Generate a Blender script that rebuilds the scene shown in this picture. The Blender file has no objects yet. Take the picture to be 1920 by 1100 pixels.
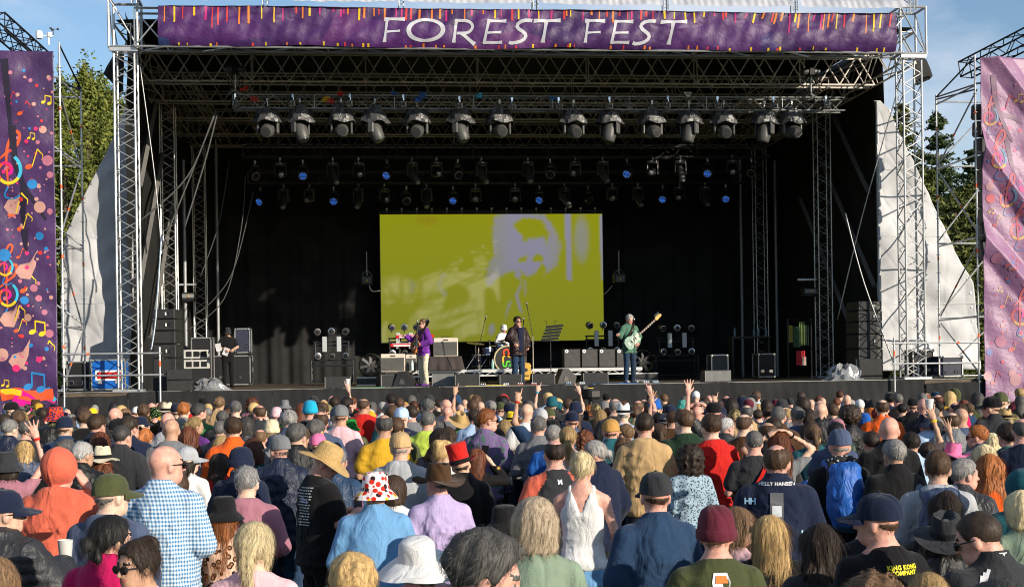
import bpy, bmesh, math, random
import numpy as np
from mathutils import Vector, Matrix, Euler
R = math.radians
random.seed(7)
SC = bpy.context.scene
COL = SC.collection

# ------------------------------------------------------------------ camera
FPX, CXP, HY = 2600.0, 960.0, 688.0          # focal length in photo pixels, principal point
YAW, ROLL = R(5.82), R(0.83)
CAM = Vector((-4.18, -35.7, 2.4))
FWD = Vector((math.sin(YAW), math.cos(YAW), 0))
RGT = Vector((math.cos(YAW), -math.sin(YAW), 0))
cd = bpy.data.cameras.new('camera'); cam = bpy.data.objects.new('camera', cd); COL.objects.link(cam)
cd.sensor_width = 36; cd.lens = FPX / 1920 * 36; cd.shift_y = (HY - 550) / 1920
cd.clip_start = 0.05; cd.clip_end = 4000
_r = RGT * math.cos(ROLL) - Vector((0, 0, 1)) * math.sin(ROLL)
_u = RGT * math.sin(ROLL) + Vector((0, 0, 1)) * math.cos(ROLL)
_b = -FWD
cam.matrix_world = Matrix(((_r.x, _u.x, _b.x, CAM.x), (_r.y, _u.y, _b.y, CAM.y), (_r.z, _u.z, _b.z, CAM.z), (0, 0, 0, 1)))
SC.camera = cam

# ------------------------------------------------------------------ light
SUN_EL, SUN_AZ = R(17), R(43)                # the sun stands behind the camera to the right
SUN_DIR = Vector((math.sin(SUN_AZ) * math.cos(SUN_EL), -math.cos(SUN_AZ) * math.cos(SUN_EL), math.sin(SUN_EL)))
sl = bpy.data.lights.new('sun', 'SUN'); sl.energy = 5.0; sl.angle = R(0.5); sl.color = (1, .89, .73)
so = bpy.data.objects.new('sun', sl); COL.objects.link(so); so.rotation_euler = SUN_DIR.to_track_quat('Z', 'Y').to_euler()
so.location = (20, -40, 30)
W = bpy.data.worlds.new('World'); SC.world = W; W.use_nodes = True
wn, wl = W.node_tree.nodes, W.node_tree.links
wn.clear()
w_out = wn.new('ShaderNodeOutputWorld'); w_bg = wn.new('ShaderNodeBackground'); w_sky = wn.new('ShaderNodeTexSky')
w_sky.sky_type = 'NISHITA'; w_sky.sun_disc = False; w_sky.sun_elevation = SUN_EL
w_sky.sun_rotation = math.pi - SUN_AZ; w_sky.altitude = 50; w_sky.air_density = 1.0; w_sky.dust_density = 0.25; w_sky.ozone_density = 2.6
w_tc = wn.new('ShaderNodeTexCoord'); w_map = wn.new('ShaderNodeMapping'); w_map.inputs['Scale'].default_value = (2.2, 2.2, 5.0)
w_map.inputs['Location'].default_value = (-2.194, 2.085, 1.583)
w_nz = wn.new('ShaderNodeTexNoise'); w_nz.inputs['Scale'].default_value = 1.5; w_nz.inputs['Detail'].default_value = 7; w_nz.inputs['Roughness'].default_value = .58
w_rp = wn.new('ShaderNodeValToRGB'); w_rp.color_ramp.elements[0].position = .46; w_rp.color_ramp.elements[1].position = .70
w_rp.color_ramp.elements[1].color = (.75, .75, .75, 1)
w_mx = wn.new('ShaderNodeMixRGB'); w_mx.inputs['Color2'].default_value = (5.6, 5.9, 6.6, 1)
wl.new(w_tc.outputs['Generated'], w_map.inputs['Vector']); wl.new(w_map.outputs['Vector'], w_nz.inputs['Vector'])
wl.new(w_nz.outputs['Fac'], w_rp.inputs['Fac']); wl.new(w_rp.outputs['Color'], w_mx.inputs['Fac'])
wl.new(w_sky.outputs['Color'], w_mx.inputs['Color1']); wl.new(w_mx.outputs['Color'], w_bg.inputs['Color'])
w_bg.inputs['Strength'].default_value = 0.115
wl.new(w_bg.outputs['Background'], w_out.inputs['Surface'])
SC.view_settings.view_transform = 'Standard'; SC.view_settings.look = 'None'; SC.view_settings.gamma = 1
SC.view_settings.exposure = 0.36
SC.view_settings.use_curve_mapping = False
SC.render.engine = 'CYCLES'; SC.cycles.max_bounces = 6; SC.cycles.diffuse_bounces = 3; SC.cycles.glossy_bounces = 3
SC.cycles.transparent_max_bounces = 12; SC.cycles.filter_width = 1.05; SC.cycles.use_denoising = True; SC.cycles.caustics_reflective = False; SC.cycles.caustics_refractive = False

# ------------------------------------------------------------------ measuring: photo pixel -> point of the place
def ray(px, py):
    dx, dy = px - CXP, py - HY
    xc = dx * math.cos(ROLL) - dy * math.sin(ROLL); yc = -(dy * math.cos(ROLL) + dx * math.sin(ROLL))
    return FWD * FPX + RGT * xc + Vector((0, 0, yc))
def at(px, py, Y):
    d = ray(px, py); return CAM + d * ((Y - CAM.y) / d.y)
def atz(px, py, Z):
    d = ray(px, py); return CAM + d * ((Z - CAM.z) / d.z)
def deep(px, py, depth):
    return CAM + ray(px, py) * (depth / FPX)
def ppm(P):
    return FPX / (Vector(P) - CAM).dot(FWD)   # pixels per metre there

# ------------------------------------------------------------------ materials
MATS = {}
def _base(name):
    m = bpy.data.materials.new(name); m.use_nodes = True
    nt = m.node_tree; return m, nt, nt.nodes['Principled BSDF']
def mat(name, col, rough=.6, metal=0, bump=0, bscale=60, var=.12, vscale=6, sheen=0, spec=.4, stretch=None):
    if name in MATS: return MATS[name]
    m, nt, b = _base(name); N, L = nt.nodes, nt.links
    b.inputs['Roughness'].default_value = rough; b.inputs['Metallic'].default_value = metal; b.inputs['Specular IOR Level'].default_value = spec
    if sheen: b.inputs['Sheen Weight'].default_value = sheen
    tc = N.new('ShaderNodeTexCoord'); v = tc.outputs['Object']
    if stretch:
        mp = N.new('ShaderNodeMapping'); mp.inputs['Scale'].default_value = stretch; L.new(v, mp.inputs['Vector']); v = mp.outputs['Vector']
    nz = N.new('ShaderNodeTexNoise'); nz.inputs['Scale'].default_value = vscale; nz.inputs['Detail'].default_value = 4; L.new(v, nz.inputs['Vector'])
    mr = N.new('ShaderNodeMapRange'); mr.inputs['From Min'].default_value = .3; mr.inputs['From Max'].default_value = .7
    mr.inputs['To Min'].default_value = 1 - var; mr.inputs['To Max'].default_value = 1 + var; L.new(nz.outputs['Fac'], mr.inputs['Value'])
    vm = N.new('ShaderNodeVectorMath'); vm.operation = 'SCALE'; vm.inputs[0].default_value = col[:3]; L.new(mr.outputs['Result'], vm.inputs['Scale'])
    L.new(vm.outputs['Vector'], b.inputs['Base Color'])
    if bump:
        n2 = N.new('ShaderNodeTexNoise'); n2.inputs['Scale'].default_value = bscale; n2.inputs['Detail'].default_value = 3; L.new(v, n2.inputs['Vector'])
        bp = N.new('ShaderNodeBump'); bp.inputs['Strength'].default_value = bump; bp.inputs['Distance'].default_value = .02
        L.new(n2.outputs['Fac'], bp.inputs['Height']); L.new(bp.outputs['Normal'], b.inputs['Normal'])
    MATS[name] = m; return m
def emit(name, col, s, base=(.02, .02, .02)):
    if name in MATS: return MATS[name]
    m, nt, b = _base(name); b.inputs['Base Color'].default_value = (*base, 1); b.inputs['Emission Color'].default_value = (*col, 1)
    b.inputs['Emission Strength'].default_value = s; b.inputs['Roughness'].default_value = .25; MATS[name] = m; return m
def srgb(h):
    h = h.lstrip('#'); c = [int(h[i:i + 2], 16) / 255 for i in (0, 2, 4)]
    return tuple((x / 12.92 if x <= .04045 else ((x + .055) / 1.055) ** 2.4) for x in c)
ALU = mat('aluminium', (.46, .46, .46), .38, .75, .15, 40, .15, 3)
STEEL = mat('galvanised_steel', (.50, .51, .52), .45, .7, .2, 30, .2, 4)
BLKM = mat('black_metal', (.018, .018, .02), .45, .3, .1, 60, .3, 8)
BLKP = mat('black_plastic', (.02, .02, .021), .5, 0, .1, 90, .25, 8)
GRILL = mat('speaker_grille', (.030, .030, .031), .7, .2, .5, 300, .15, 8)
CHROME = mat('chrome', (.8, .8, .82), .15, 1, 0, 1, .05)
WHITE = mat('white_paint', (.75, .75, .75), .5, 0, 0, 1, .06)
RED = mat('red_paint', srgb('#c21c1c'), .4, 0, 0, 1, .1)
ORNG = mat('orange_tape', srgb('#e8601c'), .5, 0, 0, 1, .1)
BLUE = mat('blue_panel', srgb('#1260b8'), .4, 0, 0, 1, .1)
DRAPE = mat('black_drape', (.021, .021, .0215), .9, 0, .3, 25, .35, 1.3, sheen=.05, spec=.15)
SCRIM = mat('black_scrim', (.020, .020, .021), .85, 0, .35, 120, .35, 1.1, spec=.25)
ROPE = mat('cable_rubber', (.025, .025, .026), .6)
WIRE = mat('steel_wire', (.33, .33, .33), .4, .6)
WOOD = mat('deck_ply', (.09, .068, .048), .75, 0, .3, 40, .4, 3, stretch=(1, 6, 1))

# ------------------------------------------------------------------ mesh building
class MB:
    def __init__(s): s.v = []; s.f = []; s.mi = []; s.cur = 0
    def add(s, vs, fs):
        o = len(s.v); s.v += [tuple(x) for x in vs]; s.f += [tuple(i + o for i in f) for f in fs]; s.mi += [s.cur] * len(fs)
        return s
    def box(s, c, d, M=None, bev=0):
        x, y, z = d[0] / 2, d[1] / 2, d[2] / 2
        if not bev:
            vs = [(a * x, b * y, e * z) for a in (-1, 1) for b in (-1, 1) for e in (-1, 1)]
            fs = [(0, 1, 3, 2), (4, 6, 7, 5), (0, 4, 5, 1), (2, 3, 7, 6), (0, 2, 6, 4), (1, 5, 7, 3)]
        else:
            w = min(bev, x * .9, y * .9, z * .9); vs = []; idx = {}
            for a in (-1, 1):
                for b in (-1, 1):
                    for e in (-1, 1):
                        for ax in range(3):
                            p = [a * (x - w), b * (y - w), e * (z - w)]; p[ax] = (a * x, b * y, e * z)[ax]
                            idx[(a, b, e, ax)] = len(vs); vs.append(tuple(p))
            fs = []
            for ax in range(3):
                for sg in (-1, 1):
                    o = [i for i in range(3) if i != ax]; q = []
                    for (p1, p2) in ((-1, -1), (1, -1), (1, 1), (-1, 1)):
                        k = [0, 0, 0]; k[ax] = sg; k[o[0]] = p1; k[o[1]] = p2; q.append(idx[(*k, ax)])
                    if (sg > 0) == (ax == 1): q.reverse()
                    fs.append(tuple(q))
            for ax in range(3):
                o = [i for i in range(3) if i != ax]
                for p1 in (-1, 1):
                    for p2 in (-1, 1):
                        k0 = [0, 0, 0]; k1 = [0, 0, 0]; k0[ax] = -1; k1[ax] = 1
                        for k in (k0, k1): k[o[0]] = p1; k[o[1]] = p2
                        q = [idx[(*k0, o[0])], idx[(*k1, o[0])], idx[(*k1, o[1])], idx[(*k0, o[1])]]
                        fs.append(tuple(q))
            for a in (-1, 1):
                for b in (-1, 1):
                    for e in (-1, 1): fs.append((idx[(a, b, e, 0)], idx[(a, b, e, 1)], idx[(a, b, e, 2)]))
        C = Vector(c); vs = [(M @ Vector(p) if M else Vector(p)) + C for p in vs]
        return s.add(vs, fs)
    def tube(s, pts, r, n=8, caps=True):
        P = [Vector(p) for p in pts]; rs = r if isinstance(r, (list, tuple)) else [r] * len(P); vs = []; fs = []
        prev = None
        for i, p in enumerate(P):
            t = (P[min(i + 1, len(P) - 1)] - P[max(i - 1, 0)]).normalized()
            if prev is None:
                a = Vector((0, 0, 1)) if abs(t.z) < .9 else Vector((1, 0, 0)); u = t.cross(a).normalized()
            else:
                u = (prev - t * prev.dot(t)); u = u.normalized() if u.length > 1e-6 else t.orthogonal().normalized()
            prev = u; w = t.cross(u)
            for k in range(n):
                an = 2 * math.pi * k / n; vs.append(p + (u * math.cos(an) + w * math.sin(an)) * rs[i])
        for i in range(len(P) - 1):
            for k in range(n):
                fs.append((i * n + k, i * n + (k + 1) % n, (i + 1) * n + (k + 1) % n, (i + 1) * n + k))
        if caps:
            fs.append(tuple(reversed(range(n)))); fs.append(tuple((len(P) - 1) * n + k for k in range(n)))
        return s.add(vs, fs)
    def lathe(s, prof, n=20, M=None, squash=(1, 1), cap=True):
        vs = []; fs = []
        for (r, z) in prof:
            for k in range(n):
                a = 2 * math.pi * k / n; p = Vector((r * math.cos(a) * squash[0], r * math.sin(a) * squash[1], z)); vs.append(M @ p if M else p)
        m = len(prof)
        for i in range(m - 1):
            for k in range(n): fs.append((i * n + k, i * n + (k + 1) % n, (i + 1) * n + (k + 1) % n, (i + 1) * n + k))
        if cap:
            if prof[0][0] > 1e-4: fs.append(tuple(reversed(range(n))))
            if prof[-1][0] > 1e-4: fs.append(tuple((m - 1) * n + k for k in range(n)))
        return s.add(vs, fs)
    def prism(s, outline, t, M=None):
        n = len(outline); vs = [(x, -t / 2, z) for x, z in outline] + [(x, t / 2, z) for x, z in outline]
        fs = [tuple(range(n)), tuple(reversed(range(n, 2 * n)))] + [(i, i + n, (i + 1) % n + n, (i + 1) % n) for i in range(n)]
        if M: vs = [M @ Vector(v) for v in vs]
        return s.add(vs, fs)
    def grid(s, fn, nu, nv):
        vs = [fn(i / nu, j / nv) for j in range(nv + 1) for i in range(nu + 1)]
        fs = [(j * (nu + 1) + i, j * (nu + 1) + i + 1, (j + 1) * (nu + 1) + i + 1, (j + 1) * (nu + 1) + i) for j in range(nv) for i in range(nu)]
        return s.add(vs, fs)
    def mesh(s, name, mats, off=None):
        me = bpy.data.meshes.new(name)
        v = s.v if off is None else [(a - off[0], b - off[1], c - off[2]) for a, b, c in s.v]
        me.from_pydata(v, [], s.f)
        for m in (mats if isinstance(mats, (list, tuple)) else [mats]): me.materials.append(m)
        if any(s.mi): me.polygons.foreach_set('material_index', s.mi)
        me.update(); return me
    def build(s, name, mats, parent=None, smooth=None, kind=None, world=False):
        """parts are given in the thing's own coordinates unless world=True"""
        off = parent.matrix_world.translation if (parent is not None and world) else None
        me = s.mesh(name, mats, off); return link(name, me, parent, smooth, kind)
def link(name, me, parent=None, smooth=None, kind=None):
    o = bpy.data.objects.new(name, me); COL.objects.link(o)
    if parent is not None: o.parent = parent
    if smooth is not None:
        me.polygons.foreach_set('use_smooth', [True] * len(me.polygons))
        if smooth and smooth < 179:
            try: me.set_sharp_from_angle(angle=R(smooth))
            except Exception: pass
    if kind: o['kind'] = kind
    return o
def tag(o, label, cat, group=None, kind=None):
    o['label'] = label; o['category'] = cat
    if group: o['group'] = group
    if kind: o['kind'] = kind
    return o
def thing(name, label, cat, loc=(0, 0, 0), rz=0, group=None):
    o = bpy.data.objects.new(name, None); COL.objects.link(o); o.empty_display_size = .1
    o.matrix_world = Matrix.Translation(loc) @ Matrix.Rotation(rz, 4, 'Z'); tag(o, label, cat, group); return o
def copy_tree(o, parent=None):
    c = o.copy(); COL.objects.link(c)
    if parent is not None: c.parent = parent
    for ch in o.children: copy_tree(ch, c)
    return c
def place(o, loc, rz=0, sc=1):
    o.matrix_world = Matrix.Translation(loc) @ Matrix.Rotation(rz, 4, 'Z') @ Matrix.Scale(sc, 4)
def setmat(o, m, i=0):
    o.material_slots[i].link = 'OBJECT'; o.material_slots[i].material = m
def RX(a): return Matrix.Rotation(R(a), 4, 'X')
def RY(a): return Matrix.Rotation(R(a), 4, 'Y')
def RZ(a): return Matrix.Rotation(R(a), 4, 'Z')
def T(x, y, z): return Matrix.Translation((x, y, z))

DZ = 1.92     # deck height
# ================================================================== SETTING
# ground
GR = mat('trampled_grass', (.060, .072, .026), .95, 0, .6, 9, .45, .8)
g = MB().add([(-1500, -300, 0), (1500, -300, 0), (1500, 2500, 0), (-1500, 2500, 0)], [(0, 1, 2, 3)]).build('ground', GR); g['kind'] = 'structure'

# ------------------------------------------------------------------ truss maker
def brace_mesh(length, r):
    k = ('brace', round(length, 3), round(r, 4))
    if k not in MATS:
        b = MB().tube([(0, 0, 0), (0, 0, length)], r, 6); me = b.mesh('brace', ALU); MATS[k] = me
    return MATS[k]
def add_brace(p, q, r, parent):
    p, q = Vector(p), Vector(q); d = q - p
    o = link('brace', brace_mesh(d.length, r), parent); o.data.materials[0] = ALU
    o.matrix_local = Matrix.Translation(p - parent.matrix_world.translation) @ d.to_track_quat('Z', 'Y').to_matrix().to_4x4()
    return o
def truss(name, label, p0, p1, w, h, bay, cr, br, m=ALU, up=(0, 0, 1), single=False, cat='truss', group=None, faces=(0, 1, 2, 3), xpat=False, parent=None, uprights=True):
    """box truss from p0 to p1: four chords, zigzag bracing on each face"""
    p0, p1 = Vector(p0), Vector(p1); ax = (p1 - p0); L = ax.length; ax.normalize()
    up = Vector(up); sd = ax.cross(up).normalized(); up = sd.cross(ax).normalized()
    t = parent or thing(name, label, cat, p0, 0, group)
    cs = [sd * a * w / 2 + up * b * h / 2 for a, b in ((-1, -1), (1, -1), (1, 1), (-1, 1))]
    for c in cs: MB().tube([p0 + c, p1 + c], cr, 8).build('chord', m, t, 40, world=True)
    n = max(2, round(L / bay)); j = MB()
    for fi in faces:
        A, B = cs[fi], cs[(fi + 1) % 4]
        for k in range(n):
            a = p0 + ax * (L * k / n); b = p0 + ax * (L * (k + 1) / n)
            q = (a + A, b + B) if k % 2 == 0 else (a + B, b + A)
            if single: add_brace(q[0], q[1], br, t)
            else: j.tube(q, br, 5, False)
            if uprights and k % 6 == 0: j.tube((a + A, a + B), br, 5, False)
    if j.v: j.build('bracing', m, t, 40, 'stuff', world=True)
    return t

# ------------------------------------------------------------------ stage deck, skirt
XL, XR = -10.2, 10.2
st = thing('stage', 'wide festival stage with plywood deck and black cloth skirt', 'stage', (0, 0, 0))
j = MB()
for i in range(12):
    for k in range(7):
        x = -12 + 2 * i; y = -.9 + 2.3 * k
        MB().box((x + 1, y + 1.15, DZ - .06 + random.uniform(-.003, .003)), (1.988, 2.288, .12)).build('deck_panel', WOOD, st)
def skirt(x0, x1, y, seed, zt=DZ + .004, bulge=.05, wr=1.0):
    rnd = random.Random(seed); ph = [rnd.uniform(0, 6.3) for _ in range(8)]
    def f(u, v):
        x = x0 + (x1 - x0) * u; z = zt * (1 - v)
        dy = .02 * math.sin(x * 2.3 + ph[0]) * v + .015 * math.sin(x * 5.1 + z * 2 + ph[1]) * v + .012 * wr * math.sin(x * 9 + 3 * math.sin(z * 2 + ph[2]) + ph[3]) * v ** .7
        dy += wr * .02 * math.sin((x * 1.4 + z * 3.1) * 2.2 + ph[4]) * v + .006 * math.sin(x * 23 + z * 4 + ph[5])
        dz = .012 * math.sin(x * 1.7 + ph[6]) * (1 - v) + .006 * math.sin(x * 6.3 + ph[7]) * (1 - v)
        return (x, y - bulge * v + dy, z + dz)
    return f
xs = [-12.05, -10.1, -6.6, -3.0, .6, 4.2, 7.6, 10.15, 12.1]
for i in range(len(xs) - 1):
    end = i in (0, len(xs) - 2)
    MB().grid(skirt(xs[i] + .004, xs[i + 1] - .004, -.94 - (.06 if end else 0), i, DZ + .004 - (.08 if end else 0), .06, 2.2 if end else 1), 60, 16).build('skirt_cloth', SCRIM, st, 180)
MB().box((0, -.915, DZ + .012), (23.9, .04, .012)).build('edge_strip', mat('edge_alu', (.30, .30, .29), .6, .3, .2, 30, .3, 2), st)

# ------------------------------------------------------------------ drapes and black inner walls
def curtain(x0, x1, y, z0, z1, seed, name, label, pleat=.06, lean=0):
    rnd = random.Random(seed); a, b, c = [rnd.uniform(0, 6) for _ in range(3)]
    def f(u, v):
        x = x0 + (x1 - x0) * u; z = z1 + (z0 - z1) * v
        return (x, y + pleat * math.sin(x * 7 + a + .7 * math.sin(z * .5)) * (.35 + .65 * v) + pleat * .6 * math.sin(x * 16.3 + b) * v + .05 * math.sin(x * 1.3 + z * .9 + c), z)
    o = MB().grid(f, int(abs(x1 - x0) * 16), 20).build(name, DRAPE, None, 180)
    return tag(o, label, 'curtain')
curtain(-11.2, -3.05, 15.2, DZ, 11.7, 1, 'backdrop_curtain', 'black backdrop curtain left of the yellow screen')
curtain(-4.0, 6.2, 15.5, DZ, 11.7, 2, 'backdrop_curtain', 'black backdrop curtain directly behind the yellow screen', .03)
curtain(5.25, 13.5, 15.2, DZ, 11.7, 3, 'backdrop_curtain', 'black backdrop curtain right of the yellow screen')
for sx, X, lab in ((-1, -10.5, 'black tarpaulin side wall on the left of the stage'), (1, 10.75, 'black tarpaulin side wall on the right of the stage')):
    def f(u, v, X=X, sx=sx):
        y = 1.7 + 13.8 * u; z = 11.95 + (DZ - 11.95) * v
        if sx > 0: y = 3.2 + 12.3 * u
        return (X + .04 * math.sin(y * 2.1 + z) + .03 * math.sin(z * 1.7 + y), y, z)
    tag(MB().grid(f, 40, 20).build('side_wall', mat('black_tarpaulin', (.014, .014, .0145), .75, 0, .25, 12, .3, 1, spec=.3), None, 180), lab, 'wall cloth')
BAR = mat('grey_bar', (.16, .155, .15), .6, .3)
for i, (y0, z0, y1, z1) in enumerate(((1.6, 4.6, 6.2, 8.9), (2.0, 7.4, 5.0, 10.2), (3.6, 3.4, 8.5, 8.0))):
    for X, sd, y_off in ((-10.3, 'left', .4), (10.55, 'right', 2.0)):
        o = MB().tube([(X, y0 + y_off, z0), (X, y1 + y_off, z1)], .09, 4).build('wall_brace', BAR)
        tag(o, f"{('lowest', 'topmost', 'rearmost')[i]} grey diagonal bar on the {sd} black side wall", 'brace', 'diagonal bars on the side walls')

# ------------------------------------------------------------------ roof
rf = thing('stage_roof', 'black lined stage roof with pale front valance panels', 'roof', (0, 0, 10.5))
MB().grid(lambda u, v: (-10.55 + 21.2 * u, .6 + 15.5 * v, 11.42 + .45 * math.sin(math.pi * v) + .03 * math.sin(u * 40)), 40, 12).build('ceiling_cloth', mat('black_liner', (.006, .006, .006), .85, 0, .2, 10, .3, 1), rf, 180, world=True)
PALE = mat('pale_tarpaulin', (.40, .41, .45), .7, 0, .35, 14, .12, 2.5, spec=.3)
fx = [252, 497, 752, 1003, 1248, 1490, 1708]
for i in range(6):
    a, b = fx[i] + 8, fx[i + 1] - 8
    A = at(a, (3 + (a - 250) * .0030), -.62); B = at(b, (3 + (b - 250) * .0030), -.62)
    n = 110
    def f(u, v, A=A, B=B, i=i):
        x = A.x + (B.x - A.x) * u; sag = .03 * math.sin(math.pi * u)
        rip = .016 * math.sin(x * 31 + 2 * math.sin(x * 3)) * (1 - abs(v - .55)) + .02 * math.sin(x * 5 + v * 3)
        ya = -.62 - .25 * v + rip; z = 11.86 - .26 * v ** 1.3 - sag * (.3 + .7 * v) + .01 * math.sin(x * 11)
        if v == 0: ya = -.1; z = 12.0
        return (x, ya, z)
    MB().grid(f, n, 6).build('valance_panel', PALE, rf, 180, world=True)
for i, x in enumerate(fx):
    p = at(x, 10, -.7)
    q = MB()
    for dx in (-.06, .06):
        q.tube([(p.x + dx, -.78, 11.5), (p.x + dx, -.78, 12.02)], .014, 6)
        q.tube([(p.x + dx, -.55, 11.5), (p.x + dx, -.55, 12.06)], .014, 6)
    for k in range(6):
        z = 11.52 + .09 * k; q.tube([(p.x - .06, -.78, z), (p.x + .06, -.78, z + .07)], .009, 5); q.tube([(p.x + .06, -.78, z), (p.x + .06, -.55, z + .07)], .009, 5)
    q.build('rafter_end', ALU, rf, 40, world=True)
FT = truss('roof_truss', 'front roof truss carrying the purple festival banner', (XL + .3, -.2, 10.98), (XR - .3, -.2, 10.98), .55, .95, .78, .03, .02, single=True, group='roof trusses', faces=(0, 1, 3))
for k, (y, lab) in enumerate(((3.5, 'first'), (6.4, 'second'), (9.2, 'third'), (12.2, 'fourth'), (14.6, 'rearmost'))):
    truss('roof_truss', f'{lab} dark roof truss behind the banner truss', (XL - .3, y, 10.85), (XR + .3, y, 10.85), .42, .84, .53, .030, .021 if k == 0 else .015, mat('shaded_alu', (.74, .68, .62), .55, .1, .15, 30, .15, 3), group='roof trusses', faces=(1, 3))
for X, sd in ((XL - .15, 'left'), (XR + .15, 'right')):
    truss('side_truss', f'long roof edge truss running back on the {sd} side', (X, .4, 10.85), (X, 15.2, 10.85), .42, .84, .9, .028, .017, MATS['shaded_alu'], group='roof edge trusses')
    for k, xx in enumerate((1.2, 2.6)):
        truss('side_truss', f"{('outer', 'inner')[k]} purlin truss under the roof on the {sd} side", (X * (1 - xx / 10.35), 3.8, 10.6), (X * (1 - xx / 10.35), 14.4, 10.6), .3, .3, .6, .018, .009, MATS['shaded_alu'], group='roof edge trusses')
# black roof flaps behind the tower heads
for inner, edge, sd in ((232, [(226, 92), (212, 104), (199, 124), (193, 138), (204, 149), (214, 160), (222, 176)], 'left'), (1715, [(1722, 104), (1738, 112), (1746, 128), (1750, 142), (1742, 150), (1732, 154), (1722, 160)], 'right')):
    E_ = [at(x, y, 1.3) for x, y in edge]; I_ = [at(inner, y, 1.0) for x, y in edge]; n = len(edge)
    vs = []
    for k in range(5): vs += [I_[i].lerp(E_[i], k / 4) + Vector((0, .06 * math.sin(3 * k + i), 0)) for i in range(n)]
    o = MB().add(vs, [(k * n + i, k * n + i + 1, (k + 1) * n + i + 1, (k + 1) * n + i) for k in range(4) for i in range(n - 1)]).build('roof_flap', MATS['black_tarpaulin'], None, 180)
    tag(o, f'black roof skin flap sticking out behind the {sd} tower head', 'tarpaulin')

# ------------------------------------------------------------------ towers
def tower(x, y, w, label, group, z1, single, bay, cr=.028, br=.0135, head=False):
    t = truss('truss_tower', label, (x, y, DZ), (x, y, z1), w, w, bay, cr, br, up=(0, 1, 0), single=single, cat='tower', group=group, uprights=False)
    MB().box((x, y, DZ + .03), (w + .25, w + .25, .06)).build('base_plate', STEEL, t, world=True)
    if head:
        z0, zt = 10.52, 11.75; hw = w / 2 + .1; q = MB()
        for a in (-1, 1):
            for b in (-1, 1):
                MB().tube([(x + a * hw, y + b * hw, z0), (x + a * hw, y + b * hw, zt)], .032, 8).build('sleeve_post', ALU, t, 40, world=True)
        for z in (z0, zt):
            for (a, b, c, d) in ((-1, -1, 1, -1), (1, -1, 1, 1), (1, 1, -1, 1), (-1, 1, -1, -1)):
                q.tube([(x + a * hw, y + b * hw, z), (x + c * hw, y + d * hw, z)], .034, 8)
        q.tube([(x - hw, y - hw, zt), (x + hw, y - hw, z0)], .02, 6); q.tube([(x - hw, y + hw, zt), (x + hw, y + hw, z0)], .02, 6)
        q.tube([(x - hw, y - hw, zt), (x - hw, y + hw, z0)], .02, 6); q.tube([(x + hw, y - hw, z0), (x + hw, y + hw, zt)], .02, 6)
        q.build('sleeve_block', ALU, t, 40, world=True)
        MB().box((x, y - hw, z0 - .06), (w + .2, .05, .12), bev=.01).build('sleeve_bracket', STEEL, t, world=True)
        for k in range(4):
            MB().tube([(x - w / 2, y - w / 2, 8.6 + .12 * k), (x + w / 2, y - w / 2, 8.6 + .12 * k)], .015, 6).build('rung', ALU, t, 40, world=True)
        q = MB()
        for a in (-1, 1): q.tube([(x + a * .2, y - .1, 11.75), (x + a * .2, y - .1, 12.5)], .03, 6)
        for k in range(5): q.tube([(x - .2, y - .1, 11.8 + k * .13), (x + .2, y - .1, 11.93 + k * .13)], .018, 6)
        q.build('mast_head', ALU, t, 40, world=True)
    return t
tower(XL, 0, .50, 'front left aluminium truss tower beside the blue flight case', 'front stage towers', 10.6, True, .285, head=True)
tower(XR, 0, .50, 'front right aluminium truss tower beside the white sheet', 'front stage towers', 10.6, True, .285, head=True)
for px, Y, lab in ((318, 6.9, 'middle left truss tower rising behind the speaker stack'), (1544, 6.9, 'middle right truss tower in the dark stage wing'),
                   (375, 14.5, 'rear left truss tower behind the stage hand'), (1426, 14.5, 'rear right truss tower above the mixing racks')):
    p = at(px, 500, Y); tower(p.x, Y, .42, lab, 'inner stage towers', 10.4, False, .27, .026, .012)
# plain grey poles in the wings
for px, Y, pt, lab in ((348, 9.0, 300, 'grey steel pole beside the middle left tower'), (409, 13, 260, 'slim grey pole standing behind the stage hand'),
                   (1457, 13, 300, 'grey steel pole right of the rear right tower'), (1392, 13.5, 300, 'slim grey pole left of the rear right tower'), (1650, 3.0, 190, 'pale steel pole at the edge of the right white sheet')):
    p = at(px, 600, Y); zt = at(px, pt, Y).z
    tag(MB().tube([(p.x, Y, DZ), (p.x, Y, zt)], .055, 10).build('steel_pole', mat('grey_pole', (.30, .31, .33), .5, .3), None, 40), lab, 'pole', 'grey poles in the wings')

# ------------------------------------------------------------------ banner FOREST FEST
def bwave(x, v):
    """cloth surface: x along, v 0 top .. 1 bottom -> (y, z)"""
    y = -.60 - .10 * v + .16 * v ** 5
    y += .030 * math.sin(x * 1.1 + 4 * v) * (.3 + v) + .016 * math.sin(x * 3.7 - 6 * v + math.sin(x)) + .012 * math.sin(x * 7.9 + 11 * v + 2 * math.sin(x * .7))
    y += .008 * math.sin(x * 17 + 5 * v) + .02 * math.exp(-((v - .35 - .12 * math.sin(x * 2.1)) / .05) ** 2) * math.sin(x * 6.1)
    z = 11.50 - .98 * v + .018 * math.sin(x * 1.9) * v + .012 * math.sin(x * .8)
    return y, z
BX0, BX1 = at(296, 55, -.65).x, at(1682, 60, -.65).x
def bpt(x, v, lift=0):
    y, z = bwave(x, v); y2, z2 = bwave(x, v + .02); n = Vector((0, -(z - z2), -(y2 - y))); n = Vector((0, -1, 0))
    return Vector((x, y, z)) + n * lift
m, nt, b = _base('banner_print'); N, L = nt.nodes, nt.links
tc = N.new('ShaderNodeTexCoord'); mp = N.new('ShaderNodeMapping'); mp.inputs['Scale'].default_value = (.45, .2, .9); L.new(tc.outputs['Object'], mp.inputs['Vector'])
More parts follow.
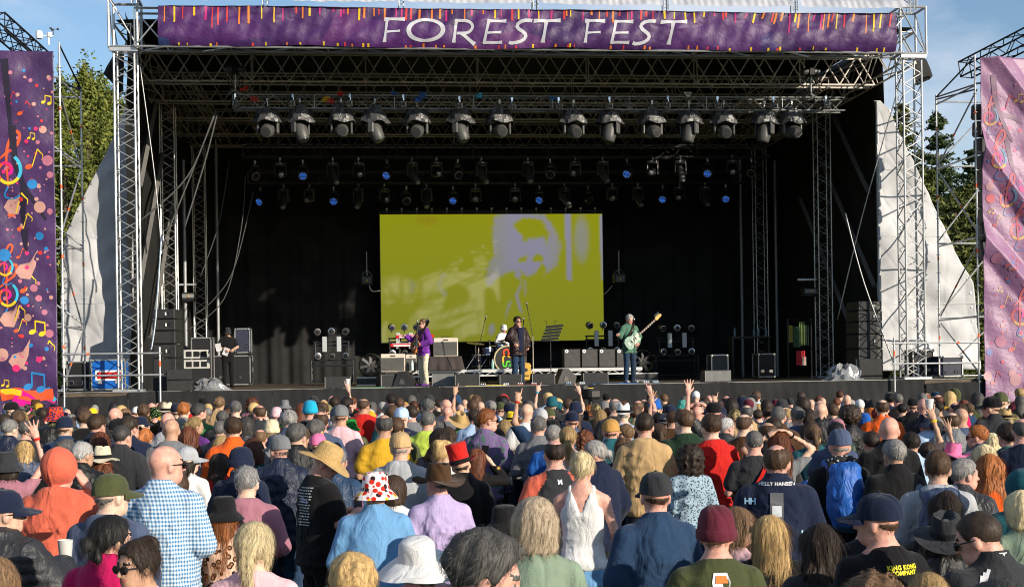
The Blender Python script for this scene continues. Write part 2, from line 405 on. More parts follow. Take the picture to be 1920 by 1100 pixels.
vo = N.new('ShaderNodeTexVoronoi'); vo.inputs['Scale'].default_value = 1.1; L.new(mp.outputs['Vector'], vo.inputs['Vector'])
sx = N.new('ShaderNodeSeparateColor'); L.new(vo.outputs['Color'], sx.inputs['Color'])
rp = N.new('ShaderNodeValToRGB'); rp.color_ramp.interpolation = 'CONSTANT'
for i, (p, c) in enumerate(((0, '#3c1853'), (.18, '#441a5a'), (.40, '#33144d'), (.62, '#50205c'), (.82, '#2f1c58'), (.93, '#243260'))):
    e = rp.color_ramp.elements[i] if i < 2 else rp.color_ramp.elements.new(p)
    e.position = p; e.color = (*srgb(c), 1)
L.new(sx.outputs['Red'], rp.inputs['Fac']); L.new(rp.outputs['Color'], b.inputs['Base Color']); b.inputs['Roughness'].default_value = .55
nz = N.new('ShaderNodeTexNoise'); nz.inputs['Scale'].default_value = 7; nz.inputs['Detail'].default_value = 4; L.new(tc.outputs['Object'], nz.inputs['Vector'])
bp = N.new('ShaderNodeBump'); bp.inputs['Strength'].default_value = .35; bp.inputs['Distance'].default_value = .06; L.new(nz.outputs['Fac'], bp.inputs['Height']); L.new(bp.outputs['Normal'], b.inputs['Normal'])
BPRINT = m
bn = thing('festival_banner', 'purple cloth banner reading FOREST FEST across the stage top', 'banner', (0, -.6, 10.5))
MB().grid(lambda u, v: tuple(bpt(BX0 + (BX1 - BX0) * u, v)), 420, 26).build('banner_cloth', BPRINT, bn, 180, world=True)
# big colour shapes printed at both ends
def shape_on(fn_in, cols, name, lift):
    pass
def strip_on_banner(pts, mats, name):
    """pts: list of polygons strips [(x,v) left row],[(x,v) right row]"""
    q = MB()
    for (A, B) in pts:
        vs = [bpt(x, v, .006) for x, v in A] + [bpt(x, v, .006) for x, v in B]; n = len(A)
        q.add(vs, [(i, i + n, i + n + 1, i + 1) for i in range(n - 1)])
    return q.build(name, mats, bn, 180, world=True)
drip_cols = {'yellow': '#d8b423', 'orange': '#d87a2e', 'pink': '#b0246c', 'red': '#c23a3a'}
rnd = random.Random(3); byc = {k: [] for k in drip_cols}
x = BX0 + .15
while x < BX1 - .1:
    c = rnd.choice(list(drip_cols)); edge = min(x - BX0, BX1 - x); ln = rnd.uniform(.12, .34) * (1.7 if edge < 3.2 else 1)
    w = rnd.choice((.028, .04, .05)); sl_ = -.02 * rnd.random() - (.06 if BX1 - x < 4 else 0)
    k = 7; A = [(x + sl_ * i / k, .004 + ln * i / k) for i in range(k + 1)]; B = [(x + w + sl_ * i / k, .004 + ln * i / k) for i in range(k + 1)]
    byc[c].append((A, B))
    if rnd.random() < .55:
        vb = .90 + .05 * rnd.random(); A = [(x + .1 + (vb - 1) * .2, vb + (1 - vb) * i / 3) for i in range(4)]; B = [(a + w, v) for a, v in A]; byc[rnd.choice(('orange', 'yellow', 'red'))].append((A, B))
    x += rnd.uniform(.06, .34)
for c, st_ in byc.items():
    for k, s_ in enumerate(st_): strip_on_banner([s_], mat('print_' + c, srgb(drip_cols[c]), .55), 'printed_stripe')
# lettering: pen strokes with flared ends, (x, y) in a unit-high letter, y up
def stroke(pts, wid):
    return pts, wid
def arc(cx, cy, rx, ry, a0, a1, n=26): return [(cx + rx * math.cos(R(a0 + (a1 - a0) * i / n)), cy + ry * math.sin(R(a0 + (a1 - a0) * i / n))) for i in range(n + 1)]
def line(a, b, n=10): return [(a[0] + (b[0] - a[0]) * i / n, a[1] + (b[1] - a[1]) * i / n) for i in range(n + 1)]
GL = {
 'F': (.92, [(line((.14, 1), (.12, 0)), (.085, .14)), (line((.02, .94), (.88, .95)), (.10, .17)), (line((.16, .42), (.72, .45)), (.07, .11))]),
 'O': (1.62, [(arc(.80, .5, .72, .44, 0, 360, 48), (.13, .13))]),
 'R': (1.12, [(line((.14, .98), (.12, 0)), (.10, .15)), (line((.1, .93), (.5, .93), 5) + arc(.48, .665, .36, .265, 85, -80, 20) + line((.46, .40), (.2, .40), 5), (.11, .11)), (line((.42, .40), (1.02, -.03)), (.12, .16))]),
 'E': (1.02, [(line((.20, .98), (.10, .02)), (.10, .13)), (line((.14, .94), (.95, .95)), (.10, .16)), (line((.18, .44), (.78, .47)), (.08, .11)), (line((.06, .05), (.86, .06)), (.09, .13))]),
 'S': (.98, [([(.92, .94), (.80, .965), (.62, .96), (.45, .92), (.33, .83), (.30, .72), (.38, .61), (.52, .52), (.66, .42), (.72, .30), (.66, .18), (.52, .09), (.34, .04), (.14, .02), (.02, .05)], (.14, .12))]),
 'T': (1.05, [(line((.54, .96), (.46, 0)), (.11, .18)), (line((-.02, .93), (1.14, .96)), (.11, .17))]),
}
LETTER = mat('silver_letter', (.46, .46, .51), .5, 0, .25, 9, .1, 2)
def letter_mesh(ch, x0, hgt, v_top):
    q = MB(); _, strokes = GL[ch]
    for si, (pts, (w0, w1)) in enumerate(strokes):
        fine = []
        for i in range(len(pts) - 1):
            for k in range(2): fine.append((pts[i][0] + (pts[i + 1][0] - pts[i][0]) * k / 2, pts[i][1] + (pts[i + 1][1] - pts[i][1]) * k / 2))
        fine.append(pts[-1]); n = len(fine); A = []; B = []
        for i, (px_, py_) in enumerate(fine):
            a = fine[max(i - 1, 0)]; c = fine[min(i + 1, n - 1)]
            if ch == 'O' : a = fine[(i - 1) % (n - 1)]; c = fine[(i + 1) % (n - 1)]
            tx, ty = c[0] - a[0], c[1] - a[1]; l = math.hypot(tx, ty) or 1; nx, ny = -ty / l, tx / l
            t = i / (n - 1); w = 1.1 * (w0 + (w1 - w0) * (abs(2 * t - 1) ** 2.5 if len(pts) == 11 else t)) / 2
            if ch == 'O': w *= .8 + .55 * abs(nx)
            for S_, sg in ((A, 1), (B, -1)):
                lx, ly = px_ + nx * w * sg, py_ + ny * w * sg
                S_.append(bpt(x0 + (lx + .12 * (ly - .5)) * hgt * 1.0, v_top + (1 - ly) * hgt / .98, .012 + .002 * si))
        q.add(A + B, [(i, i + 1, i + n + 1, i + n) for i in range(n - 1)])
    return q
lx = [(718, 'F'), (763, 'O'), (848, 'R'), (906, 'E'), (956, 'S'), (1000, 'T'), (1095, 'F'), (1145, 'E'), (1188, 'S'), (1238, 'T')]
for px_, ch in lx:
    x0 = at(px_, 72, -.68).x
    letter_mesh(ch, x0, .60, .27).build('letter', LETTER, bn, 180, world=True)
# ================================================================== SIDE WINGS
def scaffold(label, fx_px, rx_px, outer, side):
    F = at(fx_px, 500, -1.0); B = at(rx_px, 500, 1.5); X = F.x; zt = 10.45 if side < 0 else 10.35
    t = thing('scaffold_tower', label, 'scaffold', (X, -1.0, 0))
    O = X + side * outer
    def tb(p, q, r=.0242, m=STEEL, nm='tube'): return MB().tube([p, q], r, 8).build(nm, m, t, 40, world=True)
    for (x, y, z1) in ((X, -1.0, zt), (X, 1.5, zt - .55), (O, -1.0, zt), (O, 1.5, zt - .55)):
        tb((x, y, .02), (x, y, z1), .0242, STEEL, 'standard'); q = MB()
        for k in range(int(z1 / .5)): q.lathe([(.045, -.006), (.062, -.004), (.062, .004), (.045, .006)], 10, T(x, y, .35 + .5 * k))
        q.build('rosette', STEEL, t, kind='stuff', world=True)
        MB().box((x, y, .015), (.15, .15, .03)).build('foot_plate', STEEL, t, world=True)
        for zb in (3.0, 5.2, 6.9, 8.8): MB().tube([(x, y, zb), (x, y, zb + .1)], .0262, 8).build('orange_band', ORNG, t, 40, world=True)
    lv = [DZ, 3.55, 5.6, 7.75, 9.55]
    for z in lv:
        tb((X, -1, z), (X, 1.5, z - .02), nm='ledger'); tb((O, -1, z), (O, 1.5, z), nm='ledger')
        tb((X, 1.5, z + .06), (O, 1.5, z + .06), nm='ledger'); tb((X, -1, z + .06), (O, -1, z + .06), nm='ledger')
    for i, (z0, z1) in enumerate(zip(lv[:-1], lv[1:])):
        a, b = ((-1, 1.5) if i % 2 == 0 else (1.5, -1))
        tb((X + .05 * side, a, z0 + .1), (X + .05 * side, b, z1 - .1), .022, STEEL, 'diagonal')
        tb((X, 1.56, z0 + .1), (O, 1.56, z1 - .1), .022, STEEL, 'diagonal')
        MB().tube([(X + .05 * side, a + (b - a) * .4, z0 + .1 + (z1 - z0 - .2) * .4), (X + .05 * side, a + (b - a) * .44, z0 + .1 + (z1 - z0 - .2) * .44)], .0245, 8).build('orange_band', ORNG, t, 40, world=True)
    tb((X, -1, zt - .05), (X, 1.5, zt - .62), .022, BLKM, 'diagonal'); tb((X, -1, zt - .9), (X, 1.5, zt - .68), .022, BLKM, 'diagonal')
    tb((X, 1.5, zt - .62), (O, 1.5, zt - .1), .022, BLKM, 'diagonal')
    # guard rail towards the stage
    for z in (DZ + .42, DZ + .95):
        tb((X, -1.05, z), (X - side * 2.35, -1.05, z), .0242, STEEL, 'guard_rail')
    tb((X - side * 2.3, -1.05, DZ - .3), (X - side * 2.3, -1.05, DZ + 1.1), .0242, STEEL, 'guard_post')
    MB().tube([(X - side * 2.3, -1.05, DZ + .62), (X - side * 2.3, -1.05, DZ + .76)], .0262, 8).build('orange_band', ORNG, t, 40, world=True)
    MB().tube([(X - side * .55, -1.05, DZ + .95), (X - side * .62, -1.05, DZ + .95)], .0262, 8).build('orange_band', ORNG, t, 40, world=True)
    return t, X, O, zt
S1, SX1, SO1, SZ1 = scaffold('left scaffold tower holding the dark purple side banner', 117, 155, 2.4, -1)
S2, SX2, SO2, SZ2 = scaffold('right scaffold tower holding the pale creased side banner', 1833, 1758, 1.6, 1)
truss('speaker_truss', 'black truss on top of the left scaffold tower', (SX1 - 1.25, -1.9, SZ1 + .28), (SX1 - 1.0, 2.0, SZ1 + .12), .4, .42, .4, .025, .014, BLKM)
truss('speaker_truss', 'black truss on top of the right scaffold tower', (SX2 + .45, .6, SZ2 - .05), (SX2 + 1.3, -1.7, SZ2 + .38), .4, .42, .4, .025, .014, BLKM)
# hanging line array hidden behind the right banner, only its edge shows
ar = thing('line_array', 'curved black line array hanging behind the right banner', 'loudspeaker', (SX2 + .98, .0, 3.2))
for k in range(9):
    MB().box((0, .06 * abs(k - 5), 5.9 - .47 * k), (.85, .5, .42), RX(-3 * (k - 3)), .05).build('array_cabinet', BLKP, ar)
ar2 = copy_tree(ar); ar2.location = (SX1 - 1.5, .1, 3.2); tag(ar2, 'black line array behind the dark purple left banner', 'loudspeaker')

# weather station on the left scaffold
p = at(91, 66, -1.2); ws = thing('weather_station', 'small white weather station on a mast above the left banner', 'weather station', (p.x, -1.2, 10.35))
zt = p.z - 10.35
MB().tube([(0, 0, 0), (0, 0, zt)], .022, 8).build('mast', WHITE, ws, 40)
MB().tube([(-.22, 0, zt - .02), (.12, 0, zt - .02)], .015, 6).build('crossbar', WHITE, ws, 40)
MB().lathe([(.075, -.09), (.085, 0), (.075, .09), (0, .1)], 14, T(-.22, 0, zt - .0)).build('rain_gauge', WHITE, ws, 40)
MB().lathe([(.055, -.05), (.055, .06), (0, .07)], 14, T(.02, 0, zt)).build('sensor_box', WHITE, ws, 40)
an = MB().tube([(.12, 0, zt - .02), (.12, 0, zt + .16)], .01, 6).build('wind_vane', BLKP, ws, 40)
for k in range(3):
    a = k * 2.09; MB().tube([(.12, 0, zt + .14), (.12 + .09 * math.cos(a), .09 * math.sin(a), zt + .14)], .006, 5).lathe([(0, -.03), (.025, -.01), (.03, .02)], 8, T(.12 + .1 * math.cos(a), .1 * math.sin(a), zt + .14)).build('cup', BLKP, an, 40)

# ------------------------------------------------------------------ white side sheets
SHEET = mat('white_sheet', (.50, .505, .525), .75, 0, .2, 12, .12, .9, spec=.25)
def sheet(label, edge, flat_px, Y, side):
    """edge: outer outline (px,py) from top to bottom; inner edge is vertical at flat_px"""
    E = [at(x, y, Y) for x, y in edge]; zs = [e.z for e in E]; xs = [e.x for e in E]
    def ex(z):
        for i in range(len(zs) - 1):
            if zs[i] >= z >= zs[i + 1]: t = (zs[i] - z) / max(1e-6, zs[i] - zs[i + 1]); return xs[i] + (xs[i + 1] - xs[i]) * t
        return xs[-1]
    xi = at(flat_px, 500, Y).x; z0, z1 = zs[0], zs[-1]
    def f(u, v):
        z = z0 + (z1 - z0) * v; x = xi + (ex(z) - xi) * u
        y = Y + .05 * math.sin(z * 2.2 + x) + .025 * math.sin(x * 5 + z * 1.3) + .018 * math.sin(z * 7 + 2 * math.sin(x * 2)) + .012 * math.sin((x - z) * 9) + .014 * (1 - abs(math.sin(x * 4.6 + .55 * z + .6 * math.sin(z * 1.9)))) ** 6 + .016 * (1 - abs(math.sin(z * 2.05 + .8 * x + 1.4 * math.sin(x * 1.7)))) ** 8 + .010 * (1 - abs(math.sin(2.7 * (x + z) + math.sin(z * 3)))) ** 8 + .5 * u * (0 if side > 0 else .3)
        if side > 0: y += .05 * math.sin(z * 6 + x * 1.2) * max(0, v - .6) * 2
        return (x, y, z)
    o = MB().grid(f, 70, 130).build('white_sheet', SHEET, None, 180)
    md = o.modifiers.new('thick', 'SOLIDIFY'); md.thickness = .004
    for k in range(1, 4):                       # welded seams and lacing eyelets
        v0 = k / 4; A_ = [Vector(f(u / 30, v0)) - Vector((0, .012, 0)) for u in range(31)]; MB().add(A_ + [a + Vector((0, 0, -.05)) for a in A_], [(i, i + 1, i + 32, i + 31) for i in range(30)]).build('seam', SHEET, o, 180)
    for k in range(18):
        e = Vector(f(.96, .04 + .052 * k)); MB().lathe([(.03, 0), (.035, .01), (.012, .012)], 8, Matrix.Translation(e) @ RX(90)).build('eyelet', STEEL, o)
    return tag(o, label, 'sheet')
sheet('white sheet stretched between the left tower and scaffold', [(234, 196), (215, 246), (194, 290), (167, 344), (142, 392), (121, 434), (113, 500), (112, 560), (112, 620), (114, 690)], 250, 2.6, -1)
sheet('sunlit white sheet stretched right of the right tower', [(1652, 188), (1668, 205), (1690, 262), (1712, 305), (1736, 352), (1772, 425), (1800, 490), (1824, 530), (1828, 560), (1832, 590), (1836, 640), (1838, 692)], 1646, 3.0, 1)

# ------------------------------------------------------------------ printed side banners
def side_banner(label, x0, x1, z0, z1, Y, cols, fold, cloth_col):
    t = thing('side_banner', label, 'banner', ((x0 + x1) / 2, Y, z0))
    m, nt, b = _base('side_print_' + str(len(MATS))); N, L = nt.nodes, nt.links
    tc = N.new('ShaderNodeTexCoord'); nz = N.new('ShaderNodeTexNoise'); nz.inputs['Scale'].default_value = .55; nz.inputs['Detail'].default_value = 2; L.new(tc.outputs['Object'], nz.inputs['Vector'])
    rp = N.new('ShaderNodeValToRGB'); rp.color_ramp.elements[0].position = .35; rp.color_ramp.elements[1].position = .65
    rp.color_ramp.elements[0].color = (*srgb(cloth_col[0]), 1); rp.color_ramp.elements[1].color = (*srgb(cloth_col[1]), 1)
    L.new(nz.outputs['Fac'], rp.inputs['Fac']); L.new(rp.outputs['Color'], b.inputs['Base Color']); b.inputs['Roughness'].default_value = .48
    n2 = N.new('ShaderNodeTexNoise'); n2.inputs['Scale'].default_value = 5; n2.inputs['Detail'].default_value = 5; L.new(tc.outputs['Object'], n2.inputs['Vector'])
    bp = N.new('ShaderNodeBump'); bp.inputs['Strength'].default_value = .4; bp.inputs['Distance'].default_value = .06; L.new(n2.outputs['Fac'], bp.inputs['Height']); L.new(bp.outputs['Normal'], b.inputs['Normal'])
    def P(x, z, lift=0): return Vector((x, Y + fold(x, z) - lift, z))
    o = MB().grid(lambda u, v: tuple(P(x0 + (x1 - x0) * u, z1 + (z0 - z1) * v)), 70, 190).build('banner_cloth', m, t, 180, world=True)
    md = o.modifiers.new('thick', 'SOLIDIFY'); md.thickness = .003; md.offset = 1
    return t, P
def fold_left(x, z):
    d = .03 * math.sin(z * 1.3 + x * 2) + .015 * math.sin(x * 6 + z * 2.5) + .008 * math.sin(z * 9 + x * 4)
    for (ax, az, s, k) in ((SX1 - .9, 9.6, 1.2, 3.0), (SX1 - 1.2, 6.3, -1.1, 2.6), (SX1 - .8, 3.6, -.9, 3.2), (SX1 - .6, 7.6, 1.0, 3.4)):
        q = (z - az) - s * (x - ax); r_ = (x - ax) ** 2 + (z - az) ** 2
        d += .05 * math.exp(-(q * k) ** 2) * math.exp(-r_ * .6)
    return d
def fold_right(x, z):
    u = (x - SX2); d = .012 * math.sin(z * 7 + x * 5) + .012 * math.sin(x * 9 + z * 2)
    # tension creases running down to the right from the tie points
    for (zt_, sl_, amp) in ((SZ2 - .0, -1.28, .20), (7.55, -1.38, .22), (5.2, -1.15, .20)):
        q = (z - zt_) - sl_ * u
        d += amp * (max(0, 1 - abs(q - .55) / .55) if q > 0 else max(0, 1 + q / 1.7) * .02)
    return -d
LB, LP = side_banner('dark purple side banner printed with music notes on left scaffold', SX1 - 2.3, SX1 - .12, 1.35, 10.22, -1.12, None, fold_left, ('#37234a', '#4a2c5e'))
RB, RP_ = side_banner('pale creased purple side banner with glare-washed music notes on right scaffold', SX2 + .1, SX2 + 1.55, 1.3, 10.25, -1.12, None, fold_right, ('#775277', '#906a8a'))  # right cloth colours carry the pale pink glare of grazing sun
def on(Pf, px, py):
    w = at(px, py, -1.15); return w.x, w.z
PCOL = {'y': '#e0bc28', 'o': '#d8552c', 'p': '#d02a6c', 'b': '#2878b8', 'c': '#38a8c8', 'k': '#b06a80', 'd': '#20182c', 't': '#b88a80', 'r': '#c83030', 'g': '#30a070', 'm': '#d8188c'}
GLARE = [False]
def pm(c):
    if GLARE[0]: return mat('glare_ink_' + c, tuple(.5 * a + .5 * b for a, b in zip(srgb(PCOL[c]), srgb('#916c8a'))), .5, 0, 0, 1, .12, 3)  # ink mixed with pale cloth tone, sun glare put into the colour
    return mat('ink_' + c, srgb(PCOL[c]), .5, 0, 0, 1, .12, 3)
LIFT = [0]
def patch(t, Pf, poly, c, name):
    """fan of a flat outline, resting on the cloth"""
    LIFT[0] = (LIFT[0] + 1) % 7; l = .006 + .0012 * LIFT[0]
    cx = sum(p[0] for p in poly) / len(poly); cz = sum(p[1] for p in poly) / len(poly); n = len(poly); vs = [Pf(cx, cz, l)]
    for k in (.5, 1): vs += [Pf(cx + (x - cx) * k, cz + (z - cz) * k, l) for x, z in poly]
    fs = [(0, 1 + i, 1 + (i + 1) % n) for i in range(n)] + [(1 + i, 1 + n + i, 1 + n + (i + 1) % n, 1 + (i + 1) % n) for i in range(n)]
    return MB().add(vs, fs).build(name, pm(c), t, 180, world=True)
def ell(cx, cz, a, b, rot, n=14):
    return [(cx + a * math.cos(k * 6.283 / n) * math.cos(rot) - b * math.sin(k * 6.283 / n) * math.sin(rot), cz + a * math.cos(k * 6.283 / n) * math.sin(rot) + b * math.sin(k * 6.283 / n) * math.cos(rot)) for k in range(n)]
def ribbon(t, Pf, pts, w, c, name):
    LIFT[0] = (LIFT[0] + 1) % 7; l = .006 + .0012 * LIFT[0]; A = []; B = []
    if len(pts) > 2:
        Q = [pts[0]] + list(pts) + [pts[-1]]; sm = []
        for i in range(1, len(Q) - 2):
            for k in range(5):
                t_ = k / 5; sm.append(tuple(.5 * (2 * Q[i][j] + (Q[i + 1][j] - Q[i - 1][j]) * t_ + (2 * Q[i - 1][j] - 5 * Q[i][j] + 4 * Q[i + 1][j] - Q[i + 2][j]) * t_ ** 2 + (3 * Q[i][j] - Q[i - 1][j] - 3 * Q[i + 1][j] + Q[i + 2][j]) * t_ ** 3) for j in (0, 1)))
        pts = sm + [pts[-1]]
    n = len(pts)
    for i, (x, z) in enumerate(pts):
        a, b = pts[max(0, i - 1)], pts[min(n - 1, i + 1)]; tx, tz = b[0] - a[0], b[1] - a[1]; q = math.hypot(tx, tz) or 1
        ww = (w if not callable(w) else w(i / (n - 1))) / 2; A.append(Pf(x - tz / q * ww, z + tx / q * ww, l)); B.append(Pf(x + tz / q * ww, z - tx / q * ww, l))
    return MB().add(A + B, [(i, i + 1, n + i + 1, n + i) for i in range(n - 1)]).build(name, pm(c), t, 180, world=True)
def note(t, Pf, px, py, s, c, c2=None, lean=.25):
    s *= .66
    x, z = on(Pf, px, py)
    patch(t, Pf, ell(x, z, .16 * s, .11 * s, .4), c, 'printed_note')
    tx, tz = x + .13 * s + lean * s, z + .75 * s
    ribbon(t, Pf, [(x + .14 * s, z), (tx, tz)] , .045 * s, c2 or c, 'printed_note')
    ribbon(t, Pf, [(tx, tz), (tx + .10 * s, tz - .12 * s), (tx + .22 * s, tz - .25 * s), (tx + .20 * s, tz - .42 * s)], lambda u: .07 * s * (1 - .7 * u), c2 or c, 'printed_note')
def beam_note(t, Pf, px, py, s, c):
    s *= .6
    x, z = on(Pf, px, py)
    for dx, dz in ((0, 0), (.38 * s, -.08 * s)):
        patch(t, Pf, ell(x + dx, z + dz, .14 * s, .1 * s, .4), c, 'printed_note'); ribbon(t, Pf, [(x + dx + .12 * s, z + dz), (x + dx + .12 * s, z + dz + .45 * s)], .05 * s, c, 'printed_note')
    ribbon(t, Pf, [(x + .11 * s, z + .44 * s), (x + .52 * s, z + .36 * s)], .07 * s, c, 'printed_note')
def dot(t, Pf, px, py, r, c):
    x, z = on(Pf, px, py); patch(t, Pf, ell(x, z, r, r, 0, 16), c, 'printed_dot')
def clef(t, Pf, px, py, s, cs='moybc'):
    x, z = on(Pf, px, py); pts = []
    for k in range(40):
        a = k / 39 * 2 * math.pi * 1.35; r = (.10 + .42 * k / 39) * s; pts.append((x + r * .9 * math.cos(a - 1.2), z + r * math.sin(a - 1.2) - .2 * s))
    n = len(pts)
    for i, c in enumerate(('m', 'p', 'o', 'y', 'c')):
        seg = pts[i * 8:min(n, i * 8 + 9)]
        if len(seg) > 1: ribbon(t, Pf, seg, .105 * s, c, 'printed_clef')
    ribbon(t, Pf, [(x + .02 * s, z - .75 * s), (x, z + .3 * s), (x + .1 * s, z + .75 * s), (x + .28 * s, z + 1.05 * s), (x + .42 * s, z + .95 * s), (x + .32 * s, z + .62 * s), (x - .02 * s, z + .35 * s), (x - .25 * s, z + .15 * s)], lambda u: .05 * s + .06 * s * math.sin(3.14 * u), 'o', 'printed_clef')
    ribbon(t, Pf, [(x + .02 * s, z - .7 * s), (x - .1 * s, z - 1.0 * s), (x + .15 * s, z - 1.1 * s), (x + .4 * s, z - 1.0 * s)], .06 * s, 'b', 'printed_clef')
# left banner print, as it stands in the photograph
for px, py, s, c, c2 in ((37, 213, .62, 'o', 'r'), (53, 312, .85, 'o', 'y'), (20, 400, 1.0, 'o', 'y'), (36, 428, .75, 'o', 'y'), (43, 545, .75, 'o', 'y'), (20, 605, .85, 'o', 'y'), (30, 620, .6, 'o', 'y'), (74, 673, .9, 'p', 'y'), (33, 482, .45, 'o', None), (14, 190, .5, 'r', None)):
    note(LB, LP, px, py, s, c, c2)
for px, py, s, c in ((80, 191, .62, 'y'), (54, 259, .48, 'y'), (60, 622, 1.0, 'y'), (52, 725, 1.3, 'b'), (4, 722, .5, 'y')): beam_note(LB, LP, px, py, s, c)
rnd = random.Random(11)
for px, py, r, c in ((80, 243, .09, 't'), (89, 301, .13, 'k'), (94, 328, .08, 'k'), (74, 388, .14, 't'), (63, 540, .09, 'k'), (72, 559, .08, 'k'), (52, 595, .09, 't'), (83, 585, .07, 'k'), (3, 665, .16, 't'), (30, 690, .09, 'p'), (68, 373, .05, 't'), (93, 396, .07, 'k'), (60, 345, .12, 'b'), (8, 478, .15, 'b'), (73, 442, .10, 'b'), (92, 625, .10, 'k'), (95, 557, .05, 't'), (46, 563, .1, 'b'), (71, 531, .05, 'k'), (17, 316, .03, 'r'), (43, 131, .04, 'b'), (56, 150, .05, 'k'), (90, 144, .05, 't'), (68, 160, .04, 'r'), (31, 191, .03, 'b'), (40, 425, .03, 't')):
    dot(LB, LP, px, py, r, c)
for k in range(130):
    dot(LB, LP, rnd.uniform(2, 97), rnd.uniform(130, 690), rnd.choice((.018, .025, .035, .05)), rnd.choice('kkrtpbkt'))
clef(LB, LP, 12, 308, .75); clef(LB, LP, 12, 545, .6); clef(LB, LP, 8, 495, .45)
for pts in ([(22, 235), (28, 300), (45, 350), (60, 372), (86, 412)], [(45, 350), (42, 395), (44, 425)], [(50, 362), (37, 385)], [(8, 110), (14, 180), (20, 240)], [(44, 428), (48, 470)]):
    ribbon(LB, LP, [on(LP, *p_) for p_ in pts], lambda u: .16 * (1 - .7 * u) + .02, 'd', 'printed_branch')
for px, py in ((22, 378), (46, 500), (33, 668), (16, 590)):
    x, z = on(LP, px, py); patch(LB, LP, [(x - .22, z - .12), (x - .1, z - .28), (x + .12, z - .3), (x + .25, z + .02), (x + .3, z + .42), (x + .12, z + .12), (x - .12, z + .05)], 't', 'printed_leaf')
for pts, w, c in (([(0, 742), (30, 736), (60, 742), (100, 738)], .26, 'o'), ([(0, 735), (20, 733), (40, 737)], .14, 'y'), ([(25, 745), (45, 755), (60, 768)], .5, 'm'), ([(60, 750), (85, 745), (104, 752)], .12, 'p'), ([(70, 737), (95, 729)], .12, 'b'), ([(98, 750), (104, 745)], .1, 'c')):
    P_ = [on(LP, *p_) for p_ in pts]; ribbon(LB, LP, [(P_[i][0] + (P_[i + 1][0] - P_[i][0]) * k / 5, P_[i][1] + (P_[i + 1][1] - P_[i][1]) * k / 5) for i in range(len(P_) - 1) for k in range(5)] + [P_[-1]], w, c, 'printed_swirl')
# right banner print
GLARE[0] = True
for px, py, s, c, c2 in ((1881, 205, .75, 'p', 'r'), (1884, 498, .55, 'o', None), (1897, 506, .6, 'o', None), (1865, 422, .55, 'o', 'y'), (1880, 575, .6, 'o', 'y'), (1862, 718, .6, 'o', None), (1898, 655, .8, 'o', 'y'), (1914, 735, .6, 'o', None)): note(RB, RP_, px, py, s, c, c2)
for px, py, s, c in ((1904, 190, .6, 'y'), (1872, 545, .4, 'y'), (1856, 398, .4, 'y'), (1908, 388, .55, 'b')): beam_note(RB, RP_, px, py, s, c)
for px, py, r, c in ((1866, 485, .13, 'k'), (1877, 640, .15, 'k'), (1853, 705, .12, 't'), (1905, 712, .16, 't'), (1898, 700, .1, 't'), (1856, 660, .09, 'b'), (1856, 350, .11, 't'), (1858, 372, .12, 'o'), (1912, 355, .09, 'p'), (1893, 240, .06, 'p'), (1896, 218, .06, 'p'), (1880, 610, .06, 't')): dot(RB, RP_, px, py, r, c)
for k in range(80): dot(RB, RP_, rnd.uniform(1850, 1918), rnd.uniform(150, 740), rnd.choice((.018, .025, .035, .05)), rnd.choice('kkrtpbko'))
clef(RB, RP_, 1868, 290, .6); clef(RB, RP_, 1908, 422, .6); clef(RB, RP_, 1912, 580, .65); clef(RB, RP_, 1886, 365, .5); clef(RB, RP_, 1856, 212, .5)
for pts in ([(1862, 140), (1868, 190), (1885, 240), (1900, 265)], [(1868, 190), (1858, 235), (1850, 262)], [(1885, 240), (1895, 300), (1905, 350)], [(1876, 215), (1900, 220), (1918, 232)]):
    ribbon(RB, RP_, [on(RP_, *p_) for p_ in pts], lambda u: .14 * (1 - .7 * u) + .02, 'd', 'printed_branch')

# ------------------------------------------------------------------ trees behind the stage
BARK = mat('bark', (.09, .065, .045), .9, 0, .6, 12, .3, 4)
def leafmat(name, col, col2):
    m, nt, b = _base(name); N, L = nt.nodes, nt.links
    g_ = N.new('ShaderNodeNewGeometry'); rp = N.new('ShaderNodeValToRGB'); rp.color_ramp.elements[0].color = (*col, 1); rp.color_ramp.elements[1].color = (*col2, 1)
    L.new(g_.outputs['Random Per Island'], rp.inputs['Fac']); L.new(rp.outputs['Color'], b.inputs['Base Color']); b.inputs['Roughness'].default_value = .7
    b.inputs['Specular IOR Level'].default_value = .2; return m
LEAF_Y = leafmat('cypress_foliage', (.05, .078, .014), (.20, .215, .045))
LEAF_D = leafmat('spruce_foliage', (.026, .050, .018), (.075, .105, .034))
LEAF_M = leafmat('fir_foliage', (.045, .065, .018), (.13, .14, .035))
def leaf_quads(C, size, rng, flat=.0):
    """C: (n,3) points -> small leaf faces"""
    n = len(C); d = rng.normal(size=(n, 3)); d[:, 2] = d[:, 2] * .6 + flat; d /= np.linalg.norm(d, axis=1)[:, None]
    e = np.cross(d, rng.normal(size=(n, 3))); e /= np.linalg.norm(e, axis=1)[:, None]
    s = size * rng.uniform(.6, 1.3, n)[:, None]; V = np.empty((n, 4, 3))
    V[:, 0] = C - d * s; V[:, 1] = C + e * s * .42; V[:, 2] = C + d * s; V[:, 3] = C - e * s * .42
    return V.reshape(-1, 3), np.arange(n * 4).reshape(n, 4)
def np_mesh(name, V, F, m):
    me = bpy.data.meshes.new(name); me.from_pydata(V.tolist(), [], F.tolist()); me.materials.append(m); me.update(); return me
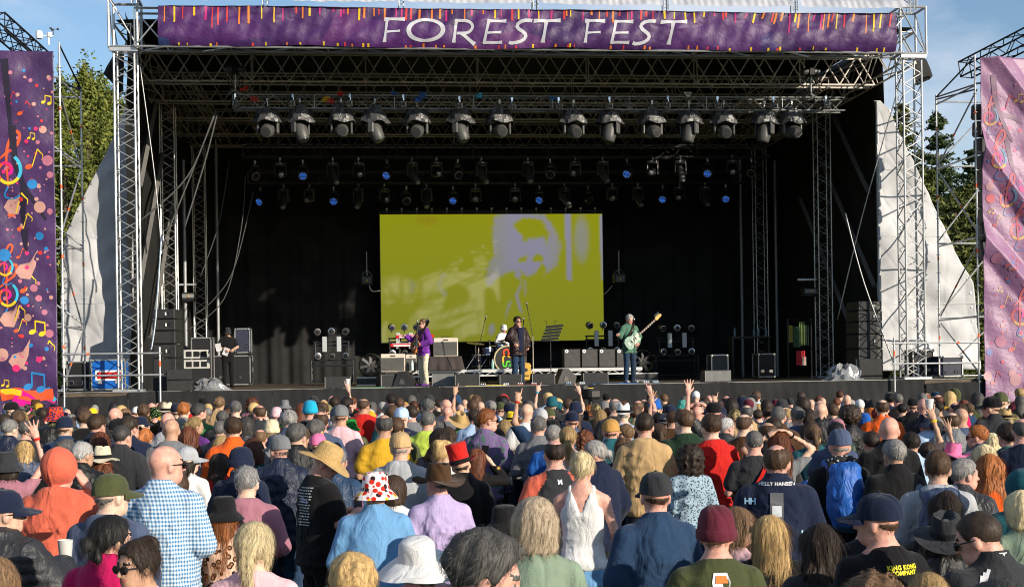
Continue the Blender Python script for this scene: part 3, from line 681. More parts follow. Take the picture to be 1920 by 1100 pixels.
def tree(kind, px, py_top, depth, width, label, seed):
    rng = np.random.default_rng(seed); P0 = deep(px, py_top, depth); h = P0.z; t = thing(kind + '_tree', label, 'tree', (P0.x, P0.y, 0), 0, 'trees behind the stage')
    MB().tube([(0, 0, 0), (.05, 0, h * .5), (0, 0, h * .96)], [.28, .16, .03], 8).build('trunk', BARK, t, 180)
    C = []; limbs = MB()
    if kind == 'cypress':
        for k in range(150):
            z = h * rng.uniform(.12, .98); rr = width * .5 * (1 - (z / h) ** 1.6) ** .8 * rng.uniform(.45, 1.0); a = rng.uniform(0, 6.28); c = np.array([rr * math.cos(a), rr * math.sin(a), z])
            ln = rng.uniform(.5, 1.3); n = 150 if px in (160, 190, 118) else 60; q = rng.normal(size=(n, 3)) * np.array([.28, .28, .5]) * ln; q[:, :2] *= np.clip(1 - (q[:, 2:3] / ln), .25, 1.4); C.append(c + q)
            if k % 6 == 0: limbs.tube([(0, 0, z * .8), tuple(c)], [.05, .015], 5)
        C = np.concatenate(C); V, F = leaf_quads(C, .115 if px in (160, 190, 118) else .17, rng, .5); lm = LEAF_Y
    else:
        nw = int(h / .21)
        for k in range(nw):
            z = h * (.10 + .88 * k / nw) + rng.uniform(-.2, .2); L_ = width * .5 * (1 - z / h) ** .85 + .15; nb = 6
            for b_ in range(nb):
                a = rng.uniform(0, 6.28); l = L_ * rng.uniform(.35, 1.2); up = .35 * (z / h) - .1 + rng.uniform(-.22, .18); m_ = int(18 + 22 * l); s = rng.uniform(.1, 1, m_) ** .8
                x = s * l; zz = z + up * x - .10 * x * x / max(l, .3) * 1.2 + .05 * l * s ** 3; w = .22 * l * (1 - s * .75) + .05
                q = rng.normal(size=m_) * w; C.append(np.stack([x * math.cos(a) - q * math.sin(a), x * math.sin(a) + q * math.cos(a), zz - abs(q) * .25 + rng.normal(size=m_) * .05], 1))
                limbs.tube([(0, 0, z), (l * .8 * math.cos(a), l * .8 * math.sin(a), z + up * l * .8 - .08 * l)], [.04, .012], 4)
        C = np.concatenate(C); V, F = leaf_quads(C, .125 if kind == 'spruce' else .14, rng); lm = LEAF_D if kind == 'spruce' else LEAF_M
    link('crown', np_mesh('crown', V, F, lm), t); limbs.build('limbs', BARK, t, kind='stuff')
for kind, px, py, dp, w, lab, sd in (('cypress', 160, 132, 66, 5.2, 'tall yellow green cypress between the left scaffold and tower', 1), ('cypress', 190, 150, 70, 4.6, 'yellow green cypress directly left of the left tower', 2),
     ('cypress', 118, 160, 64, 5.0, 'yellow green cypress behind the left scaffold posts', 3), ('cypress', 219, 168, 74, 5.0, 'cypress whose tip shows behind the left tower', 4), ('cypress', 75, 200, 72, 5.5, 'cypress hidden mostly behind the dark purple banner', 5),
     ('fir', 1738, 300, 60, 6.5, 'full dark fir right behind the right truss tower', 14), ('fir', 1812, 330, 66, 7.0, 'full dark fir hugging the right scaffold', 15),
     ('spruce', 1757, 200, 80, 8.5, 'tall pointed dark spruce between right tower and scaffold', 6), ('fir', 1690, 180, 86, 7.5, 'dark conifer showing through the right truss tower', 7), ('spruce', 1822, 268, 74, 6.0, 'dark spruce beside the right banner edge', 8),
     ('fir', 1790, 345, 64, 6.5, 'lower lighter green fir behind the right scaffold', 9), ('spruce', 1720, 270, 76, 6.0, 'dark spruce directly right of the right tower', 10), ('fir', 1745, 350, 70, 6.0, 'lower green fir behind the sunlit white sheet', 12)):
    tree(kind, px, py, dp, w, lab, sd)
# distant hedge line closes the horizon behind the wings
rng = np.random.default_rng(5); n = 30000
C = np.stack([rng.uniform(-120, 160, n), rng.uniform(95, 110, n), rng.uniform(0, 1, n) ** .8], 1); C[:, 2] *= 6.0 + 1.5 * np.sin(C[:, 0] * .35) + np.sin(C[:, 0] * 1.1)
V, F = leaf_quads(C, .6, rng); hd = link('far_wood', np_mesh('far_wood', V, F, LEAF_D)); tag(hd, 'dark mass of far trees along the field edge', 'wood', kind='stuff')

# ------------------------------------------------------------------ LED screen
SY = 14.2
A = at(712, 403, SY); B = at(1129, 400, SY); Cc = at(716, 640, SY)
sx0, sx1, sz1, sz0 = A.x, B.x, (A.z + B.z) / 2, at(1131, 637, SY).z
scr = thing('video_screen', 'large yellow green LED video screen at the stage back', 'screen', ((sx0 + sx1) / 2, SY, DZ))
MB().box(((sx0 + sx1) / 2, SY + .12, (sz0 + sz1) / 2), (sx1 - sx0 + .05, .2, sz1 - sz0 + .05)).build('screen_housing', BLKM, scr, world=True)
NU, NV = 220, 126
uu, vv = np.meshgrid((np.arange(NU + 1)) / NU, (np.arange(NV + 1)) / NV)
ZX = 52 + uu * 1765; ZY = 50 + vv * 1000
def inpoly(poly):
    ins = np.zeros_like(ZX, bool); n = len(poly)
    for i in range(n):
        x1_, y1_ = poly[i]; x2_, y2_ = poly[(i + 1) % n]
        c = ((y1_ > JY) != (y2_ > JY)) & (JX < (x2_ - x1_) * (JY - y1_) / (y2_ - y1_ + 1e-9) + x1_); ins ^= c
    return ins
rs = np.random.default_rng(2); JX = ZX + rs.normal(size=ZX.shape) * 9; JY = ZY + rs.normal(size=ZX.shape) * 7
lav = inpoly([(950, 70), (1030, 45), (1120, 40), (1350, 55), (1440, 180), (1480, 300), (1450, 450), (1380, 500), (1350, 530), (1320, 440), (1290, 500), (1230, 540), (1180, 520), (1150, 470), (1160, 590), (1130, 560), (1110, 490), (1020, 520), (960, 560), (900, 630), (880, 600), (900, 450), (950, 370), (940, 200)])
lav &= ~inpoly([(1110, 110), (1200, 75), (1330, 90), (1390, 200), (1370, 310), (1345, 230), (1250, 240), (1190, 270), (1160, 200), (1110, 170)])
JX2, JY2 = JX.copy(), JY.copy(); JX = ZX; JY = ZY
lav &= ~inpoly([(1135, 405), (1210, 372), (1205, 428), (1140, 432)]); lav &= ~inpoly([(1250, 400), (1290, 360), (1348, 390), (1330, 428), (1258, 426)])
lav &= ~inpoly([(1285, 500), (1330, 430), (1365, 480), (1350, 530), (1290, 525)])
lav |= inpoly([(1515, 45), (1562, 45), (1562, 575), (1528, 572)]) | inpoly([(1795, 60), (1830, 60), (1830, 580), (1805, 570)])
lav |= inpoly([(1110, 690), (1150, 610), (1165, 610), (1130, 690), (1150, 760), (1170, 840), (1140, 800)]) | inpoly([(1085, 720), (1060, 790), (1025, 890), (1035, 830), (1055, 760)]) | inpoly([(1185, 570), (1198, 575), (1195, 690), (1185, 690)])
lav |= inpoly([(900, 930), (935, 900), (945, 960), (920, 1005), (895, 990)])
e2 = ((JX2 - 1650) / 62) ** 2 + ((JY2 - 250) / 195) ** 2; soft = np.clip(1.25 - e2, 0, 1) * .8
soft = np.maximum(soft, np.clip(1 - ((JX2 - 298) / 20) ** 2 - ((JY2 - 610) / 75) ** 2, 0, 1) * .55)
rr = np.hypot((JX2 - 570) / 60, (JY2 - 600) / 80); soft = np.maximum(soft, np.where((rr > .75) & (rr < 1.15) & (JX2 < 565), .5, 0))
nzm = np.clip((950 + 150 - JX2) / 150, 0, 1) * .55 + np.clip((JX2 - 1330) / 130, 0, 1) * .5; mix = np.maximum(lav * .72 * (1 - nzm * rs.random(ZX.shape) * 1.2 * (ZX < 1500)), soft * .55)
for _ in range(2):
    pad = np.pad(mix, 1, mode='edge'); mix = (pad[1:-1, 1:-1] * 2 + pad[:-2, 1:-1] + pad[2:, 1:-1] + pad[1:-1, :-2] + pad[1:-1, 2:]) / 6
ol = np.array(srgb('#7c7e06')); la = np.array(srgb('#7a76a0')); rd_ = np.array(srgb('#7c5a0e'))
colr = ol[None, None] * (1 - mix[..., None]) + la[None, None] * mix[..., None]
redm = np.clip(1 - ((JX2 - 420) / 110) ** 2 - ((JY2 - 100) / 45) ** 2, 0, 1) * (rs.random(ZX.shape) > .35)
colr = colr * (1 - .6 * redm[..., None]) + rd_ * .6 * redm[..., None]
colr *= (1.12 - .22 * vv)[..., None]
q = MB().grid(lambda u, v: (sx0 + (sx1 - sx0) * u, SY, sz1 + (sz0 - sz1) * v), NU, NV)
me = q.mesh('display', [], scr.matrix_world.translation)
ca = me.color_attributes.new('picture', 'FLOAT_COLOR', 'POINT'); buf = np.ones((NV + 1, NU + 1, 4), np.float32); buf[..., :3] = colr; ca.data.foreach_set('color', buf.reshape(-1))
m, nt, b = _base('led_display'); N, L = nt.nodes, nt.links
at_ = N.new('ShaderNodeVertexColor'); at_.layer_name = 'picture'; L.new(at_.outputs['Color'], b.inputs['Emission Color']); b.inputs['Emission Strength'].default_value = 1.0
b.inputs['Base Color'].default_value = (.05, .05, .045, 1); b.inputs['Roughness'].default_value = .55
tc = N.new('ShaderNodeTexCoord'); wv = N.new('ShaderNodeTexWave'); wv.bands_direction = 'Z'; wv.inputs['Scale'].default_value = 3.4; wv.inputs['Distortion'].default_value = .1; L.new(tc.outputs['Object'], wv.inputs['Vector'])
mr = N.new('ShaderNodeMapRange'); mr.inputs['To Min'].default_value = .82; mr.inputs['To Max'].default_value = .93; L.new(wv.outputs['Fac'], mr.inputs['Value']); L.new(mr.outputs['Result'], b.inputs['Emission Strength'])
me.materials.append(m); link('display', me, scr)
for k in range(15):
    x = sx0 + .25 + (sx1 - sx0 - .5) * k / 14
    MB().tube([(x, SY + .05, sz1 + .03), (x, SY + .05, sz1 + .22)], .02, 6).box((x, SY + .05, sz1 + .2), (.07, .07, .06)).build('hanging_clamp', ALU, scr, 40, world=True)
MB().box(((sx0 + sx1) / 2, SY + .1, sz1 + .1), (sx1 - sx0 + .1, .12, .10)).build('header_bar', BLKM, scr, world=True)
# ================================================================== LIGHTING RIG
COVER = mat('rain_cover', (.06, .06, .063), .36, 0, 1.0, 22, .4, 8, spec=.7)
HEADG = mat('lamp_head_grey', (.07, .07, .069), .45, 0, .2, 60, .15, 6)
LENS = mat('glass_lens', (.30, .32, .34), .08, .3, 0, 1, .05, spec=.9)
BLED = emit('blue_led', (.06, .24, 1.0), 1.0)
DLED = mat('unlit_led', (.05, .05, .045), .3, .1)
T1Y = 2.5
p0, p1 = at(438, 196, T1Y), at(1580, 192, T1Y); zt1 = (at(960, 181, T1Y).z + at(960, 208, T1Y).z) / 2
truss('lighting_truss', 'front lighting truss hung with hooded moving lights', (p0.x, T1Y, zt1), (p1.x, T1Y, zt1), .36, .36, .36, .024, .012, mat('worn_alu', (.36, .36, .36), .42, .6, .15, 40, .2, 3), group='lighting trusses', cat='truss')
T2Y, T3Y = 8.2, 11.6
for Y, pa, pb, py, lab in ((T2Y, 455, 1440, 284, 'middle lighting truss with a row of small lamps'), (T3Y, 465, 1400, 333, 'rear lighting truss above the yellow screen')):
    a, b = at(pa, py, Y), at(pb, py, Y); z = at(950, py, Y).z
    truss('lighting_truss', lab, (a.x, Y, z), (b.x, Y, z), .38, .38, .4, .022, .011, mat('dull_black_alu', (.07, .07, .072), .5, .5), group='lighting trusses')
def clampm(q, z0, z1): q.tube([(0, 0, z0), (0, 0, z1)], .018, 6); q.box((0, 0, z1 - .03), (.05, .09, .09)); return q
# hooded moving lights
def hooded(tilt, pan, variant):
    t = thing('moving_light', 'x', 'stage light', (0, 0, 0), 0, 'hooded moving lights on the front truss')
    rnd = random.Random(variant); ph = [rnd.uniform(0, 6) for _ in range(6)]; n = 28; prof = [(.16, .10), (.24, .06), (.29, -.03), (.335, -.16), (.36, -.24), (.355, -.25)]; vs = []
    for (r, z) in [(0.03, .14)] + prof:
        for k in range(n):
            a = 6.2832 * k / n; w = 1 + .08 * math.sin(5 * a + ph[0] + z * 12) + .07 * math.sin(9 * a + ph[1] - z * 19) + .03 * math.sin(3 * a + ph[2])
            vs.append((r * w * math.cos(a), r * w * .85 * math.sin(a), z + .03 * math.sin(4 * a + ph[3]) + (.09 if z > .05 and math.cos(a - ph[4]) > .3 else 0)))
    MB().add(vs, [(i * n + k, i * n + (k + 1) % n, (i + 1) * n + (k + 1) % n, (i + 1) * n + k) for i in range(len(prof)) for k in range(n)]).build('rain_cover', COVER, t, 22)
    clampm(MB(), .1, .34).build('clamp', ALU, t, 40)
    M = RZ(pan); y = MB()
    for s in (-1, 1): y.box(M @ Vector((s * .25, 0, -.36)), (.06, .16, .34), M, .02)
    y.box((0, 0, -.2), (.52, .2, .06), M, .02).build('yoke', HEADG, t)
    H = M @ T(0, 0, -.44) @ RX(-tilt)
    hd = MB().lathe([(0, .26), (.12, .25), (.17, .18), (.185, .02), (.175, -.12), (.15, -.27), (.135, -.29), (0, -.28)], 18, H).build('lamp_head', HEADG, t, 40)
    MB().lathe([(.125, -.291), (.118, -.31), (0, -.315)], 18, H).build('lens', mat('dark_lens', (.03, .03, .032), .3), hd, 60)
    return t
hx = [502, 563, 640, 703, 782, 863, 937, 1075, 1143, 1222, 1292, 1357, 1433, 1484]
hy = [222, 226, 228, 226, 225, 226, 226, 226, 226, 229, 229, 229, 228, 222]
protos = [hooded(72, 0, 1), hooded(25, 55, 2), hooded(78, 5, 3), hooded(15, -50, 4)]
HAND_ = ['leftmost', 'second', 'third', 'fourth', 'fifth', 'sixth', 'seventh', 'eighth', 'ninth', 'tenth', 'eleventh', 'twelfth', 'thirteenth', 'rightmost']
seq = [0, 1, 2, 1, 0, 1, 2, 0, 3, 2, 3, 0, 3, 2]; used = set()
for i, (x, y) in enumerate(zip(hx, hy)):
    p = at(x, y, T1Y); k = seq[i]
    o = protos[k] if k not in used else copy_tree(protos[k]); used.add(k)
    place(o, (p.x, T1Y, zt1 - .28), R(random.uniform(-12, 12)), 1.08)
    o['label'] = f'{HAND_[i]} moving light under a black rain hood on the front truss' + (' from the left' if 0 < i < 13 else '')
# small fresnel lamps with barn doors
def fresnel():
    t = thing('fresnel_lamp', 'x', 'stage light', (0, 0, 0), 0, 'barn door lamps on the front truss')
    H = RX(-78); clampm(MB(), .08, .22).build('clamp', CHROME, t, 40)
    MB().lathe([(0, .14), (.07, .13), (.085, .08), (.09, -.12)], 14, H).build('housing', BLKM, t, 40)
    MB().lathe([(.075, -.118), (.05, -.14), (0, -.148)], 16, H).build('lens', CHROME, t, 60)
    for k in range(4):
        M = H @ RZ(90 * k) @ T(.09, 0, -.12) @ RY(52 if k % 2 else 62); MB().box(M @ Vector((.0, 0, -.06)), (.008, .14, .13), M.to_3x3().to_4x4()).build('barn_door', mat('worn_metal', (.22, .22, .22), .4, .7), t)
    return t
fr = fresnel()
for i, (x, y) in enumerate(((440, 193), (550, 194), (657, 194), (757, 195), (862, 198), (960, 200), (1047, 200), (1143, 199), (1253, 197), (1345, 198), (1450, 198), (1548, 197))):
    p = at(x, y, T1Y - .3); o = fr if i == 0 else copy_tree(fr); place(o, (p.x, T1Y - .3, p.z), R(random.uniform(-25, 25)), 1.05)
    o['label'] = f'{("leftmost", "second", "third", "fourth", "fifth", "sixth", "seventh", "eighth", "ninth", "tenth", "eleventh", "rightmost")[i]} small barn door lamp' + (' from the left' if 0 < i < 11 else '') + ' on the front truss'
# washes, spots, profiles on the rear trusses
def wash(lit):
    t = thing('wash_light', 'x', 'stage light', (0, 0, 0), 0, 'wash lights on the rear trusses'); clampm(MB(), .16, .3).build('clamp', ALU, t, 40)
    MB().box((0, 0, .12), (.22, .12, .1), bev=.02).build('base', BLKM, t); y = MB()
    for s in (-1, 1): MB().box((s * .15, 0, -.06), (.03, .08, .3)).build('yoke_arm', BLKM, t)
    H = T(0, 0, -.16) @ RX(-62)
    hd = MB().lathe([(0, .14), (.09, .13), (.13, .05), (.135, -.07)], 16, H).build('lamp_head', BLKM, t, 40)
    MB().lathe([(.135, -.072), (.14, -.08), (.118, -.085), (.116, -.07)], 18, H, cap=False).build('front_ring', mat('ring_metal', (.35, .32, .28), .35, .7), hd)
    for k in range(19):
        r, a = (0, 0) if k == 0 else ((.05, (k - 1) * 1.047) if k < 7 else (.095, (k - 7) * .5236)); c = H @ Vector((r * math.cos(a), r * math.sin(a), -.078))
        MB().lathe([(.013, 0), (.010, -.008), (0, -.01)], 8, Matrix.Translation(c) @ H.to_3x3().to_4x4()).build('led', BLED if lit else DLED, hd)
    return t
FIXT = mat('fixture_plastic', (.045, .045, .047), .42, 0, .1, 90, .2, 8)
def spot(tilt, long_):
    t = thing('spot_light' if not long_ else 'profile_light', 'x', 'stage light', (0, 0, 0), 0, 'moving heads on the rear trusses'); clampm(MB(), .16, .3).build('clamp', ALU, t, 40)
    MB().box((0, 0, .1), (.36, .22, .14), bev=.03).box((0, -.11, .11), (.06, .01, .04)).build('base', FIXT, t)
    MB().box((0, -.113, .115), (.07, .006, .045)).build('status_display', mat('status', (.45, .5, .55), .3), t); y = MB()
    for s in (-1, 1): MB().box((s * .17, 0, -.12), (.05, .14, .36), bev=.02).build('yoke_arm', FIXT, t)
    H = T(0, 0, -.2) @ RZ(20 if long_ else 0) @ RX(-tilt); f = 1.5 if long_ else .9
    hd = MB().lathe([(0, .2 * f), (.1, .19 * f), (.13, .1), (.125, -.1), (.1, -.26 * f), (.085, -.27 * f)], 16, H).build('lamp_head', FIXT, t, 40)
    MB().lathe([(.082, -.268 * f), (.06, -.285 * f), (0, -.29 * f)], 14, H).build('lens', LENS, hd, 60)
    return t
PR = {'b': wash(True), 'r': wash(False), 's': spot(75, False), 'p': spot(38, True)}; used = set()
rowA = [(478, 'r'), (525, 's'), (568, 'b'), (624, 'p'), (672, 's'), (726, 'b'), (772, 'p'), (818, 's'), (858, 'r'), (902, 'p'), (990, 'p'), (1032, 'r'), (1079, 's'), (1130, 'p'), (1176, 'b'), (1224, 's'), (1276, 'p'), (1327, 'b'), (1373, 's'), (1409, 'r')]
rowB = [(488, 'b'), (532, 'p'), (580, 's'), (626, 'b'), (672, 'p'), (720, 's'), (762, 'r'), (800, 'p'), (850, 'b'), (892, 's'), (966, 's'), (1012, 'b'), (1058, 'p'), (1103, 'r'), (1148, 's'), (1196, 'p'), (1243, 'b'), (1275, 's'), (1322, 'p'), (1361, 'b')]
ORD = ['first', 'second', 'third', 'fourth', 'fifth', 'sixth', 'seventh', 'eighth']
KN = {'b': 'round wash light glowing blue', 'r': 'unlit round wash light', 's': 'short black spotlight', 'p': 'long black profile light'}
for row, Y, py, rl in ((rowA, T2Y, 327, 'upper'), (rowB, T3Y, 375, 'lower')):
    cnt = {}
    for x, k in row:
        p = at(x, py - (12 if k in 'sp' else 0) - 0.006 * (x - 950), Y); o = PR[k] if k not in used else copy_tree(PR[k]); used.add(k); n = cnt.get(k, 0); cnt[k] = n + 1
        place(o, (p.x, Y, p.z + (.17 if k in 'br' else .05)), R(random.uniform(-35, 35)))
        o['label'] = f'{ORD[n]} {KN[k]} from the left in the {rl} rear row'
# chain hoists
for px, py, sd in ((441, 130, 'left'), (1520, 135, 'right')):
    p = at(px, py, T1Y); t = thing('chain_hoist', f'black chain hoist above the {sd} end of the front lighting truss', 'hoist', (p.x, T1Y, p.z))
    MB().lathe([(0, -.26), (.1, -.26), (.11, -.1), (.1, .1), (.09, .26), (0, .26)], 14, RY(90)).build('motor', mat('hoist_grey', (.12, .125, .13), .4, .5), t, 40)
    MB().box((0, 0, 0), (.18, .26, .26), bev=.03).build('gearbox', BLKM, t); MB().tube([(0, 0, -.1), (0, 0, zt1 - p.z + .2)], .018, 6).tube([(0, 0, .1), (0, 0, 10.5 - p.z)], .018, 6).build('chain', STEEL, t)
    q = MB()
    for k in range(5): q.tube([(-.15 + .06 * k, .05, -.1), (-.2 + .1 * k, .1, -.35), (-.12 + .05 * k, 0, zt1 - p.z + .2)], .012, 5)
    q.build('cable_tails', ROPE, t, kind='stuff'); MB().tube([(-.2, 0, zt1 - p.z + .2), (-.06, -.1, zt1 - p.z + .3), (.2, 0, zt1 - p.z + .2)], .03, 6).build('sling', mat('grey_sling', (.2, .2, .2), .8), t)
# cable knots with coloured plugs along the front truss
for k, (px, py, c) in enumerate(((610, 186, '#d8b020'), (618, 190, '#c02020'), (739, 176, '#2060c0'), (793, 178, '#2468c8'), (786, 186, '#2468c8'), (640, 175, '#c02020'), (458, 167, '#c82020'), (476, 186, '#d04040'), (897, 178, '#40b0d8'), (1036, 184, '#4080c0'), (1290, 178, '#d0d0d0'))):
    p = at(px, py, T1Y - .2); q = MB()
    for a in range(4): q.tube([p + Vector((random.uniform(-.12, .12), random.uniform(-.05, .05), random.uniform(-.08, .08))) for _ in range(4)], .016, 5)
    tag(q.build('cable_loop', mat('plug_' + c[1:], srgb(c), .5)), f"knot of {('yellow', 'red', 'blue', 'bright blue', 'small blue', 'small red', 'red', 'pink', 'cyan', 'pale blue', 'white')[k]} cable {HAND_[k] if k < 13 else ''} along the front lighting truss", 'cable', 'cable knots on the front truss')

# ------------------------------------------------------------------ wires, ropes, cables
def wire(name, label, pts, r, m, sag=0, cat='cable', group='wires and cables'):
    P = [Vector(p) for p in pts]
    if len(P) == 2 and sag: P = [P[0].lerp(P[1], k / 14) - Vector((0, 0, sag * 4 * (k / 14) * (1 - k / 14))) for k in range(15)]
    elif len(P) > 2:
        Q = [P[0]] + P + [P[-1]]; sm = []
        for i in range(1, len(Q) - 2):
            for k in range(6):
                t = k / 6; sm.append(.5 * (2 * Q[i] + (Q[i + 1] - Q[i - 1]) * t + (2 * Q[i - 1] - 5 * Q[i] + 4 * Q[i + 1] - Q[i + 2]) * t * t + (3 * Q[i] - Q[i - 1] - 3 * Q[i + 1] + Q[i + 2]) * t ** 3))
        P = sm + [P[-1]]
    return tag(MB().tube(P, r, 6).build(name, m, None, 180), label, cat, group)
wire('guy_wire', 'thin steel guy wire down to the turnbuckle by the left speaker stack', [at(262, 120, .3), at(290, 330, .4), at(303, 470, .4)], .016, WIRE); wire('guy_wire', 'steel turnbuckle wire beside the left speaker stack', [at(303, 440, .3), at(293, 590, .2), at(283, 660, .1)], .022, CHROME)
wire('guy_wire', 'steel guy wire crossing in front of the right speaker stack', [at(1585, 400, .8), at(1620, 530, .5), at(1676, 680, .2)], .02, WIRE); wire('guy_wire', 'second steel wire crossing the right guy wire', [at(1700, 110, .3), at(1618, 400, 1.0), at(1570, 600, 1.6)], .016, WIRE)
for i, (a, b, c) in enumerate((((405, 205), (352, 330), (262, 415)), ((405, 210), (345, 360), (300, 470)), ((408, 210), (385, 300), (345, 430)))):
    wire('cable_run', f"{('upper', 'lower', 'right')[i]} black cable run from the front truss to the left wing", [at(*a, 2.4), at(*b, 2.2), at(*c, 1.8)], .026, mat('grey_cable', (.045, .045, .045), .6))
for i, pts in enumerate((((460, 330), (452, 430), (420, 560), (350, 620)), ((430, 300), (410, 420), (375, 520)), ((475, 360), (440, 500), (402, 560), (365, 590)))):
    wire('hanging_cable', f"{('rear', 'front', 'outer')[i]} slack cable hanging in the dark left wing", [at(*p, 7.5) for p in pts], .016, mat('dark_cable', (.07, .07, .07), .6))
wire('hanging_cable', 'white cable loop by the left hanging projector', [at(691, 530, 13.5), at(697, 545, 13.5), at(712, 545, 13.8)], .02, WHITE); wire('hanging_cable', 'white cable by the right hanging projector', [at(1148, 535, 13.5), at(1140, 545, 13.5), at(1132, 552, 13.8)], .012, WHITE)
for i, (x, yp, pt) in enumerate(((688, 525, 500), (1161, 522, 450))):
    p = at(x, yp, 13.4); t = thing('hanging_projector', f"small black laser projector hanging {('left', 'right')[i]} of the yellow screen", 'projector', (p.x, 13.4, p.z), 0, 'laser projectors')
    MB().box((0, 0, 0), (.42, .4, .34), bev=.02).build('housing', BLKM, t); MB().box((0, -.21, -.02), (.3, .02, .2)).build('front_panel', mat('panel_grey', (.06, .06, .065), .4), t)
    MB().prism([(-.04, -.05), (.04, -.05), (0, .03)], .01, T(0, -.222, 0)).build('warning_mark', mat('warn_yellow', srgb('#d8b020'), .5), t); q = MB().tube([(0, 0, .17), (0, 0, 1.0)], .02, 6)
    q.tube([(-.2, 0, .17), (0, 0, .35), (.2, 0, .17)], .012, 5); q.build('drop_pole', STEEL, t, 40)
for i, (x, yp, Y) in enumerate(((354, 557, 9), (1516, 548, 6.5))):
    p = at(x, yp, Y); t = thing('hanging_projector', f"grey laser projector clamped high in the {('left', 'right')[i]} wing", 'projector', (p.x, Y, p.z), 0, 'laser projectors')
    MB().box((0, 0, 0), (.4, .4, .28), bev=.02).build('housing', BLKM, t); MB().box((0, -.21, .03), (.36, .02, .12)).build('front_panel', mat('panel_light', (.22, .22, .22), .4), t); MB().box((-.05, 0, .4), (.6, .06, .06)).build('boom', STEEL, t)
    MB().prism([(-.03, -.04), (.03, -.04), (0, .03)], .01, T(.02, -.225, .04)).build('warning_mark', MATS['warn_yellow'], t)

# ================================================================== STAGE GEAR
def pa_stack(label, px0, px1, Y, tops, rz):
    """stack of loudspeaker cabinets"""
    a, b = at(px0, 650, Y), at(px1, 650, Y); w = b.x - a.x; t = thing('speaker_stack', label, 'loudspeaker', ((a.x + b.x) / 2, Y + .4, DZ), rz, 'loudspeaker stacks'); z = 0
    for (h, hw, handle) in tops:
        c = MB().box((0, 0, z + h / 2), (w * hw, .72, h - .012), bev=.02).build('speaker_cabinet', BLKP, t)
        MB().box((-w * hw * .08, -.362, z + h / 2), (w * hw * .72, .012, h - .06)).build('grille', GRILL, c)
        if handle:
            MB().box((w * hw * .2, -.368, z + h / 2), (.16, .02, .1), bev=.02).build('handle_cup', BLKM, c); MB().tube([(w * hw * .2 - .05, -.385, z + h / 2 - .04), (w * hw * .2 - .05, -.385, z + h / 2 + .04)], .022, 6).build('handle', CHROME, c)
        z += h
    return t
pa_stack('tall black loudspeaker stack beside the left truss tower', 288, 333, .5, [(.42, 1, 0), (.42, 1, 0), (.36, 1, 1), (.34, .98, 0), (.3, .98, 1), (.26, .95, 1)], R(-8))
pa_stack('tall black loudspeaker stack beside the right white sheet', 1606, 1655, .9, [(.42, 1, 0), (.42, 1, 0), (.40, 1, 1), (.34, .98, 0), (.3, .98, 1), (.26, .95, 1)], R(8))
def sub(label, px0, px1, pyt, Y, n):
    a, b = at(px0, 700, Y), at(px1, 700, Y); zt = at((px0 + px1) / 2, pyt, Y).z; w = b.x - a.x; h = zt - DZ; t = thing('subwoofer', label, 'loudspeaker', ((a.x + b.x) / 2, Y + .35, DZ))
    for k in range(n):
        c = MB().box((0, 0, h / n * (k + .5)), (w, .7, h / n - .01), bev=.012).build('speaker_cabinet', BLKP, t); MB().box((0, -.352, h / n * (k + .5)), (w * .95, .01, h / n - .05)).build('grille', GRILL, c)
sub('two low black subwoofers on the left stage corner', 312, 359, 691, -.6, 2); sub('low black subwoofer on the right stage corner', 1604, 1654, 672, -.3, 1)
# floor monitors
def wedge(label, px0, px1, pyt, pyb, rz=0, grey=False):
    Y = .05 if pyb < 724 else -.5; a, b = at(px0, pyb, Y), at(px1, pyb, Y); w = b.x - a.x; h = max(.3, (pyb - pyt + 2) / ppm(a))
    t = thing('floor_monitor', label, 'monitor wedge', ((a.x + b.x) / 2, Y + .28, DZ), R(rz), 'floor monitors')
    MB().prism([(-.26, 0), (.24, 0), (.24, h * .55), (.05, h), (-.26, h * .42)] if False else [(-.26, 0), (.26, 0), (.26, h * .6), (.12, h), (-.26, h)], w, RZ(90)).build('cabinet', BLKP, t)
    MB().box((0, -.264, h * .52), (w * .94, .012, h * .84)).build('grille', mat('grey_grille', (.16, .16, .155), .7, 0, .4, 250) if grey else GRILL, t)
    for s in (-1, 1): MB().box((s * w * .485, -.27, h * .5), (.016, .016, h * .9)).build('edge_trim', mat('scuffed_edge', (.22, .22, .21), .6), t)
    return t
for lab, a, b, c, d, rz, gy in (('black floor monitor left of the raised drink', 609, 658, 708, 729, 0, 0), ('black floor monitor at the purple guitarist, left one', 709, 742, 698, 721, 14, 0), ('grey fronted floor monitor just right of the guitarist', 812, 853, 696, 720, -6, 1),
     ('black floor monitor below the drum kit, left of the drum', 853, 900, 703, 725, 0, 0), ('black floor monitor in front of the bass drum', 937, 979, 696, 714, 0, 0), ('black floor monitor right of the singer', 998, 1041, 694, 714, 0, 0), ('black floor monitor in front of the bass cabinets', 1094, 1141, 701, 721, 0, 0), ('black floor monitor alone on the right of the stage', 1322, 1371, 697, 718, 0, 1)):
    wedge(lab, a, b, c, d, rz, gy)
def tilted_monitor(label, px, py, Y, rz):
    p = at(px, py, Y); t = thing('side_monitor', label, 'monitor wedge', (p.x, Y, DZ), R(rz)); h = .42
    MB().prism([(-.28, 0), (.24, 0), (.28, h * .5), (.05, h), (-.1, h)], .4, T(0, 0, 0)).build('cabinet', BLKP, t); MB().prism([(-.1, .08), (.05, .08), (.02, .2), (-.06, .22)], .02, T(0, -.205, 0)).build('side_handle', HEADG, t)
tilted_monitor('black wedge seen from its side, beside the guitarist', 757, 706, .2, -10); tilted_monitor('black wedge tipped up behind the music stand', 1058, 700, 1.4, 12)
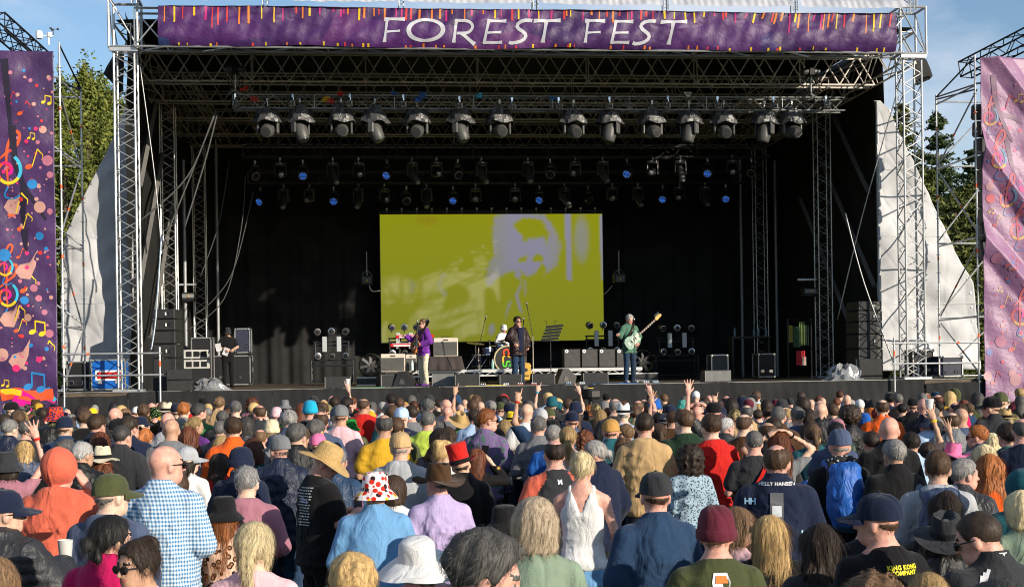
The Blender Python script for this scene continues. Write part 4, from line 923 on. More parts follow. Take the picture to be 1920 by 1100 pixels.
# riser with white truss edge
RY_ = 5.2
ris = thing('drum_riser', 'low black riser platform with a white zigzag truss edge', 'riser', (0, RY_, DZ)); ra, rb = at(722, 700, RY_), at(1204, 700, RY_); rzt = at(960, 691, RY_).z
MB().box(((ra.x + rb.x) / 2, RY_ + 1.6, rzt - .03), (rb.x - ra.x, 3.2, .06)).build('platform', BLKP, ris, world=True)
MB().box(((ra.x + rb.x) / 2, RY_ - .02, rzt - .05), (rb.x - ra.x, .05, .09)).build('top_rail', mat('rail_white', (.6, .6, .6), .4, .3), ris, world=True); lowz = at(960, 703, RY_).z
MB().box(((ra.x + rb.x) / 2, RY_ - .02, max(DZ + .02, lowz)), (rb.x - ra.x, .04, .04)).build('bottom_rail', MATS['rail_white'], ris, world=True)
n = 34
for k in range(n):
    xa = ra.x + (rb.x - ra.x) * k / n; xb = ra.x + (rb.x - ra.x) * (k + 1) / n; z0, z1 = max(DZ + .02, lowz), rzt - .08
    MB().tube([(xa, RY_ - .02, z0 if k % 2 else z1), (xb, RY_ - .02, z1 if k % 2 else z0)], .013, 5).build('brace', MATS['rail_white'], ris, 40, world=True)
# cream guitar amps, draped table, dark cabinets
CREAM = mat('cream_tolex', (.60, .52, .43), .6, 0, .3, 120, .08, 6); AMPG = mat('amp_grille', (.085, .085, .08), .8, 0, .5, 200, .15, 5)
def amp(label, px0, px1, pyt, pyb, Y):
    a, b = at(px0, pyb, Y), at(px1, pyb, Y); zt, zb = at((px0 + px1) / 2, pyt, Y).z, at((px0 + px1) / 2, pyb, Y).z; w, h = b.x - a.x, zt - zb; t = thing('guitar_amp', label, 'amplifier', ((a.x + b.x) / 2, Y + .15, zb), 0, 'cream guitar amps')
    MB().box((0, 0, h / 2), (w, .3, h), bev=.02).build('cabinet', CREAM, t); MB().box((0, -.152, h * .42), (w * .92, .012, h * .72)).build('grille_cloth', AMPG, t); MB().box((0, -.155, h * .88), (w * .2, .01, h * .06)).build('nameplate', BLKP, t)
    MB().tube([(-.12, 0, h), (-.1, 0, h + .04), (.1, 0, h + .04), (.12, 0, h)], .012, 6).build('carry_handle', BLKP, t); return t
AY = 4.9
amp('cream guitar amp on the riser at the far left', 714, 760, 663, 697, AY); amp('cream guitar amp half hidden behind the guitarist', 760.5, 781, 664, 697, AY)
amp('cream guitar amp on the draped table', 813, 859, 633, 668, AY + .1)
p0_, p1_ = at(806, 668, AY + .1), at(866, 697, AY + .1); dt = thing('draped_table', 'small table under a dark brown cloth carrying an amp', 'table', ((p0_.x + p1_.x) / 2, AY + .3, rzt))
hw = (p1_.x - p0_.x) / 2; hh = p0_.z - rzt
def fdr(u, v):
    s = u * 4; k = int(min(s, 3.999)); f_ = s - k; cs = [(-hw, -.25), (hw, -.25), (hw, .25), (-hw, .25), (-hw, -.25)]; x = cs[k][0] + (cs[k + 1][0] - cs[k][0]) * f_; y = cs[k][1] + (cs[k + 1][1] - cs[k][1]) * f_
    o_ = .03 * math.sin(u * 90) * v + .015 * math.sin(u * 41 + 2 * v) * v + .06 * v; l_ = math.hypot(x, y); return (x + x / l_ * o_, y + y / l_ * o_, hh - .004 - hh * v)
MB().grid(fdr, 120, 6).build('cloth_sides', mat('brown_cloth', (.045, .036, .034), .85, 0, .3, 30, .2, 4), dt, 180); MB().box((0, 0, hh - .012), (2 * hw, .5, .02)).build('table_top', MATS['brown_cloth'], dt)
for sx_ in (-1, 1):
    for sy_ in (-1, 1): MB().tube([(sx_ * (hw - .05), sy_ * .2, 0), (sx_ * (hw - .05), sy_ * .2, hh - .02)], .015, 6).build('leg', BLKM, dt)
for i, (a, b) in enumerate(((1057, 1089), (1090, 1121.5), (1122.5, 1154.5), (1155.5, 1186))):
    A, B = at(a, 691, 5.4), at(b, 691, 5.4); zt = at(a, 654, 5.4).z; w = B.x - A.x; h = zt - rzt; t = thing('bass_cabinet', f"{('leftmost', 'second', 'third', 'rightmost')[i]} of the four dark bass cabinets on the riser", 'amplifier', ((A.x + B.x) / 2, 5.6, rzt), 0, 'bass cabinets')
    MB().box((0, 0, h / 2), (w - .01, .4, h), bev=.015).build('cabinet', BLKP, t); MB().box((0, -.203, h / 2), (w * .9, .012, h * .92)).build('grille', mat('grey_cloth_grille', (.07, .068, .066), .8, 0, .4, 200, .15), t)
    MB().lathe([(.055, 0), (.055, .008), (.03, .012), (0, .012)], 14, T(-w * .32, -.21, h * .88) @ RX(90)).build('badge', WHITE, t, 40); MB().lathe([(.018, .0), (.018, .006), (0, .006)], 10, T(-w * .32, -.222, h * .88) @ RX(90)).build('badge_dot', BLKP, t)
# light racks (six lamps and two bars each)
def light_rack(label, px0, px1, pyt, Y, base=True, cols=3):
    A, B = at(px0, 690, Y), at(px1, 690, Y); zt = at((px0 + px1) / 2, pyt, Y).z; w = B.x - A.x; zb = DZ; t = thing('light_rack', label, 'light rack', ((A.x + B.x) / 2, Y, zb), 0, 'light racks on the stage'); H = zt - zb; fh = H * .43 if base else .05
    q = MB()
    for s in (-1, 1):
        for y in (0, .5): q.tube([(s * w * .52, y, .1), (s * w * .52, y, fh)], .03, 6)
        q.tube([(s * w * .42, .1, fh), (s * w * .42, .1, H * .75)], .025, 6)
    for z in (.14, fh * .78, fh):
        for y in (0, .5): q.tube([(-w * .54, y, z), (w * .54, y, z)], .03, 6)
        for s in (-1, 1): q.tube([(s * w * .52, 0, z), (s * w * .52, .5, z)], .03, 6)
    for z in (H * .68, H * .74): q.tube([(-w * .46, .1, z), (w * .46, .1, z)], .028, 6)
    q.build('frame', mat('blue_black_steel', (.035, .04, .048), .4, .5), t, 40)
    for s in (-1, 1):
        MB().tube([(s * w * .48 - .03, 0, .06), (s * w * .48 + .03, 0, .06)], .06, 10).build('castor', BLKP, t, 40)
    for r_, z in enumerate((H * .92, H * .5)):
        for c in range(cols):
            x = (c - (cols - 1) / 2) * w * .36; lp = MB().lathe([(0, .16), (.08, .14), (.11, .04), (.115, -.08), (.10, -.09)], 14, T(x, 0, z) @ RX(-78 - 10 * ((c + r_) % 2)) @ RY(12 * (c - 1))).build('lamp', BLKM, t, 40)
            MB().lathe([(.1, -.085), (.104, -.1), (.075, -.105), (.07, -.07), (.03, -.05), (0, -.045)], 14, T(x, 0, z) @ RX(-78 - 10 * ((c + r_) % 2)) @ RY(12 * (c - 1))).build('reflector', mat('reflector', (.35, .36, .38), .25, .9), lp, 60)
            MB().tube([(x, .1, z - .16 * (1 if r_ == 0 else -1)), (x, .05, z)], .015, 5).build('lamp_arm', BLKM, lp)
    for s in range(cols - 1):
        x = (s - (cols - 2) / 2) * w * .36; MB().box((x, -.02, H * .70), (.14, .08, H * .26), bev=.01).build('strobe_bar', mat('strobe_glass', (.42, .44, .46), .3, 0, 0, 1, .1, 20, stretch=(20, 1, 1)), t)
    return t
light_rack('light rack of six lamps left of the cream amps', 585, 660, 612, 7.5); light_rack('light rack of six lamps right of the bass player', 1232, 1308, 606, 8.3)
light_rack('light rack behind the purple guitarist and red keyboards', 726, 792, 604, 8.8, True, 3); light_rack('light rack in front of the right edge of the yellow screen', 1096, 1168, 600, 8.8, True, 3)
# red keyboards on a stand
kb = at(770, 640, 6.6); t = thing('keyboard_stand', 'black stand carrying two red stage keyboards', 'keyboard stand', (kb.x, 6.6, DZ)); q = MB()
kz1, kz2 = at(770, 634, 6.6).z - DZ, at(770, 650, 6.6).z - DZ
for s in (-1, 1): q.tube([(s * .45, -.2, .02), (s * .3, .1, kz1)], .025, 6).tube([(s * .45, .3, .02), (s * .3, .1, kz2)], .025, 6).tube([(s * .36, -.1, kz2 - .03), (s * .36, .25, kz2 - .03)], .02, 6).tube([(s * .36, -.1, kz1 - .03), (s * .36, .25, kz1 - .03)], .02, 6)
q.build('stand_frame', BLKM, t, 40)
for z, dx, lab in ((kz1, .12, 'upper red stage keyboard behind the guitarist'), (kz2, -.05, 'lower red stage keyboard behind the guitarist')):
    k_ = thing('keyboard', lab, 'keyboard', (kb.x + dx, 6.62, DZ + z), 0, 'red keyboards'); MB().box((0, 0, .05), (1.15, .32, .1), bev=.015).build('case', RED, k_); MB().box((.0, .163, .05), (1.0, .008, .05)).build('back_print', WHITE, k_); MB().box((0, -.165, .04), (.95, .008, .05)).build('front_print', mat('pale_print', (.7, .65, .65), .5), k_)
    for kk in range(28): MB().box((-.5 + .036 * kk, -.06, .105), (.032, .16, .015)).build('key', WHITE, k_)
# stage fan under a black hood
p = at(695, 690, 6.4); t = thing('stage_fan', 'round black stage fan on a small flight case', 'fan', (p.x, 6.4, DZ)); MB().box((0, 0, .12), (.85, .5, .24), bev=.02).build('case', BLKP, t)
for z in (.01, .23): MB().box((0, -.252, z), (.86, .012, .03)).build('case_edge', ALU, t)
MB().lathe([(.33, -.15), (.36, 0), (.33, .15)], 22, T(0, 0, .6) @ RX(90), cap=False).build('drum_housing', BLKP, t, 40)
for k in range(7): MB().box((0, 0, 0), (.09, .02, .3)).build('blade', HEADG, t).matrix_local = T(0, 0, .6) @ RY(k * 51.4) @ T(0, 0, .17) @ RZ(25)
t2 = copy_tree(t); pf = at(1205, 690, 6.6); t2.matrix_world = T(pf.x, 6.6, DZ); t2['label'] = 'dark stage fan on a case right of the bass cabinets'
# ------------------------------------------------------------------ flight cases
def flight_case(label, px0, px1, pyt, pyb, Y, body, depth=.8, onz=None, stripe=None, latch=2, cat='flight case', rz=0):
    A, B = at(px0, pyb, Y), at(px1, pyb, Y); zt = at((px0 + px1) / 2, pyt, Y).z; zb = DZ if onz is None else onz; w, h = B.x - A.x, zt - zb
    t = thing('flight_case', label, cat, ((A.x + B.x) / 2, Y + depth / 2, zb), R(rz), 'flight cases'); MB().box((0, 0, h / 2 + .04), (w - .03, depth - .03, h - .09)).build('panels', body, t); e = MB()
    for z in (.06, h - .02):
        for s in (-1, 1): e.box((0, s * (depth / 2 - .012), z), (w, .03, .035)); e.box((s * (w / 2 - .012), 0, z), (.03, depth - .03, .035))
    for s in (-1, 1):
        for s2 in (-1, 1): e.box((s * (w / 2 - .012), s2 * (depth / 2 - .012), h / 2 + .02), (.032, .032, h - .1))
    e.build('metal_edging', ALU, t)
    for s in (-1, 1):
        for s2 in (-1, 1):
            MB().box((s * (w / 2 - .03), -depth / 2 + .0, .06 if s2 < 0 else h - .03), (.09, .05, .09), bev=.02).build('corner_ball', CHROME, t)
    for k in range(latch): MB().box(((k - (latch - 1) / 2) * w * .5, -depth / 2 + .004, h * .3), (.12, .02, .1), bev=.008).build('latch', CHROME, t)
    if stripe: MB().box((.02, -depth / 2 + .003, h * .5), (w * .7, .012, h * .2)).build('stripe', RED, t); MB().box((.02, -depth / 2 + .008, h * .5), (w * .8, .01, h * .32)).build('white_border', WHITE, t)
    return t
NAVY = mat('navy_panel', (.03, .034, .06), .4); DKC = mat('black_laminate', (.018, .018, .02), .4)
flight_case('bright blue flight case with red stripe behind the left tower', 171, 236, 673, 722, .9, BLUE, .7, DZ, True); flight_case('black case left of the blue flight case', 125, 160, 677, 722, .9, DKC, .6, DZ)
flight_case('black and silver flight case on the right scaffold platform', 1761, 1806, 667, 711, .9, NAVY, .7); MB_ = flight_case('plain black case behind the right truss tower', 1712, 1752, 655, 711, 1.4, DKC, .6)
flight_case('black flight case lettered OCS in the right wing', 1422, 1454, 662, 697, 7.0, DKC, .7); flight_case('black amplifier case with green edge in the right wing', 1334, 1366, 664, 695, 5.5, DKC, .6)
flight_case('large black flight case behind the stage hand', 396, 470, 666, 710, 9.0, DKC, 1.0); flight_case('blue lidded flight case stacked behind the stage hand', 440, 469, 615, 640, 9.2, NAVY, .7, at(440, 664, 9.0).z + .0)
flight_case('dark upright rack case left of the stage hand', 359, 397, 632, 700, 7.6, DKC, .8)
t = thing('power_rack', 'pale grey power distribution rack in the left wing', 'equipment rack', (at(370, 690, 6.4).x, 6.4, DZ)); zr = at(370, 665, 6.4).z - DZ
for k in range(2):
    u_ = MB().box((0, 0, zr + .02 - .3 * k), (.75, .4, .26), bev=.01).build('rack_unit', mat('pale_grey_metal', (.5, .5, .48), .5), t)
    for kk in range(3): MB().box((-.22 + .22 * kk, -.202, zr + .02 - .3 * k), (.17, .01, .16)).build('unit_panel', BLKM, u_)
MB().box((0, 0, (zr - .45) / 2), (.72, .4, max(.1, zr - .45))).build('plinth', DKC, t)
# desks and small equipment in the dark right wing
t = thing('guitar_workstation', 'dark technician desk with bottles in the right wing', 'desk', (at(1405, 690, 9).x, 9, DZ)); MB().box((0, 0, 1.35), (1.3, .6, .06)).build('desk_top', DKC, t)
for s in (-1, 1): MB().box((s * .6, 0, .67), (.06, .5, 1.32)).build('side_panel', DKC, t)
for s, x in enumerate((-.5, .15, .3, .55)): tag(MB().lathe([(.04, 0), (.042, .2), (.018, .27), (.018, .3), (0, .3)], 10, T(at(1405, 690, 9).x + x, 8.9, DZ + 1.38)).build('bottle', mat('blue_grey_plastic', (.12, .2, .24), .3), None, 40), f'{ORD[s]} water bottle from the left on the dark desk', 'bottle', 'bottles on the desk')
t = thing('wardrobe_rail', 'colourful scarves and a red bag hanging in the right wing', 'clothes rail', (at(1500, 690, 4).x, 4, DZ)); zt_ = at(1500, 597, 4).z - DZ
MB().tube([(-.35, 0, 0), (-.35, 0, zt_), (.35, 0, zt_), (.35, 0, 0)], .02, 6).build('rail', BLKM, t)
for i, (x, z, c, w_, h_) in enumerate(((-.28, .75, '#8a7a30', .14, .5), (-.1, .7, '#304a30', .2, .6), (.06, .75, '#5a6a38', .16, .7), (.18, .72, '#2a3a2a', .14, .6), (.0, .35, '#b02830', .26, .42), (.1, .3, '#d8d0c0', .1, .25))):
    MB().grid(lambda u, v, x=x, z=z, w_=w_, h_=h_: (x - w_ / 2 + w_ * u, -.02 * i + .02 * math.sin(u * 12), zt_ * z + h_ / 2 - h_ * v), 10, 6).build('hanging_cloth', mat('cloth_' + c[1:], srgb(c), .8), t, 180)
# foil wrapped bundles
FOIL = mat('clear_plastic_wrap', (.26, .26, .26), .22, .35, .8, 14, .3, 6, spec=.8)
def bundle(label, px, py, Y, w, h, seed):
    p = at(px, py, Y); rnd = random.Random(seed); t = thing('wrapped_bundle', label, 'bundle', (p.x, Y, DZ)); ph = [rnd.uniform(0, 6) for _ in range(5)]; n = 36; vs = []; pr = [(.0, .9), (.4, 1.0), (.72, .86), (.9, .5), (1.0, .25), (1.3, .02)]
    for r, z in pr:
        for k in range(n):
            a = 6.2832 * k / n; ww = 1 + .16 * math.sin(3 * a + ph[0]) + .12 * math.sin(7 * a + ph[1] + 5 * z) + .10 * math.sin(12 * a + ph[2] - 6 * z); vs.append((r * w / 2 * ww * math.cos(a), r * w * .3 * ww * math.sin(a), max(.004, h * z * (1 + .2 * math.sin(5 * a + ph[3]) + .12 * math.sin(11 * a + ph[4])))))
    MB().add(vs, [(i * n + k, i * n + (k + 1) % n, (i + 1) * n + (k + 1) % n, (i + 1) * n + k) for i in range(len(pr) - 1) for k in range(n)]).build('plastic_wrap', FOIL, t, 20)
    MB().box((0, 0, h * .45), (w * .6, w * .3, h * .7)).build('contents', mat('grey_contents', (.2, .2, .2), .6), t)
bundle('crumpled clear plastic bundle on the right stage front', 1582, 710, -.3, .85, .36, 1); bundle('grey plastic sheeted bundle right of the left subwoofers', 393, 722, -.1, .75, .26, 2)
# cables on the deck
rnd = random.Random(9); CC = [('cable_rubber', ROPE), ('green_cable', mat('green_cable', (.05, .2, .08), .5)), ('yellow_cable', mat('yellow_cable', (.5, .4, .05), .5)), ('blue_cable', mat('blue_cable', (.05, .15, .4), .5))]
ZN = ['left of the raised drink', 'by the left guitarist monitor', 'at the purple guitarist feet', 'below the draped table', 'below the drum kit', 'at the singer feet', 'right of the singer', 'below the music stand', 'in front of the bass cabinets', 'at the bass player feet', 'right of the bass player', 'left of the lone right monitor']
for i, zn in enumerate(ZN * 2):
    x = at(640 + (i % 12) * 58, 720, 0).x; y = -.55 + .5 * (i // 12) + rnd.uniform(-.1, .1); P = [Vector((x, y, DZ + .016))]
    for k in range(7): P.append(P[-1] + Vector((rnd.uniform(-.1, .45), rnd.uniform(-.16, .16), 0)))
    c = CC[0] if i % 4 else CC[1 + (i // 4) % 3]
    wire('stage_cable', f"{c[0].split('_')[0].replace('cable', 'black')} cable on the {('front edge', 'inner deck')[i // 12]} {zn}", P, .014, c[1], group='cables lying on the deck')
for i, (px, py, c) in enumerate(((905, 717, '#30507a'), (1000, 718, '#c0401c'), (1065, 716, '#3a6a8a'), (1090, 717, '#dcdcdc'), (1210, 716, '#c8c8c8'), (948, 719, '#d8d8d8'), (975, 716, '#c84820'), (1228, 714, '#90b0c8'))):
    p = atz(px, py, DZ); t = thing('effect_pedal', f"{('blue', 'orange', 'slate blue', 'white', 'light grey', 'small white', 'red', 'pale blue')[i]} effect pedal on the stage front {('left of the singer', 'right of the singer', 'by the music stand', 'near the bass cabinets', 'by the bass player', 'below the drum', 'at the singer feet', 'right of the bass player')[i]}", 'pedal', (at(px, py, -.2).x, -.3, DZ), 0, 'effect pedals')
    MB().prism([(-.07, 0), (.07, 0), (.07, .06), (-.07, .035)], .16, RZ(90)).build('pedal_box', mat('ped_' + c[1:], srgb(c), .4, .2), t)
    for k in range(3): MB().lathe([(.02, 0), (.018, .025), (0, .025)], 8, T(-.05 + .05 * k, 0, .05)).build('knob', CHROME, t)
# mic stands, music stand
def mic_stand(label, px, pyb, pyt, Y, boom=None, straight=True):
    p = at(px, pyb, Y); zt = at(px, pyt, Y).z - DZ; t = thing('microphone_stand', label, 'microphone stand', (p.x, Y, DZ), 0, 'microphone stands')
    MB().tube([(0, 0, .02), (0, 0, zt if boom is None else zt * .75)], .012, 8).build('pole', BLKM if straight else CHROME, t, 40)
    if straight: MB().lathe([(.14, 0), (.14, .02), (.03, .035), (0, .035)], 18).build('round_base', BLKM, t, 40)
    else:
        for k in range(3): MB().tube([(0, 0, .2), (.32 * math.cos(k * 2.1 + .5), .32 * math.sin(k * 2.1 + .5), .015)], .012, 6).build('leg', BLKM, t, 40)
    if boom is None: e = Vector((0, 0, zt)); d = Vector((0, -.3, .95))
    else:
        e = at(*boom, Y) - Vector((p.x, Y, DZ)); b0 = Vector((0, 0, zt * .75)); MB().tube([b0 + (b0 - e) * .25, e], .01, 6).build('boom_arm', BLKM, t, 40); d = (e - b0)
    d = Vector(d).normalized(); Mq = Matrix.Translation(e) @ d.to_track_quat('Z', 'Y').to_matrix().to_4x4(); MB().lathe([(.012, -.02), (.016, .1), (.02, .12)], 10, Mq).build('microphone', BLKM, t, 40); MB().lathe([(.02, .115), (.028, .14), (.024, .165), (0, .178)], 10, Mq).build('mic_head', mat('mic_mesh', (.35, .35, .36), .4, .8), t, 60)
mic_stand('straight microphone stand in front of the purple guitarist', 784, 721, 612, 1.0); mic_stand('straight microphone stand in front of the singer', 983, 716, 607, 1.2); mic_stand('straight microphone stand in front of the bass player', 1190, 715, 608, 1.0)
mic_stand('tall chrome microphone boom stand behind the singer', 1000, 708, 600, 2.6, (989, 578), False); mic_stand('overhead drum microphone on a boom left of the kit', 898, 697, 630, 6.2, (909, 602), False)
p = at(1033, 697, 3.0); t = thing('music_stand', 'black perforated music stand right of the singer', 'music stand', (p.x, 3.0, DZ)); zt_ = at(1033, 630, 3.0).z - DZ
MB().tube([(0, 0, .1), (0, 0, zt_)], .014, 8).build('pole', BLKM, t, 40)
for k in range(3): MB().tube([(0, 0, .3), (.3 * math.cos(k * 2.1), .3 * math.sin(k * 2.1), .015)], .012, 6).build('leg', BLKM, t, 40)
for k in range(5): MB().box(Vector((.04 * k - .02, .03 * k, zt_ - .08 + .09 * k)), (.5, .012, .07), RX(-25) @ RY(-6)).build('desk_slat', BLKM, t)
MB().box((.02, -.04, zt_ - .13), (.5, .08, .015)).build('desk_lip', BLKM, t)
for s in (-1, 1): MB().tube([(s * .1, 0, zt_ + .3), (s * .12, -.05, zt_ + .42), (s * .2, -.15, zt_ + .44)], .006, 5).build('clip_lamp', BLKM, t)
# ------------------------------------------------------------------ drum kit
DY = 6.4
dk = thing('drum_kit', 'dark drum kit with cymbals on the riser behind the singer', 'drum kit', (at(945, 690, DY).x, DY, rzt)); o0 = dk.location
def dpx(px, py, dy=0):
    p = at(px, py, DY + dy); return Vector((p.x - o0.x, dy, p.z - o0.z))
SHELL = mat('dark_blue_shell', (.025, .035, .07), .2, .3, 0, 1, .1)
c = dpx(950, 673, -.35); rad = .40; MB().lathe([(rad, -.2), (rad, .22)], 32, T(*c) @ RX(90), cap=False).build('bass_drum_shell', SHELL, dk, 40)
hd = MB().lathe([(rad * .93, 0), (rad * .93, .004), (0, .008)], 32, T(c.x, c.y - .215, c.z) @ RX(90)).build('bass_drum_head', BLKP, dk, 40); MB().lathe([(rad * .93, .22), (rad * 1.03, .22), (rad * 1.03, .26), (rad * .93, .26)], 32, T(*c) @ RX(90), cap=False).build('hoop', mat('gold_hoop', (.62, .52, .30), .35, .4), dk, 40)
def glyph(pts, w, c_, nm):
    n = len(pts); A = []; B = []; y = c.y - .232
    for i, (x, z) in enumerate(pts):
        a, b = pts[max(0, i - 1)], pts[min(n - 1, i + 1)]; tx, tz = b[0] - a[0], b[1] - a[1]; l = math.hypot(tx, tz) or 1; A.append((c.x + x - tz / l * w / 2, y, c.z + z + tx / l * w / 2)); B.append((c.x + x + tz / l * w / 2, y, c.z + z - tx / l * w / 2))
    MB().add(A + B, [(i, i + 1, n + i + 1, n + i) for i in range(n - 1)]).build(nm, mat('glyph_' + c_[1:], srgb(c_), .5), hd)
gx = -.03
glyph([(gx + .085 * math.cos(k * .2618), .20 + .085 * math.sin(k * .2618)) for k in range(25)], .05, '#e0481e', 'letter_o'); glyph([(gx + .1 * math.cos(R(10 + k * 8)), .03 + .085 * math.sin(R(10 + k * 8))) for k in range(22)] + [(gx - .1, -.06), (gx - .1, -.1)], .05, '#e8b020', 'letter_c')
glyph([(gx - .1, -.1), (gx - .1, -.17), (gx - .08, -.21), (gx - .03, -.22), (gx + .0, -.18), (gx + .0, -.1), (gx + .03, -.07), (gx + .09, -.07), (gx + .11, -.09)], .05, '#58c030', 'letter_s'); glyph([(gx + .11, -.13), (gx + .11, -.21), (gx + .05, -.21)], .05, '#38a838', 'letter_s'); glyph([(gx + .0, -.275), (gx + .07, -.275)], .02, '#d0d0d0', 'small_print')
for (px, py, r, h, tl, dy) in ((915, 660, .17, .2, 10, -.1), (938, 655, .16, .18, 14, -.1), (898, 676, .22, .35, 0, .2), (962, 658, .16, .18, 12, 0), (925, 676, .2, .3, 0, .3)):
    cc = dpx(px, py, dy); d = MB().lathe([(r, -h / 2), (r, h / 2)], 20, T(*cc) @ RX(-tl)).build('tom_drum', SHELL, dk, 40)
    for s in (-1, 1): MB().lathe([(r, s * h / 2 - .012), (r * 1.04, s * h / 2 - .012), (r * 1.04, s * h / 2 + .012), (r, s * h / 2 + .012)], 20, T(*cc) @ RX(-tl), cap=False).build('rim', CHROME, d, 40)
BRASS = mat('brass_cymbal', (.42, .32, .12), .3, .85, 0, 1, .15)
for (px, py, r, tl, dy) in ((892, 643, .28, 8, -.1), (947, 637, .24, -6, .1), (934, 648, .26, 5, .2), (918, 639, .2, 0, 0), (962, 640, .26, 10, 0)):
    cc = dpx(px, py, dy); MB().lathe([(r, -.015), (r * .5, .0), (r * .2, .008), (r * .14, .03), (0, .035)], 22, T(*cc) @ RX(tl) @ RY(tl * .7)).build('cymbal', BRASS, dk, 60)
    MB().tube([(cc.x, cc.y, 0.02), (cc.x, cc.y, cc.z)], .012, 6).build('cymbal_stand', CHROME, dk, 40)
    for k in range(3): MB().tube([(cc.x, cc.y, .45), (cc.x + .3 * math.cos(k * 2.1 + 1.0), cc.y + .3 * math.sin(k * 2.1 + 1.0), .012)], .011, 6).build('stand_leg', CHROME, dk, 40)
t = thing('drum_throne', 'round drum stool under the drummer', 'stool', (at(945, 690, 7.1).x, 7.1, rzt)); MB().lathe([(0, .44), (.17, .44), (.17, .5), (0, .52)], 18).build('seat', BLKP, t, 40); MB().tube([(0, 0, .1), (0, 0, .45)], .02, 8).build('post', CHROME, t)
for k in range(3): MB().tube([(0, 0, .25), (.25 * math.cos(k * 2.1), .25 * math.sin(k * 2.1), .015)], .012, 6).build('leg', CHROME, t)
for i, (px, pyb, c1) in enumerate(((773, 697, '#c8dce0'), (924, 694, '#88b8b0'))):
    p = at(px, pyb, 4.75 if i == 0 else 5.3); t = thing('water_bottle', f"clear water bottle standing on the riser {('by the cream amps', 'beside the bass drum')[i]}", 'bottle', (p.x, p.y, rzt)); MB().lathe([(.04, 0), (.042, .2), (.02, .26)], 12).build('bottle_body', mat('bot_' + c1[1:], srgb(c1), .2), t, 40); MB().lathe([(.02, .26), (.02, .29), (0, .29)], 10).build('cap', WHITE, t)
# acoustic guitar on a stand behind the singer
def guitar_outline(bw, up, wl, bl, n=10):
    L_ = [(0, 0), (bw * .6, .01), (bw * .95, bl * .12), (bw, bl * .28), (bw * .85, bl * .45), (wl, bl * .6), (up * .95, bl * .75), (up, bl * .85), (up * .7, bl * .97), (0, bl)]
    return L_ + [(-x, z) for x, z in reversed(L_[1:-1])]
p = at(986, 706, 2.4); t = thing('acoustic_guitar', 'honey coloured acoustic guitar standing behind the singer', 'guitar', (p.x, 2.4, DZ + .1))
MB().prism(guitar_outline(.2, .145, .125, .5), .1).build('body', mat('honey_wood', (.60, .36, .07), .25, 0, 0, 1, .15, 3), t); MB().lathe([(.05, 0), (.05, .004), (0, .004)], 16, T(0, -.052, .3) @ RX(90)).build('sound_hole', BLKP, t)
MB().box((0, -.03, .78), (.05, .03, .6)).build('neck', mat('dark_wood', (.08, .045, .025), .4), t); MB().box((0, -.02, 1.12), (.07, .02, .16), bev=.01).build('headstock', MATS['dark_wood'], t); MB().box((0, -.056, .14), (.16, .02, .03)).build('bridge', MATS['dark_wood'], t); MB().tube([(-.15, .1, -.1), (-.1, -.05, .02), (.1, -.05, .02), (.15, .1, -.1)], .012, 6).build('stand', BLKM, t)
# camera operator's covered broadcast camera in the pit is built with the crowd
# ================================================================== PEOPLE: implicit bodies meshed with surface nets
def surface_nets(Vv, lo, h):
    ins = Vv < 0; nx, ny, nz = Vv.shape
    cs = [(i, j, k) for i in (0, 1) for j in (0, 1) for k in (0, 1)]
    sl = lambda A, c: A[c[0]:nx - 1 + c[0], c[1]:ny - 1 + c[1], c[2]:nz - 1 + c[2]]
    cnt = sum(sl(ins, c).astype(np.int8) for c in cs); act = (cnt > 0) & (cnt < 8)
    idx = np.full(act.shape, -1, np.int32); ii = np.argwhere(act); idx[act] = np.arange(len(ii))
    acc = np.zeros((len(ii), 3)); num = np.zeros(len(ii))
    a = ii.T
    for c in cs:
        for ax in range(3):
            if c[ax] == 1: continue
            d = list(c); d[ax] = 1
            v0 = Vv[a[0] + c[0], a[1] + c[1], a[2] + c[2]]; v1 = Vv[a[0] + d[0], a[1] + d[1], a[2] + d[2]]
            m = (v0 < 0) != (v1 < 0)
            if not m.any(): continue
            t = v0[m] / (v0[m] - v1[m]); p = np.tile(np.array(c, float), (m.sum(), 1)); p[:, ax] = t; acc[m] += p; num[m] += 1
    P = (ii + acc / np.maximum(num, 1)[:, None]) * h + lo
    F = []
    for ax in range(3):
        o = [x for x in range(3) if x != ax]
        A = np.take(ins, range(0, Vv.shape[ax] - 1), ax); B = np.take(ins, range(1, Vv.shape[ax]), ax); e = np.argwhere(A != B)
        e = e[(e[:, o[0]] > 0) & (e[:, o[1]] > 0) & (e[:, o[0]] < Vv.shape[o[0]] - 1) & (e[:, o[1]] < Vv.shape[o[1]] - 1)]
        if len(e) == 0: continue
        q = []
        for d0, d1 in ((-1, -1), (0, -1), (0, 0), (-1, 0)):
            c = e.copy(); c[:, o[0]] += d0; c[:, o[1]] += d1; q.append(idx[c[:, 0], c[:, 1], c[:, 2]])
        q = np.stack(q, 1); inside = A[e[:, 0], e[:, 1], e[:, 2]]; flip = inside == (ax == 1)
        q[flip] = q[flip][:, ::-1]; F.append(q[(q >= 0).all(1)])
    return P, np.concatenate(F) if F else np.zeros((0, 4), int)
def mesh_field(fn, lo, hi, h):
    lo = np.array(lo, float); n = np.ceil((np.array(hi) - lo) / h).astype(int) + 1
    g = np.stack(np.meshgrid(*[lo[i] + h * np.arange(n[i]) for i in range(3)], indexing='ij'), -1).astype(np.float32)
    return surface_nets(fn(g), lo, h)
def smin(a, b, k):
    h = np.clip(.5 + .5 * (b - a) / k, 0, 1); return b + (a - b) * h - k * h * (1 - h)
def smax(a, b, k): return -smin(-a, -b, k)
